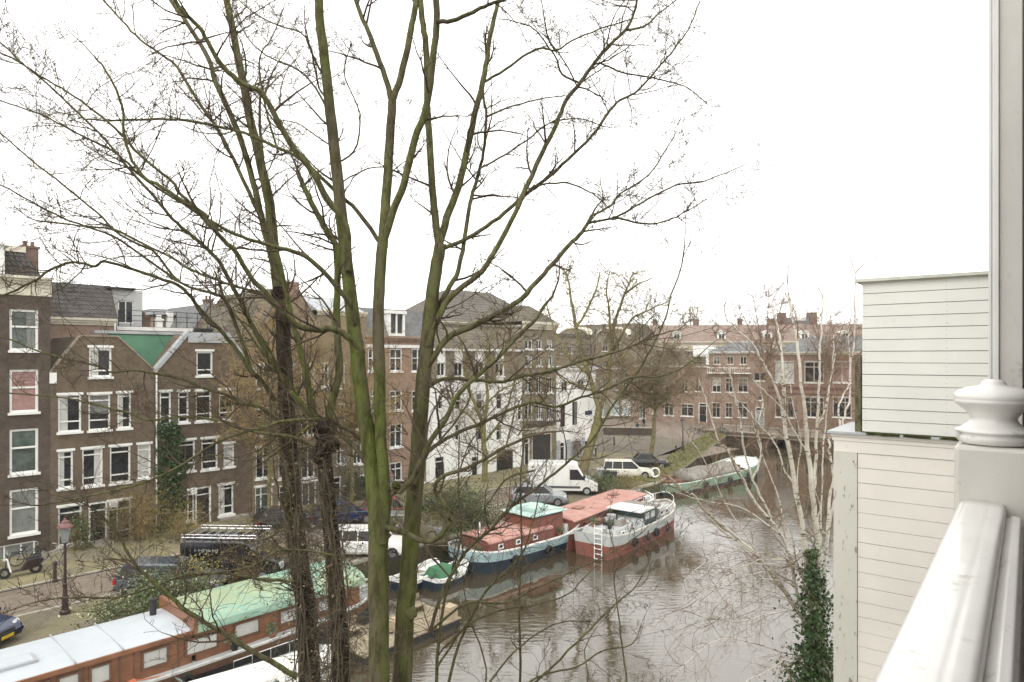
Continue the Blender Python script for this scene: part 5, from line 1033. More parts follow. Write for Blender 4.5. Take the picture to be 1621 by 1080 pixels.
# ------------------------------------------------------------------ trees
M_BARK = bark('mossy_bark', (.125, .108, .068), (.118, .138, .038), 1.7, .42, .56)
M_BARKD = bark('dark_ivy_bark', (.06, .048, .036), (.085, .09, .03), 2.6, .5, .68)
M_LIMB = bark('limb_bark', (.115, .10, .06), (.155, .165, .065), 3, .4, .65)
M_TWIG = plain('dark_twig', (.105, .08, .055), .85, .3, 8, spec=.2)
M_TWIGB = plain('brown_twig', (.24, .185, .105), .85, .35, 4, spec=.2)
M_TWIGO = plain('ochre_twig', (.36, .27, .125), .85, .4, 3, spec=.2, c2=(.24, .175, .09))
M_PALE = bark('pale_street_bark', (.22, .185, .10), (.21, .205, .07), 1.2, .4, .6)
class Tubes:      # many tapered tubes meshed together with numpy
    def __init__(s): s.g = {}
    def add(s, pts, rad, sides): s.g.setdefault((len(pts), sides), []).append((pts, rad))
    def build(s, name, mat, parent, smooth=True):
        V = []; Fc = []; off = 0
        for (n, k), lst in s.g.items():
            P = np.array([[tuple(p) for p in a] for a, b in lst], float); Rr = np.array([b for a, b in lst], float)
            T = np.empty_like(P); T[:, 1:-1] = P[:, 2:]-P[:, :-2]; T[:, 0] = P[:, 1]-P[:, 0]; T[:, -1] = P[:, -1]-P[:, -2]
            T /= np.linalg.norm(T, axis=2, keepdims=True)+1e-9
            D = P[:, -1]-P[:, 0]; D /= np.linalg.norm(D, axis=1, keepdims=True)+1e-9
            ref = np.where(np.abs(D[:, 2:3]) < .8, np.array([[0, 0, 1.]]), np.array([[1., 0, 0]]))
            U = np.cross(T, ref[:, None, :]); U /= np.linalg.norm(U, axis=2, keepdims=True)+1e-9; Wv = np.cross(T, U)
            a = 2*np.pi*np.arange(k)/k
            X = P[:, :, None, :]+(U[:, :, None, :]*np.cos(a)[None, None, :, None]+Wv[:, :, None, :]*np.sin(a)[None, None, :, None])*Rr[:, :, None, None]
            m = len(lst); V.append(X.reshape(-1, 3)); idx = off+np.arange(m*n*k).reshape(m, n, k)
            A = idx[:, :-1]; B = idx[:, 1:]; A2_ = np.roll(A, -1, 2); B2 = np.roll(B, -1, 2)
            Fc.append(np.stack([A, A2_, B2, B], -1).reshape(-1, 4)); off += m*n*k
        if not V: return None
        V = np.concatenate(V); Fc = np.concatenate(Fc); me = bpy.data.meshes.new(name)
        me.vertices.add(len(V)); me.vertices.foreach_set('co', V.ravel()); me.loops.add(Fc.size); me.loops.foreach_set('vertex_index', Fc.ravel().astype(np.int32))
        me.polygons.add(len(Fc)); me.polygons.foreach_set('loop_start', np.arange(0, Fc.size, 4, dtype=np.int32)); me.polygons.foreach_set('loop_total', np.full(len(Fc), 4, np.int32))
        me.polygons.foreach_set('use_smooth', np.full(len(Fc), smooth)); me.update(calc_edges=True); me.validate(); me.materials.append(mat)
        o = bpy.data.objects.new(name, me); COL.objects.link(o); o.parent = parent
        if parent: o.location = -Vector(parent.location)
        return o
rnd = random.Random(11)
def smoothline(P, sub=4, jit=0.0):
    out = []; n = len(P)
    for i in range(n-1):
        p0, p1, p2, p3 = P[max(i-1, 0)], P[i], P[i+1], P[min(i+2, n-1)]
        for k in range(sub):
            t = k/sub; q = .5*((2*p1)+(p2-p0)*t+(2*p0-5*p1+4*p2-p3)*t*t+(3*p1-p0-3*p2+p3)*t**3)
            if jit and k: q = q+Vector((rnd.uniform(-1, 1), rnd.uniform(-1, 1), rnd.uniform(-1, 1)))*jit
            out.append(q)
    out.append(P[-1]); return out
def rv(): 
    while 1:
        v = Vector((rnd.uniform(-1, 1), rnd.uniform(-1, 1), rnd.uniform(-1, 1)))
        if .1 < v.length < 1: return v.normalized()
def twig(T, p, d, ln, r, lvl, up=.06, wig=.24, kidn=3, ymin=None, spread=.9, rmin=.0020):
    n = 7 if lvl > 0 else 5; pts = [p]; dd = d.normalized(); zig = rv(); curl = rv()*.17; wg = wig*rnd.uniform(.6, 1.25)
    for i in range(n):
        zig = (-zig+rv()*.5).normalized(); dd = (dd+zig*wg*rnd.uniform(.5, 1.3)+curl+Vector((0, 0, up*(1 if dd.z < .7 else -.4)))).normalized(); pts.append(pts[-1]+dd*ln/n*rnd.uniform(.7, 1.3))
    rad = [max(rmin, r*(1-.75*i/n)) for i in range(n+1)]
    T.add(pts, rad, 4 if r > .006 else 3)
    if lvl > 0:
        for c in range(kidn+(1 if rnd.random() < .5 else 0)):
            i = rnd.randint(1, n-1); t = (pts[i+1]-pts[i]).normalized(); s = t.cross(rv()).normalized()
            twig(T, pts[i], t*.7+s*spread*rnd.uniform(.6, 1.1), ln*rnd.uniform(.32, .66)*(1-.35*i/n), rad[i]*.62, lvl-1, up, wig, max(2, kidn-1), rmin=rmin, spread=spread)
        if rnd.random() < .6: twig(T, pts[-1], dd+rv()*.5, ln*.4, rad[-1], lvl-1, up, wig, 2, rmin=rmin)
class Tree:
    def __init__(s, name, label, base, cat='tree', group=None): s.root = empty(name, base, 0, label, cat, group); s.T = {}; s.lines = []
    def tubes(s, k): return s.T.setdefault(k, Tubes())
    def limb(s, part, pts, w0, w1, Y0, Y1, tw=0, tl=.8, sides=8, bow=0.0, lvl=2, jit=None, tw0=.1, up=.08, sub=4, rmul=1, tk='twigs', kidn=3, spread=.9):
        n = len(pts); P = [Wp(x, y, Y0+(Y1-Y0)*i/(n-1)+bow*math.sin(math.pi*i/(n-1))) for i, (x, y) in enumerate(pts)]
        w = [w0+(w1-w0)*(i/(n-1)) for i in range(n)]
        L = smoothline(P, sub, jit if jit is not None else .004*(Y0+Y1)/2*w0/30+.006)
        rad = [(w0+(w1-w0)*i/(len(L)-1))/2/F*L[i].y for i in range(len(L))]
        s.tubes(part).add(L, rad, sides)
        s.sprout(L, rad, tw, tl, lvl, tw0, up, tk, kidn, spread)
        return L, rad
    def sprout(s, L, rad, tw, tl, lvl=2, tw0=.1, up=.08, tk='twigs', kidn=3, spread=.9):
        tot = sum((b-a).length for a, b in zip(L, L[1:])); cnt = int(tw*tot+rnd.random())
        for _ in range(cnt):
            u = tw0+(1-tw0)*rnd.random()**.8; i = min(int(u*(len(L)-1)), len(L)-2); t = (L[i+1]-L[i]).normalized(); sd = t.cross(rv()).normalized()
            twig(s.tubes(tk), L[i], t*.6+sd*rnd.uniform(.7, 1.2), tl*rnd.uniform(.35, 1.1), max(.0035, min(.013, rad[i]*.5)), lvl, up, kidn=kidn, spread=spread)
        if tw and rad[-1] < .03: twig(s.tubes(tk), L[-1], (L[-1]-L[-2]), tl*.6, rad[-1]*.8, lvl, up, kidn=kidn)
    def done(s, mats):
        for k, T in s.T.items(): T.build(k, mats[k], s.root)
TAB = '''# --- green trunk A (double stem) ---
trunk|A|38,25|6.3,6.5|0|598,1180 600,1080 600,1000 598,900 597,830 592,760 584,700 574,640 566,560
trunk|A|25,14|6.5,7.0|1|566,560 556,480 546,390 532,260 520,150 508,50 502,-30
trunk|A|21,19|6.35,6.6|0|604,860 608,760 602,690 601,600 599,500 602,430 606,385
limb|A|23,19|6.6,6.8|1|606,392 610,330 615,250 621,160
limb|A|13,8|6.8,7.0|2|621,162 606,110 588,62 570,20 552,-30
limb|A|16,12|6.8,6.9|1|621,162 635,120 648,60 656,20 664,-30
limb|A|17,14|6.6,6.3|1|606,385 622,335 640,290 657,220 672,180 683,115 691,40 688,-30
limb|A|10,6|6.3,6.1|2|691,34 715,33 748,20 772,8 792,2 815,-10
limb|A|16,8|6.55,5.8|2|550,428 548,359 518,315 493,270 459,226 433,178 413,146 385,133 355,107 333,74 315,43 289,18 272,-10
limb|A|10,4|6.7,7.4|3|604,388 566,335 531,303 481,256 430,230 389,211 352,202 296,191 241,189 178,191 137,189
limb|A|16,9|6.5,5.6|2|574,560 556,537 530,522 500,522 474,517 452,500 426,470 396,437 374,400 348,374 318,340
limb|A|9,4|5.6,5.3|4|318,340 289,318 255,296 222,274 200,230 193,167 174,122 150,90
limb|A|8,3|5.7,5.6|4|330,344 285,307 274,289 237,259 207,230 174,196 137,167 104,144 74,126 37,102 0,67 -60,30
limb|A|13,6|6.5,5.9|3|561,514 556,485 537,459 515,433 485,407 463,398 430,389 400,381 363,367 330,348
limb|A|7,3|5.9,5.6|4|352,367 319,341 259,304 222,278 200,256 167,233 137,219 93,196 56,178 0,159 -60,140
limb|A|7,4|6.0,6.6|4|452,500 411,465 374,454 337,441 300,426 275,410 225,385 175,363 127,358 60,350
limb|A|10,4|6.5,6.2|4|590,715 570,695 550,680 522,666 500,664 450,667 425,674 400,680 350,697 317,717 287,737 250,755 225,765 155,782 112,792 60,800
limb|A|8,3|6.6,6.9|4|500,707 462,692 412,685 362,672 350,666 300,660 237,665 200,652 150,641 100,630 37,624 -30,618
limb|A|14,6|6.3,6.1|3|610,835 637,842 657,852 682,856 700,845 712,825 705,800 690,780 690,765 705,752 737,742 775,722 800,707 840,690
limb|A|15,7|6.4,6.5|2|606,900 612,840 617,785 637,775 657,750 682,697 705,665 725,625 762,590 790,565 815,537 847,507 865,480
limb|A|18,8|6.4,6.4|3|612,800 600,780 585,740 560,706 540,690
limb|A|13,5|6.2,5.6|3|470,1072 437,1052 400,1032 350,1000 300,970 262,937 237,917 212,890 187,847 160,815
limb|A|7,3|6.3,6.0|4|465,920 412,917 400,915 350,907 287,912 250,927 212,940 175,946 125,946 62,952 0,972
limb|A|5,2|6.2,6.2|5|530,880 450,870 400,895 312,912 250,917 180,905
limb|A|5,2|6.8,7.2|4|520,180 500,140 470,110 430,92 400,70 370,20 360,-10
limb|A|5,2|6.8,7.2|4|518,150 505,140 485,60 440,40 400,20 370,-10
limb|A|5,2|6.8,7.4|4|523,260 560,240 570,180 545,120 555,70
limb|A|4,2|6.7,7.0|4|540,290 575,270 610,265 640,280
limb|A|4,2|6.8,7.3|4|524,230 500,215 470,195 440,190
# --- trunk D (right green) ---
trunk|D|36,20|6.6,6.8|0|632,1180 636,1080 640,1000 647,900 655,800 663,700 670,600 680,500 690,430 697,388
limb|D|17,12|6.8,6.9|1|696,392 690,355 684,296 680,222 676,167 674,74 668,30 664,-30
limb|D|18,8|6.8,7.3|2|695,392 707,344 726,296 741,230 755,167 767,118 774,67 785,18 795,-30
limb|D|11,8|6.8,7.3|1|697,396 733,381 770,359 807,330 837,304 863,285
limb|D|8,2.5|7.3,7.9|4|863,285 900,252 937,215 963,178 981,159 1004,148 1026,126 1052,96 1070,74 1089,48 1107,4
limb|D|15,10|6.7,6.8|1|678,548 700,490 726,459 763,430 793,381 819,330
limb|D|12,5|6.8,7.6|3|819,330 837,289 859,241 881,196 896,159 919,130 944,96 967,70 993,44 1007,11 1012,-20
limb|D|12,5|6.8,7.3|2|680,508 707,463 726,426 737,367 744,322 750,300 756,281 765,241 770,185 765,148 768,120
limb|D|14,8|6.7,7.2|2|672,588 707,537 744,519 781,500 819,478 848,448 874,419 900,389 922,367 937,341
limb|D|6,2|7.2,7.5|5|937,341 967,326 981,307 1026,278 1052,241 1070,210
limb|D|6,2|7.2,7.8|4|930,354 974,344 1015,322 1070,293 1107,289 1144,276 1178,261
limb|D|5,2|7.3,7.9|5|970,344 1019,354 1056,350 1089,333 1120,315
limb|D|5,2|7.0,7.4|5|837,300 860,292 900,290 925,300 950,315 965,330
limb|D|5,2|7.0,7.2|5|758,268 790,250 830,225 870,195 915,188 955,200
limb|D|5,2|7.0,7.0|5|770,185 800,172 850,158 895,152
limb|D|6,2.5|7.1,6.8|4|766,130 800,110 835,85 858,76 880,80 915,60 960,42 1000,30
limb|D|5,2|7.1,6.9|4|880,80 868,60 860,20 856,-10
limb|D|5,2|7.4,7.0|4|915,130 890,118 882,95 868,75 850,50 825,37 790,30
limb|D|4,2|7.5,8|5|950,100 985,115 1026,122 1060,130 1090,140 1120,165
limb|D|6,2|7.4,8|4|993,47 1020,42 1045,20 1070,0
limb|D|11,4|6.7,7.2|4|672,620 682,610 705,600 750,602 795,605 825,596 862,590 925,570 950,565 1000,548 1040,530
limb|D|10,3|6.6,7.6|3|656,768 675,720 690,705 725,685 762,670 790,657 825,642 845,637 882,644 912,632 950,620 1005,597 1037,597 1075,585 1110,560
limb|D|9,3|6.9,7.6|3|680,1000 700,940 715,910 730,885 745,865 775,840 812,800 850,772 887,742 920,712 942,690 962,655 982,625 1005,595 1025,562 1050,512 1062,467 1076,430 1084,388
limb|D|5,2|6.8,7.0|4|690,705 740,640 745,600 775,560 830,520
limb|D|5,2|6.8,7.0|4|845,745 800,760 770,800 745,830 700,815
limb|D|4,2|6.8,7|4|700,560 690,500 730,480 770,455
# --- dark tree B ---
trunk|B|40,24|7.6,7.8|1|492,1180 490,1080 487,980 475,900 464,800 457,700 452,600 447,500
trunkup|B|26,14|7.8,8.3|2|447,500 438,440 428,337 420,290 400,207 385,130 370,55 352,-30
trunkup|B|16,8|7.8,8.4|2|440,460 428,400 411,333 396,270 370,193 341,130 330,93 296,37 262,-10
trunkup|B|9,4|7.9,8.4|3|430,374 400,318 370,252 344,204 315,163 281,107 259,89 222,63 193,33 155,-10
trunkup|B|13,6|7.7,7.0|3|515,690 485,656 456,607 430,574 407,530 389,493 367,452 348,415 322,389 300,370 274,348 252,322 207,270
trunkup|B|6,3|7.0,6.5|4|207,270 167,222 111,167 67,126 22,93 -40,70
trunkup|B|11,4|7.7,7.0|4|435,635 412,600 400,592 375,555 355,530 317,490 290,457 250,440 212,427 167,414 150,422 117,415 80,427 50,447 0,470 -40,480
trunkup|B|9,4|7.4,6.8|3|400,592 375,520 357,477 342,467 285,447 241,396 200,372 167,356
trunkup|B|6,3|6.8,6.3|4|241,396 190,372 152,335 100,293 48,252 0,211 -50,180
trunkup|B|6,3|7,6.4|4|285,447 225,405 170,370 110,350 60,325 0,293 -40,280
trunkup|B|9,3|7.6,6.8|4|450,675 412,645 387,640 362,627 325,615 287,600 250,592 212,586 175,589 162,582 112,570 50,552 15,537 -30,528
trunkup|B|7,3|7.8,8.2|3|470,640 455,600 417,560 387,517 360,480 340,430
trunkup|B|5,2|7.8,8|4|452,700 420,720 380,730 330,720 300,742
trunkup|B|4,2|7.6,7.9|4|460,820 430,850 390,860 350,880 320,930
# --- dark tree C ---
trunk|C|34,23|7.2,7.3|1|545,1180 540,1080 538,1000 530,900 520,800 514,720 514,665
trunkup|C|19,11|7.3,7.6|2|520,670 527,630 537,592 535,542 533,480 536,411 532,389 511,355 493,322 478,290
trunkup|C|16,9|7.3,7.7|2|514,672 497,655 487,605 475,555 465,517 457,480 444,422 430,374
trunkup|C|10,5|7.7,8.0|2|430,374 425,330 418,278 411,200 412,150
trunkup|C|11,5|7.3,7.6|3|514,690 500,670 487,650 450,605 430,560 410,530
trunkup|C|8,4|7.5,7.8|3|532,470 528,380 507,352 493,318 470,267 459,237
trunkup|C|5,2|7.5,7.8|4|440,240 418,160 411,93 430,60 450,10
trunkup|C|7,3|7.3,7.0|4|510,668 495,672 470,690 440,715 400,742
# --- lower saplings ---
limb|S|6,2|7.5,8.5|4|800,1130 850,1078 875,1055 925,1005 950,980 980,952 1005,930 1025,895 1032,870
limb|S|5,2|7.5,8.5|3|998,1130 992,1080 985,1022 977,960 972,917 972,875 965,840
limb|S|5,2|7.4,8.5|4|800,1100 865,1067 910,1057 955,1030 1000,1020 1013,995
limb|S|6,2|7.2,8.2|4|680,1000 740,955 800,955 850,930 900,907 945,887 985,865 1020,840
limb|S|5,2|7.2,8.2|4|690,1060 740,990 800,965 850,957 900,940 922,917 940,900
limb|S|9,3|7.2,8|4|690,1120 692,1040 702,960 716,905 730,850 725,780 727,700
limb|S|8,3|7.2,8|4|700,1130 720,1040 760,950 800,905 830,870 850,800
limb|S|7,3|8,8.5|4|820,1130 824,1050 822,960 826,860 824,760 830,700
limb|S|5,2|7.2,8|4|740,1140 790,1060 840,1010 890,985 940,985
limb|S|5,2|7.2,8|4|760,1140 770,1060 745,980 735,920 760,850
limb|S|5,2|7.2,8|4|900,1140 930,1080 925,1030 940,1000'''
names = {'A': ('plane_tree', 'tall tree with two mossy green stems forking left, in the centre', Vector((-1.25, 6.4, 0))), 'D': ('plane_tree', 'tall tree with one straight mossy green stem and long right-hand branches', Vector((-1.05, 6.7, 0))),
 'B': ('ivy_clad_tree', 'dark-stemmed tree wrapped in dry climbers, thickest trunk of the left pair', Vector((-2.3, 7.7, 0))), 'C': ('pollarded_tree', 'dark-stemmed tree with a knotty pollard head, between the ivy-wrapped trunk and green stems', Vector((-1.9, 7.3, 0))), 'S': ('sapling_clump', 'clump of thin dark saplings rising over the water at the bottom centre', Vector((-.2, 8, 0)))}
DENS = {'0': (0, 0), '1': (1.4, .6), '2': (3.8, .78), '3': (5.6, .82), '4': (7.8, .78), '5': (10.5, .64)}
TR = {}
for ln in TAB.splitlines():
    if ln.startswith('#') or not ln.strip(): continue
    part, tk, ww, yy, dn, pp = ln.split('|')
    if tk not in TR: nm = names[tk]; TR[tk] = Tree(nm[0], nm[1], nm[2], group='bare trees on our bank' if tk != 'S' else None)
    w0, w1 = map(float, ww.split(',')); Y0, Y1 = map(float, yy.split(',')); tw, tl = DENS[dn]
    pts = [tuple(map(float, q.split(','))) for q in pp.split()]
    kf = .92 if part == 'trunk' else .72; w0 *= kf; w1 *= kf
    if tk == 'S': tw *= .5
    if min(q[1] for q in [tuple(map(float, z.split(','))) for z in pp.split()]) > 520: tw *= .7
    part = {'trunkup': 'limbs', 'limb': 'limbs'}.get(part, part)
    sd = 12 if w0 > 25 else 8 if w0 > 9 else 6
    TR[tk].limb(part, pts, w0, w1, Y0, Y1, tw, tl, sides=sd, tw0=.12, lvl=3 if w0 < 5.6 else 2, kidn=2 if w0 < 5.6 else 4, jit=.006, spread=.9)
# trunks carried down to the ground
for tk, px, Y, w0 in (('A', 598, 6.3, 36), ('D', 632, 6.6, 34), ('B', 492, 7.6, 38), ('C', 545, 7.2, 32)):
    p = Wp(px, 1180, Y); r_ = w0/2/F*Y
    TR[tk].tubes('trunk').add([Vector((p.x, p.y, p.z+.05)), Vector((p.x-.02, p.y, p.z*.6)), Vector((p.x+.02, p.y, 1.2)), Vector((p.x, p.y, -.2))], [r_, r_*1.15, r_*1.35, r_*1.9], 14)
for px, Y in ((800, 7.5), (998, 7.5), (690, 7.2), (820, 8), (740, 7.2), (900, 7.2)):
    p = Wp(px, 1125, Y); TR['S'].tubes('limbs').add([p, Vector((p.x*.7, p.y, p.z*.5)), Vector((p.x*.4, p.y-.1, -.1))], [.02, .03, .04], 6)
# knots and pollard heads
def knob(T, px, py, Y, r):
    c = Wp(px, py, Y); mb_ = []
    for k in range(7): d = rv(); T.add([c-d*r*.9, c-d*r*.4, c+d*r*.3, c+d*r*.85], [r*.25, r*.62, r*.68, r*.2], 8)
for a in ((514, 680, 7.3, .16), (520, 700, 7.25, .14), (507, 720, 7.25, .13)): knob(TR['C'].tubes('trunk'), *a)
for a in ((627, 768, 6.4, .05), (622, 830, 6.3, .035), (590, 715, 6.45, .08)): knob(TR['A'].tubes('trunk'), *a)
for a in ((650, 970, 6.6, .08),): knob(TR['D'].tubes('trunk'), *a)
for a in ((450, 500, 7.7, .12), (440, 465, 7.8, .1)): knob(TR['B'].tubes('trunk'), *a)
# dry climber tangle around the dark stems and small shoots on the lower trunks
leaves_mb = {}
def flakes(cs, size, rot=True):
    mb = MB()
    for c in cs:
        a = rv()*size; b = a.cross(rv()).normalized()*size*.7; mb.quad(c-a-b*.4, c+b*.6-a*.2, c+a, c-b)
    return mb
for tk, seg, n in (('B', [(450, 600), (457, 700), (466, 800), (477, 900), (487, 990), (491, 1090)], 300), ('C', [(514, 700), (521, 800), (531, 900), (539, 1000), (543, 1090)], 240)):
    Y = 7.65 if tk == 'B' else 7.2; L = smoothline([Wp(x, y, Y) for x, y in seg], 6); cs = []
    for _ in range(n):
        p = rnd.choice(L)+Vector((rnd.uniform(-.16, .16), rnd.uniform(-.16, .1), rnd.uniform(-.2, .2)))
        twig(TR[tk].tubes('climber'), p, Vector((rnd.uniform(-1, 1), rnd.uniform(-.8, .6), rnd.uniform(-.6, 1))), rnd.uniform(.3, .8), .005, 1, -.03, wig=.75, kidn=3)
    for _ in range(5):
        ph = rnd.uniform(0, 6); sp = rnd.uniform(.06, .22); ox = rnd.uniform(-.12, .12); a0 = rnd.randint(0, 8); L2 = [q+Vector((ox+.09*math.sin(i*sp+ph)+rnd.uniform(-.012, .012), -.15+rnd.uniform(-.015, .015), 0)) for i, q in enumerate(L)][a0:]; TR[tk].tubes('climber').add(L2, [rnd.uniform(.006, .013)]*len(L2), 5)
    for _ in range(420 if tk == 'B' else 420):
        q = rnd.choice(L); cs.append(q+Vector((rnd.gauss(0, .2), rnd.gauss(-.05, .14), rnd.uniform(-.3, .3))))
    flakes(cs, .022).build('dry_leaves', plain('dry_leaf', (.17, .115, .065), .8, .4, 20, c2=(.27, .20, .13)), TR[tk].root, loc=-TR[tk].root.location)
for tk, seg, Y, n in (('A', [(574, 640), (590, 760), (598, 900), (600, 1080)], 6.3, 40), ('D', [(670, 600), (655, 800), (640, 1000)], 6.6, 40)):
    L = smoothline([Wp(x, y, Y) for x, y in seg], 6)
    for _ in range(n):
        p = rnd.choice(L); s_ = rnd.choice((-1, 1)); twig(TR[tk].tubes('twigs'), p+Vector((s_*.1, -.05, 0)), Vector((s_, rnd.uniform(-.6, .2), rnd.uniform(-.3, .8))), rnd.uniform(.2, .5), .004, 1, .0, wig=.4, kidn=2)
M_CLIMB = plain('pale_climber', (.18, .15, .105), .85, .45, 6, spec=.2)
TR['A'].done(dict(trunk=M_BARK, limbs=M_LIMB, twigs=M_TWIG)); TR['D'].done(dict(trunk=M_BARK, limbs=M_LIMB, twigs=M_TWIG))
TR['B'].done(dict(trunk=M_BARKD, limbs=M_LIMB, twigs=M_TWIG, climber=M_CLIMB)); TR['C'].done(dict(trunk=M_BARKD, limbs=M_BARK, twigs=M_TWIG, climber=M_CLIMB)); TR['S'].done(dict(limbs=M_LIMB, twigs=M_TWIG))
# ------------------------------------------------------------------ birch clump on our bank
def birch_mat():
    m, nt, b = new_mat('birch_bark'); tc = nt.nodes.new('ShaderNodeTexCoord'); mp = nt.nodes.new('ShaderNodeMapping'); mp.inputs['Scale'].default_value = (1, 1, 5)
    nt.links.new(tc.outputs['Object'], mp.inputs[0]); f = crange(nt, noise(nt, 4.2, 5, mp.outputs[0], .65), .57, .61)
    c = ramp_mix(nt, crange(nt, noise(nt, 1.2, 5), .4, .65), (.68, .65, .58), (.54, .50, .40)); nt.links.new(ramp_mix(nt, f, c, (.09, .07, .05)), b.inputs['Base Color']); b.inputs['Roughness'].default_value = .7; return m
M_BIRCH = birch_mat(); M_BTWIG = plain('birch_twig', (.30, .22, .15), .8, .4, 6, spec=.2, c2=(.20, .13, .09))
BT = Tree('birch_tree', 'white-barked birch clump with ivy round its foot, left of the white boarded extension', Wp(1292, 1100, 14)-Vector((0, 0, 0)))
BT.root.location = Vector((6.4, 14, 0))
TB = '''20,10|14,14|1296,1100 1297,1000 1295,900 1293,840 1287,789 1280,724 1275,655
10,3|14,14.3|1275,655 1269,629 1265,600 1271,630 1277,660 1267,592 1262,537 1257,517 1250,480 1247,450
10,3|14,13.8|1287,789 1291,733 1293,678 1297,605 1297,562 1301,525 1303,480
16,9|14,14|1290,1080 1283,960 1278,900 1271,840 1258,767 1249,711 1242,667 1239,600
8,3|14,14.2|1239,600 1238,567 1234,530 1229,510 1222,480
8,3|14,13.7|1242,667 1233,629 1222,600 1207,572 1187,540 1170,525 1150,505
11,6|14,13.3|1286,1010 1262,940 1250,880 1231,838 1195,795 1173,755
6,2.5|13.3,13|1173,755 1150,710 1138,702 1124,653 1113,622 1105,600
7,3|13.6,13|1220,820 1213,804 1191,760 1178,711 1173,667 1164,633 1158,607 1155,580
6,3|13.8,14.2|1191,760 1205,720 1200,680 1208,640 1203,600
12,4|14,12.6|1285,1000 1250,950 1225,915 1195,877 1160,845 1117,810 1100,785 1082,777 1057,752
5,2|13.2,12.4|1195,877 1142,840 1115,812 1080,800
6,2|13.5,12.6|1240,850 1200,820 1160,800 1125,795 1070,780
11,5|14,14.3|1300,1050 1306,930 1310,850 1313,789 1320,755 1314,720 1311,695
6,3|14.4,14.8|1311,850 1325,760 1333,690 1338,650 1345,630 1346,580 1352,537 1354,455 1350,420
6,2|14.4,14.8|1330,690 1328,640 1345,600 1343,520
5,2|14,14|1310,850 1295,830 1298,800 1287,770
5,2|13.8,13.4|1258,767 1240,740 1225,700 1200,670 1175,640 1150,620
5,2|14,13.6|1280,724 1262,690 1240,650 1215,625 1190,600
5,2|14,14.4|1293,678 1308,640 1315,600 1322,560
5,2|14,14.2|1283,960 1265,900 1245,830 1222,760 1200,700 1190,650
5,2|14,14.2|1297,900 1300,800 1303,720 1310,640 1318,580 1320,530
5,2|14,13.4|1285,1000 1240,930 1200,880 1150,800 1120,740 1090,690
4,2|14,14.2|1271,840 1262,760 1268,700 1255,640 1250,590'''
for ln in TB.splitlines():
    ww, yy, pp = ln.split('|'); w0, w1 = map(float, ww.split(',')); Y0, Y1 = map(float, yy.split(',')); pts = [tuple(map(float, q.split(','))) for q in pp.split()]
    if pts[0] == (1275., 655.): pts = [(1275, 655), (1267, 592), (1262, 537), (1257, 517), (1250, 480), (1247, 450)]
    BT.limb('limbs', pts, w0*.58, w1*.66, Y0, Y1, 4.2 if w0 < 9 else 1.8, 1.1, sides=8 if w0 > 8 else 6, tw0=.2, up=.16, jit=.02, lvl=3 if w0 < 9 else 2, kidn=2)
BT.tubes('trunk').add([Wp(1294, 1090, 14), Vector((6.45, 14, 2.3)), Vector((6.4, 14, -.1))], [.13, .16, .24], 12)
# hanging long twigs towards the water
for _ in range(44):
    p = Wp(rnd.uniform(1080, 1270), rnd.uniform(870, 1000), rnd.uniform(12.8, 13.8)); twig(BT.tubes('twigs'), p, Vector((rnd.uniform(-1, .2), rnd.uniform(-.4, .4), rnd.uniform(-.4, .5))), rnd.uniform(.6, 1.5), .005, 2, -.07, kidn=3)
for _ in range(9):
    x, y = rnd.uniform(1180, 1270), rnd.uniform(880, 1060); L = smoothline([Wp(1290, y+20, 14), Wp((x+1290)/2, y+rnd.uniform(-20, 10), 13.6), Wp(x-40, y+rnd.uniform(-30, 30), 13.2), Wp(x-110, y+rnd.uniform(-20, 60), 12.9)], 4, .03); BT.tubes('limbs').add(L, [.02*(1-.7*i/(len(L)-1)) for i in range(len(L))], 5); BT.sprout(L, [.01]*len(L), 4, .8, 2, .2, 0)
BT.done(dict(trunk=M_BIRCH, limbs=M_BIRCH, twigs=M_BTWIG))
# ------------------------------------------------------------------ leafy things
M_IVY = plain('ivy_leaf', (.06, .11, .032), .5, .5, 6, c2=(.028, .055, .02), spec=.4)
M_LEAFG = plain('shrub_leaf', (.06, .10, .03), .6, .5, 5, c2=(.10, .12, .04))
M_YEW = plain('yew_leaf', (.055, .085, .028), .7, .5, 3, c2=(.10, .11, .04))
M_OCHL = plain('ochre_leaf', (.28, .22, .07), .8, .4, 5, c2=(.16, .15, .05))
M_CREAML = plain('cream_flower', (.55, .52, .36), .8, .3, 9)
def leafcloud(cs, size, mat, name, parent, off):
    n = len(cs); C = np.array([tuple(c) for c in cs]); A = RNG.normal(size=(n, 3)); A /= np.linalg.norm(A, axis=1)[:, None]; B = np.cross(A, RNG.normal(size=(n, 3))); B /= np.linalg.norm(B, axis=1)[:, None]
    sz = size*RNG.uniform(.6, 1.3, (n, 1)); A *= sz; B *= sz*.6; V = np.stack([C-A, C+B, C+A, C-B], 1).reshape(-1, 3); me = bpy.data.meshes.new(name)
    me.vertices.add(4*n); me.vertices.foreach_set('co', V.ravel()); me.loops.add(4*n); me.loops.foreach_set('vertex_index', np.arange(4*n, dtype=np.int32)); me.polygons.add(n); me.polygons.foreach_set('loop_start', np.arange(0, 4*n, 4, dtype=np.int32)); me.polygons.foreach_set('loop_total', np.full(n, 4, np.int32)); me.update(calc_edges=True); me.materials.append(mat)
    o = bpy.data.objects.new(name, me); COL.objects.link(o); o.parent = parent; o.location = -Vector(off) if parent else (0, 0, 0); return o
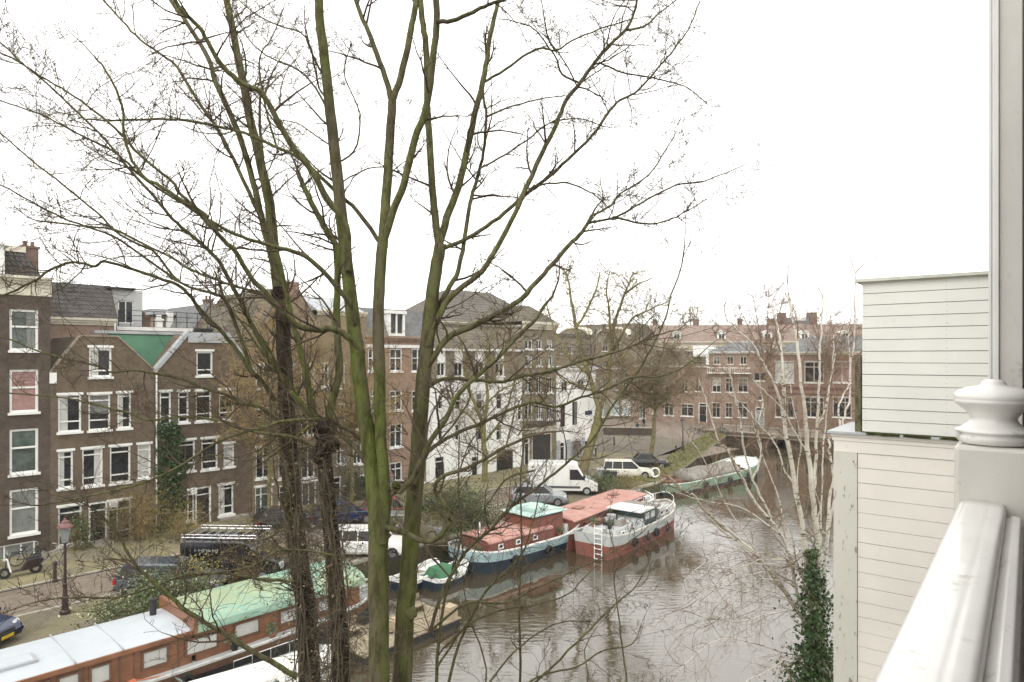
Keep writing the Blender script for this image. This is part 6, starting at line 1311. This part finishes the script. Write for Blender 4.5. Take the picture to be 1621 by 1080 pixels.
def clumpy(c, rad, n, k=14):
    cl = [Vector(c)+Vector((rnd.gauss(0, .5)*rad[0], rnd.gauss(0, .5)*rad[1], rnd.uniform(-.7, .8)*rad[2])) for _ in range(k)]; out = []
    for _ in range(n): q = rnd.choice(cl); s = .36; out.append(q+Vector((rnd.gauss(0, s)*rad[0], rnd.gauss(0, s)*rad[1], rnd.gauss(0, s)*rad[2])))
    return [p for p in out if p.z > c[2]-rad[2]*1.1]
def bush(name, label, base, rad, n, size, mat, cat='shrub', stems=8, stem_mat=None, group=None, extra=None, twl=1):
    r = empty(name, base, 0, label, cat, group); c = Vector(base)+Vector((0, 0, rad[2]))
    leafcloud(clumpy(c, rad, n), size, mat, 'foliage', r, base)
    if extra: leafcloud(clumpy(c, rad, n//8), size, extra, 'blossom', r, base)
    T = Tubes()
    for _ in range(stems):
        d = Vector((rnd.uniform(-1, 1)*rad[0], rnd.uniform(-1, 1)*rad[1], rad[2]*rnd.uniform(1.2, 2.2))); twig(T, Vector(base)+Vector((rnd.uniform(-.3, .3)*rad[0], rnd.uniform(-.3, .3)*rad[1], 0)), d, d.length, .015, 2, .02, kidn=4, rmin=.005)
    T.build('stems', stem_mat or M_TWIGB, r); return r
# ivy round the birch foot
r = empty('ivy_bush', (6.42, 13.95, 0), 0, 'dark green ivy mass climbing the foot of the birch clump', 'ivy'); cs = []
for _ in range(5200):
    y = 1110-rnd.random()**1.9*240; wd = 38+13*math.sin(y*.055)+6*math.sin(y*.21) if y > 955 else 6+max(0, y-880)*.3+6*math.sin(y*.16); cs.append(Wp(1290+rnd.gauss(0, .45)*wd+ (0 if y > 950 else (950-y)*-.1), y, 13.8+rnd.gauss(0, .35)))
for _ in range(2500): z = rnd.uniform(0, 4.2); cs.append(Vector((6.4+rnd.gauss(0, .45), 13.95+rnd.gauss(0, .4), z)))
leafcloud(cs[:5600], .05, M_IVY, 'foliage', r, r.location); leafcloud(cs[5600:]+[c+Vector((rnd.gauss(0, .16), rnd.gauss(-.1, .12), rnd.gauss(0, .2))) for c in cs[:1500]], .036, plain('pale_ivy_leaf', (.085, .13, .04), .5, .5, 9), 'foliage', r, r.location)
T = Tubes()
for _ in range(26): p = rnd.choice(cs[:5200]); twig(T, p, Vector((rnd.uniform(-1, 1), rnd.uniform(-1, .3), rnd.uniform(-.5, .8))), rnd.uniform(.3, .8), .006, 1, 0)
T.build('stems', M_TWIGB, r)
# ivy on the house wall
s0, z0 = FQ.pt(245, 850); s1, z1 = FQ.pt(297, 672); rt = FQ.O+FQ.d*s0; r = empty('wall_ivy', rt, 0, 'dark green ivy column climbing the wall between the gabled house and the ivy house door', 'ivy'); cs = []
for _ in range(9000):
    px, py = rnd.uniform(240, 302), rnd.uniform(668, 862); lim0, lim1 = (246, 283+ (12*(1-abs(py-745)/60) if abs(py-745) < 60 else 0) + 5*math.sin(py*.13)); lim1 += 8 if py > 790 else 0
    if not lim0+3*math.sin(py*.2) < px < lim1+3*math.sin(py*.31): continue
    q, Y = FQ.sY(px); z = FQ.z(px, py)
    if math.sin(q*6+z*3.1)*math.sin(z*5.3-q*2) < -.72: continue
    cs.append(FQ.O+FQ.d*q-QN*abs(rnd.gauss(.12, .12))+Vector((0, 0, z)))
leafcloud(cs, .085, M_IVY, 'foliage', r, rt)
T = Tubes()
for k in range(6): b = rt+QD*(.2+k*.3)-QN*.06; T.add([b, b+Vector((.1, .1, 2)), b+Vector((0, 0, 4)), b+Vector((.1, .1, 6))], [.04, .03, .02, .01], 5)
T.build('stems', M_TWIGB, r)
GP = 'shrubs along the quay and house fronts'
bush('shrub', 'ochre leafless shrub against the wall below the ivy column', QN_(13.6, 42.3), (1.5, 1.1, 1.6), 1500, .055, M_OCHL, stems=26, stem_mat=M_TWIGO, group=GP)
bush('shrub', 'ochre twiggy shrub in front of the ivy, nearer the black van', QN_(15.6, 41.0), (1.3, 1.0, 1.0), 900, .055, M_OCHL, stems=20, stem_mat=M_TWIGO, group=GP)
bush('shrub', 'thin reddish climber shrub beside the gabled house shop door', QN_(12.6, 42.9), (.7, .4, 1.9), 240, .05, M_OCHL, stems=16, group=GP)
bush('shrub', 'green leafy shrub with cream flowers on the quay below the grey hatchback', QN_(10.5, 29.7, 0), (1.3, .9, .75), 3200, .06, M_LEAFG, extra=M_CREAML, group=GP)
bush('shrub', 'low green plants on the quay edge left of the flowering shrub', QN_(8.6, 29.6, 0), (1.1, .7, .5), 1500, .055, M_LEAFG, extra=M_CREAML, group=GP)
bush('shrub', 'brown-leaved shrub beside the tail of the grey hatchback', QN_(12.4, 30.6, 0), (.9, .7, .8), 900, .055, M_OCHL, group=GP)
bush('shrub', 'dry ochre creeper bush in front of the black van flank', QN_(15.2, 30.6, 0), (1.2, .9, 1.1), 800, .05, M_OCHL, stems=26, stem_mat=M_TWIGO, group=GP)
bush('yew_bush', 'large dense green yew bush on the quay, left of the turquoise wheelhouse roof', QN_(27.6, 31.3, 0), (2.2, 1.5, 1.25), 11000, .075, M_YEW, stems=10, group=GP)
bush('shrub', 'twiggy brown shrub below the yew bush at the water edge', QN_(25.5, 30.0, -.3), (1.8, 1.0, 1.0), 1200, .05, M_LEAFG, stems=34, group=GP)
bush('shrub', 'tangled twig bush between the tree stem and the yew bush', QN_(23.6, 30.2, -.2), (1.4, 1.0, 1.2), 600, .05, M_OCHL, stems=34, group=GP)
bush('shrub', 'green shrub on the quay in front of the cream vintage estate', QN_(42.8, 30.9, 0), (1.6, .9, .75), 3000, .07, M_YEW, stems=16, group=GP)
bush('shrub', 'small brown shrub at the end of the pink-roofed barge', QN_(46, 30.3, 0), (1.5, .8, .6), 1000, .06, M_OCHL, stems=20, group=GP)
bush('shrub', 'dark evergreen shrub in a pot before the arched window house', QN_(28.4, 42.4, .1), (.55, .5, 1.25), 2600, .07, M_IVY, group=GP)
bush('shrub', 'second dark evergreen shrub, shorter, right of the potted one', QN_(29.6, 42.3, .1), (.5, .45, .7), 1400, .07, M_IVY, group=GP)
bush('shrub', 'green wreath-like shrub behind the left street lamp', QN_(10.6, 42.6, .1), (.5, .4, .9), 1100, .06, M_LEAFG, stems=16, group=GP)
bush('shrub', 'climber with red leaves by the white corner house door', QN_(56.6, 43.1, .1), (.6, .3, 1.6), 500, .07, plain('red_leaf', (.2, .06, .05), .8, .4), group=GP)
for q, lb in ((34.2, 'small clay pot with no plant by the orange brick house'), (29.2, 'pale clay pot beside the evergreen shrub')): planter(QN_(q, 42.7, .08), lb)
# bank grass tufts and water weeds
T = []
for _ in range(2600):
    u = rnd.random(); a = A2.lerp(A3, u) if rnd.random() < .8 else QN_(48, 29.9).lerp(A2, rnd.random()); d = (A3-A2).normalized(); nn = Vector((d.y, -d.x, 0)); T.append(a-nn*rnd.uniform(0, 2.5)+Vector((0, 0, rnd.uniform(.1, .45))))
o = leafcloud(T, .10, plain('dry_grass', (.20, .19, .07), .9, .4, 2), 'grass', None, (0, 0, 0)); tag(o, 'ochre and green rough grass on the sloping bank', 'grass', kind='stuff')
# ------------------------------------------------------------------ street trees across the canal
def gen_tree(name, label, base, trunks, mats, twn=90, tl=1.6, lvl=2, rmin=.009, kid=3, up=.05, group='street trees across the canal'):
    t = Tree(name, label, base, group=group); t.root.location = base
    for w0, w1, Y0, Y1, tw, pp in trunks:
        pts = [tuple(map(float, q.split(','))) for q in pp.split()]; n = len(pts); P = [Wp(x, y, Y0+(Y1-Y0)*i/(n-1)) for i, (x, y) in enumerate(pts)]; w0 *= .78; w1 *= .7
        L = smoothline(P, 4, .05); rad = [(w0+(w1-w0)*i/(len(L)-1))/2/F*L[i].y for i in range(len(L))]; t.tubes('trunk').add(L, rad, 7)
        tot = sum((b-a).length for a, b in zip(L, L[1:]))
        for _ in range(int(tw*tot*1.35)):
            u = .08+.92*rnd.random(); i = min(int(u*(len(L)-1)), len(L)-2); tt = (L[i+1]-L[i]).normalized(); sd = tt.cross(rv()).normalized()
            twig(t.tubes('crown'), L[i], tt*.5+sd, tl*rnd.uniform(.4, 1.2), max(rmin*1.3, min(.035, rad[i]*.5)), lvl, up, kidn=kid, rmin=rmin)
    t.done(mats); return t
mo = dict(trunk=M_PALE, crown=M_TWIGB)
gen_tree('mossy_street_tree', 'large mossy forked street tree in front of the white corner house', G(925, 752), [
 (22, 15, 59, 59, 0, '922,756 926,735 933,710 941,685 947,655 950,640'), (11, 3, 59, 61, 3.2, '947,642 932,592 918,550 910,510 905,480 900,445 892,425'), (10, 3, 59, 58, 3.2, '950,645 962,605 967,555 973,510 985,475 993,455 1003,430'),
 (7, 2, 59, 56, 3.2, '967,560 985,530 1000,505 1030,490 1060,475'), (7, 2, 59, 62, 3.2, '930,590 905,570 885,540 870,500 862,470'), (6, 2, 59, 57, 3.2, '965,580 990,560 1015,520 1040,495'), (6, 2, 59, 60, 3.2, '912,520 930,490 945,455 950,430'), (5, 2, 59, 60, 3.2, '940,620 915,610 890,600 870,575'), (6, 2, 58, 56, 3.2, '968,550 965,500 960,460 965,430'), (5, 2, 58, 56, 3, '990,465 1010,450 1035,440')],
 mo, tl=2.0, rmin=.010, kid=2, lvl=3)
gen_tree('round_crowned_tree', 'street tree with round brown twiggy crown, right of the mossy forked one', G(1031, 719), [
 (10, 8, 73, 73, 0, '1030,720 1034,690 1037,655'), (7, 2, 73, 73, 7, '1037,655 1036,620 1034,590 1036,560'), (5, 2, 73, 71, 7, '1037,650 1010,615 990,590 975,570'), (5, 2, 73, 75, 7, '1037,648 1065,615 1085,590 1100,572'), (5, 2, 73, 70, 7, '1037,650 1055,630 1080,620 1105,615'), (5, 2, 73, 72, 7, '1037,648 1015,635 990,625 970,620'), (4, 2, 73, 74, 7, '1037,640 1050,600 1060,570 1065,555'), (4, 2, 73, 76, 7, '1036,640 1020,600 1010,570')],
 dict(trunk=M_PALE, crown=M_TWIGB), tl=2.3, rmin=.011, kid=3, lvl=3)
gen_tree('forked_street_tree', 'pale forked street tree in front of the white plastered house', G(767, 765), [
 (13, 10, 57, 57, 0, '767,768 768,735 766,700 765,670'), (8, 2, 57, 57, 2.6, '765,672 752,640 742,615 735,580 732,555 728,530'), (8, 2, 57, 57, 2.6, '766,672 772,630 770,590 775,555 780,525'), (6, 2, 57, 55, 2.6, '767,700 790,670 805,640 815,600 820,570'), (5, 2, 57, 58, 2.6, '766,690 745,660 720,640 705,610 700,580'), (5, 2, 57, 55, 2.6, '766,735 790,720 803,700 812,660 830,620'), (5, 2, 57, 59, 2.6, '770,610 795,580 800,550 810,520'), (4, 2, 57, 58, 2.5, '820,690 850,640 862,600 868,560'), (4, 2, 57, 60, 2.5, '760,650 790,620 830,600 850,570')],
 mo, tl=1.8, rmin=.010, kid=2, lvl=3)
for nm, px, py, Y, lb, sc_ in (('ochre_street_tree', 425, 838, 41, 'ochre twiggy tree standing before the wide gable brick house', 1.0), ('ochre_street_tree', 555, 812, 46.5, 'ochre twiggy tree in front of the arched window house', 1.0)):
    k = 41/Y; tr = [(9, 7, Y, Y, 0, f'{px},{py} {px+2},{py-80*k} {px},{py-140*k}')]
    for dx, dy, ee in ((-60, -290, 3), (-25, -330, -3), (10, -350, 2), (50, -320, -2), (75, -270, 2), (-80, -220, -3), (90, -210, 1), (0, -270, -4), (-45, -190, 3), (60, -200, -3)):
        tr.append((5, 1.6, Y, Y+ee*.7, 4.6, f'{px},{py-(130+abs(dx)*.3)*k} {px+dx*.35*k},{py+(dy*.62)*k} {px+dx*.8*k},{py+dy*.85*k} {px+dx*k},{py+dy*k}'))
    gen_tree(nm, lb, G(px, py), tr, dict(trunk=M_PALE, crown=M_TWIGO), tl=1.6, rmin=.009, kid=3, lvl=3)
gen_tree('poplar_tree', 'pale upright tree far off above the long red roof', Wp(1092, 560, 190)*1+Vector((0, 0, -10.7)), [(3, 1, 190, 190, 2.0, '1092,575 1093,520 1092,482'), (2, 1, 190, 190, 2, '1092,560 1100,520 1104,490'), (2, 1, 190, 190, 2, '1092,560 1084,520 1080,495')], dict(trunk=M_TWIGB, crown=M_TWIGB), tl=5, rmin=.04, kid=3, lvl=1, group=None)
for px, top, lb in ((1212, 455, 'reddish-brown bare tree behind the bridge, seen through the left birch stems'), (1310, 490, 'reddish-brown bare tree behind the bridge, seen through the right birch stems')):
    gen_tree('bridge_tree', lb, Vector(((px-CX)/F*88+0, 97, 0)), [(5, 3, 92, 92, 0, f'{px},690 {px},640 {px+2},590')]+[(3, 1, 92, 92+e, 1.6, f'{px+1},{600-abs(d)*.4} {px+d*.5},{(600+top)/2} {px+d},{top+abs(d)*.6}') for d, e in ((-45, 2), (-20, -2), (5, 2), (28, -2), (48, 1))], dict(trunk=M_TWIGB, crown=plain('reddish_twig', (.17, .10, .075), .85, .3)), tl=2.4, rmin=.018, kid=3, lvl=2, group='bare trees behind the bridge')
# ------------------------------------------------------------------ the neighbour's white boarded extension
M_BOARD = plain('white_boards', (.74, .75, .70), .55, .07, 1.2)
def board_mat(name, c, peel):
    m, nt, b = new_mat(name); n1 = noise(nt, 1.1, 5); base = ramp_mix(nt, crange(nt, n1, .35, .65), c, tuple(x*.92 for x in c))
    tc = nt.nodes.new('ShaderNodeTexCoord'); mp = nt.nodes.new('ShaderNodeMapping'); mp.inputs['Scale'].default_value = (1.6, 1, .55); nt.links.new(tc.outputs['Object'], mp.inputs[0])
    n2 = noise(nt, 9, 8, mp.outputs[0], .65); f = crange(nt, n2, *peel); base = ramp_mix(nt, f, base, (.30, .27, .21))
    vo = nt.nodes.new('ShaderNodeTexVoronoi'); vo.inputs['Scale'].default_value = 7; nt.links.new(tc.outputs['Object'], vo.inputs['Vector']); f2 = crange(nt, vo.outputs['Distance'], .03, .05, 1, 0); base = ramp_mix(nt, f2, base, tuple(x*.62 for x in c))
    n3 = noise(nt, 3, 6, None, .7); base = ramp_mix(nt, crange(nt, n3, .62, .8), base, (.50, .50, .38))
    nt.links.new(base, b.inputs['Base Color']); b.inputs['Roughness'].default_value = .5; bump(nt, b, n2, .15, .004); return m
M_BUP = board_mat('upper_white_boards', (.84, .845, .79), (.72, .80)); M_BLO = board_mat('lower_cream_boards', (.90, .865, .80), (.70, .78)); M_CORN = board_mat('peeling_corner_board', (.70, .69, .62), (.60, .66))
M_GAP = plain('board_gap', (.10, .09, .07), .9)  # backing coloured dark to draw the shadow lines between boards
FC = Fac(Wp(1365, 565, 8.0), BR)
root = empty('boarded_extension', FC.O, FC.rz, 'white horizontally boarded balcony extension with lead ledge, right of the birch', 'house extension')
X = lambda px: FC.s(px); Z = lambda py: H-(py-HY)/F*8.0
zt, zm = Z(447), Z(683); n = 13; hgt = (zt-zm)/n; xr = 3.4
mb = MB(); rb = random.Random(5)
for k in range(n):
    o_ = rb.uniform(-.0015, .0015); g_ = rb.uniform(.004, .007); mb.box(0, xr, -.0+o_, .03, zm+k*hgt+.001, zm+(k+1)*hgt-g_)
    for nx in (.03, .845, 1.9, 2.9):
        for nz in (.25, .7): xx, zz = nx+rb.uniform(-.006, .006), zm+(k+nz)*hgt+rb.uniform(-.006, .006); mb.box(xx, xx+.006, o_-.0012, o_+.001, zz, zz+.006, m=1)
mb.build('upper_boards', [M_BUP, plain('rusty_nail', (.22, .19, .15), .8)], root)
mb = MB(); mb.box(.004, xr, .031, 2.6, zm, zt); mb.build('upper_wall', M_GAP, root)
mb = MB(); mb.box(-.07, xr, -.05, 2.7, zt, zt+.035); mb.box(-.02, xr, -.012, -.002, zt-.02, zt); mb.build('upper_roof_cap', plain('cap_cream', (.66, .67, .58), .6, .2, 3), root)
xl = X(1320); xe = X(1311); zf0, zf1 = Z(715)-.02, Z(692)
mb = MB(); mb.box(xe, xr, -.055, 1.35, zm-.04, zm-.012); mb.build('lead_ledge', plain('pale_lead', (.52, .54, .56), .45, .2, 2), root)
mb = MB(); mb.box(xe+.04, xr, -.03, 1.3, zm-.075, zm-.041); mb.box(xl-.015, xr, -.015, 1.25, zf1-.06, zm-.076); mb.box(xl, xr, -.008, 1.22, zf0, zf1-.061); mb.build('fascia', M_BLO, root, bevel=.003)
mb = MB()
for k in range(40): a = rb.uniform(0.0, 1.9); mb.box(a, a+rb.uniform(.03, .16), -.058, -.0555, zm-.04+rb.uniform(0, .01), zm-.012+rb.uniform(0, .008))
mb.box(0, xr, -.030, .0, zm-.0115, zm-.006); mb.build('moss_line', plain('moss', (.10, .11, .035), .95, .4, 20), root)
xc_ = X(1357); bh = .178; mb = MB(); z = zf0-.004; k = 0
while z > 0:
    o_ = rb.uniform(-.002, .002); mb.box(xc_+.006, xr, o_, .03, max(z-bh+rb.uniform(.003, .0065), -.1), z-.0005); z -= bh; k += 1
mb.build('lower_boards', M_BLO, root, bevel=.002)
mb = MB(); mb.box(xl+.01, xr, .031, 2.5, 0, zf0); mb.build('lower_wall', M_GAP, root)
mb = MB(); mb.box(xl, xc_, -.018, .03, 0, zf0-.002); mb.box(xl, xl+.02, .031, 1.2, 0, zf0-.002); mb.build('corner_board', M_CORN, root)
mb = MB(); xp = FC.s(1349); mb.box(xp+.02, xp+.085, .05, .13, zm-.01, Z(566)); mb.box(xp+.087, -.002, .07, .16, zm-.01, Z(566)); mb.build('weathered_post', bark('weathered_post_wood', (.22, .19, .14), (.14, .15, .06), 3, .45, .7), root)
mb = MB(); xv = FC.s(1553)+.1; mb.box(xv-.02, xv+.16, .75, .93, zt+.03, zt+.14); mb.tube([(xv+.04, .84, zt+.14), (xv+.04, .84, zt+.18)], .025, 8); mb.tube([(xv+.11, .84, zt+.14), (xv+.11, .84, zt+.17)], .025, 8); mb.build('vent_box', M_DARK, root)
# ------------------------------------------------------------------ our balcony: rail, newel post, porch post
def paint_mat(name, c, dirt):
    m, nt, b = new_mat(name); n1 = noise(nt, 4, 6); base = ramp_mix(nt, crange(nt, n1, .4, .7), c, tuple(x*.93 for x in c)); n2 = noise(nt, 14, 8, None, .7); base = ramp_mix(nt, crange(nt, n2, *dirt), base, (.33, .30, .26))
    nt.links.new(base, b.inputs['Base Color']); b.inputs['Roughness'].default_value = .28; b.inputs['Coat Weight'].default_value = .25; bump(nt, b, noise(nt, 22, 6), .22, .004); return m
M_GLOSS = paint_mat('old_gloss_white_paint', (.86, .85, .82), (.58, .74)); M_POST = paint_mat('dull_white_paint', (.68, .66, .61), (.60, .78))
rz = math.atan2(-RP.y, -RP.x)       # local x to the right along the face, local y away along the rail
hz = .42; a_end = 2.377; root = empty('balcony_railing', Vector((0, 0, 0)), rz, 'white gloss-painted balcony handrail running out of the bottom right corner', 'handrail'); root.location = (0, 0, H)
def prof_extrude(mb, prof, y0, y1, n=1): mb.loft([[(x, y0+(y1-y0)*k/n, z) for x, z in prof] for k in range(n+1)])
# section in (x = -p, z)
xa, xb = -.163, -.052
pr = [(xa, -.075)]; N = 40; wd_ = xb-xa
for k in range(N+1):
    u = .5-.5*math.cos(math.pi*k/N); e = min(u, 1-u)*wd_; rr_ = .012; z = -.004-(rr_-math.sqrt(max(0, rr_**2-max(0, rr_-e)**2))) - .005*(2*u-1)**2 - (.0010*math.exp(-((u*wd_-.017)/.0022)**2)) - (.0006*math.exp(-((u*wd_-.074)/.004)**2)); pr.append((xa+u*wd_, z))
pr += [(xb, -.075)]
mb = MB(); mb.loft([[(x, y, z-hz+.006) for x, z in pr] for y in [-2.2+(a_end+2.2)*k/60 for k in range(61)]], cap=True, closed=False); mb.build('handrail', M_GLOSS, root, smooth=True)
mb = MB(); p2 = [(xb-.003, -.10), (xb-.001, -.045), (xb+.016, -.034), (xb+.032, -.036), (xb+.040, -.05), (xb+.042, -.10)]; prof_extrude(mb, [(x, z-hz+.006) for x, z in p2], -2.2, a_end-.02, 2); mb.build('inner_moulding', M_GLOSS, root, bevel=.003)
mb = MB(); mb.box(xa+.02, xb+.02, -2.2, a_end, -1.42, -hz-.16); mb.build('infill_panel', plain('greyed_white_panel', (.55, .54, .5), .6), root)  # one even greyed white, darker than the handrail
mb = MB(); mb.box(xa+.01, xb+.035, -2.2, a_end, -hz-.159, -hz-.095); mb.build('under_rail', M_GLOSS, root)
root = empty('newel_post', RP_(a_end+.093, .085, H), rz, 'square white newel post with a turned ball finial at the end of the handrail', 'newel post')
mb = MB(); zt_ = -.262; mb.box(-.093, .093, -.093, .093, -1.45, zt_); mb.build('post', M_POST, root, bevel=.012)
sides = 40
def lat(prof, name): mb = MB(); mb.lathe(prof, (0, 0, 0), sides); return mb.build(name, M_GLOSS, root, smooth=True)
lat([(.0, zt_+.002), (.080, zt_+.002), (.088, zt_+.006), (.094, zt_+.014), (.096, zt_+.024), (.090, zt_+.034), (.098, zt_+.038), (.098, zt_+.043), (.080, zt_+.052), (.064, zt_+.064), (.058, zt_+.076), (.060, zt_+.084), (.072, zt_+.100), (.088, zt_+.114), (.099, zt_+.124), (.1015, zt_+.131), (.0985, zt_+.134), (.101, zt_+.138), (.099, zt_+.150), (.088, zt_+.162), (.064, zt_+.171), (.036, zt_+.176), (.031, zt_+.180), (.029, zt_+.188), (.022, zt_+.193), (.0, zt_+.195)], 'finial')
root = empty('porch_post', RP_(3.5, 0, H), rz, 'tall grey-white porch post with a moulded left edge, rising behind the finial', 'post')
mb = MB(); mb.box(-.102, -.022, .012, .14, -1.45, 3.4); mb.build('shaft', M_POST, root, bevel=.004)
mb = MB(); mb.box(-.139, -.128, .004, .05, -1.45, 3.4); mb.box(-.1275, -.117, .012, .05, -1.45, 3.4); mb.box(-.1165, -.1025, -.004, .05, -1.45, 3.4); mb.build('moulding', plain('sky_lit_white_paint', (.86, .86, .84), .5, .06), root, bevel=.002)  # edge strips coloured lighter for the skylight they catch
root = empty('loggia_wall', RP_(3.5, 0, H), rz, 'taupe painted loggia wall at the extreme right edge', 'wall')
mb = MB(); mb.box(-.0215, 1.6, .05, .2, -1.45, 3.4); mb.build('wall', plain('taupe_wall', (.20, .18, .16), .7), root)
mb = MB(); mb.box(-.17, 1.6, -5.5, .3, -1.52, -1.451); mb.build('floor', plain('dark_floorboards', (.06, .05, .045), .7), root)

root = empty('own_house', RP_(0, 0, 0), rz, 'unseen brick house the photograph is taken from, with the roof over its balcony', 'house')  # unseen; walls and balcony roof block skylight from the rail and posts
mb = MB(); mb.box(1.3, 9, -6, 3.75, 0, 17); mb.build('wall', M_BR_DARK, root)
mb = MB(); mb.box(.13, 1.29, -3.2, 3.72, H+1.72, H+1.95); mb.box(.2, 1.29, -3.2, -3.0, H-1.45, H+1.71); mb.build('balcony_roof', plain('ceiling_paint', (.5, .49, .46), .7), root)  # ceiling and side wall in one even grey

# ------------------------------------------------------------------ added haze volume, lifts the dark tones of far things
m, nt, b = new_mat('haze_air'); nt.nodes.remove(b); pv = nt.nodes.new('ShaderNodeVolumePrincipled'); pv.inputs['Color'].default_value = (.96, .96, .94, 1); pv.inputs['Density'].default_value = .00035
nt.links.new(pv.outputs[0], nt.nodes['Material Output'].inputs['Volume'])
mb = MB(); mb.box(-320, 1520, -170, 1520, -3.2, 34); o = mb.build('haze', m); tag(o, 'thin pale haze added over the canal and streets to lift the far tones', 'haze', kind='stuff')
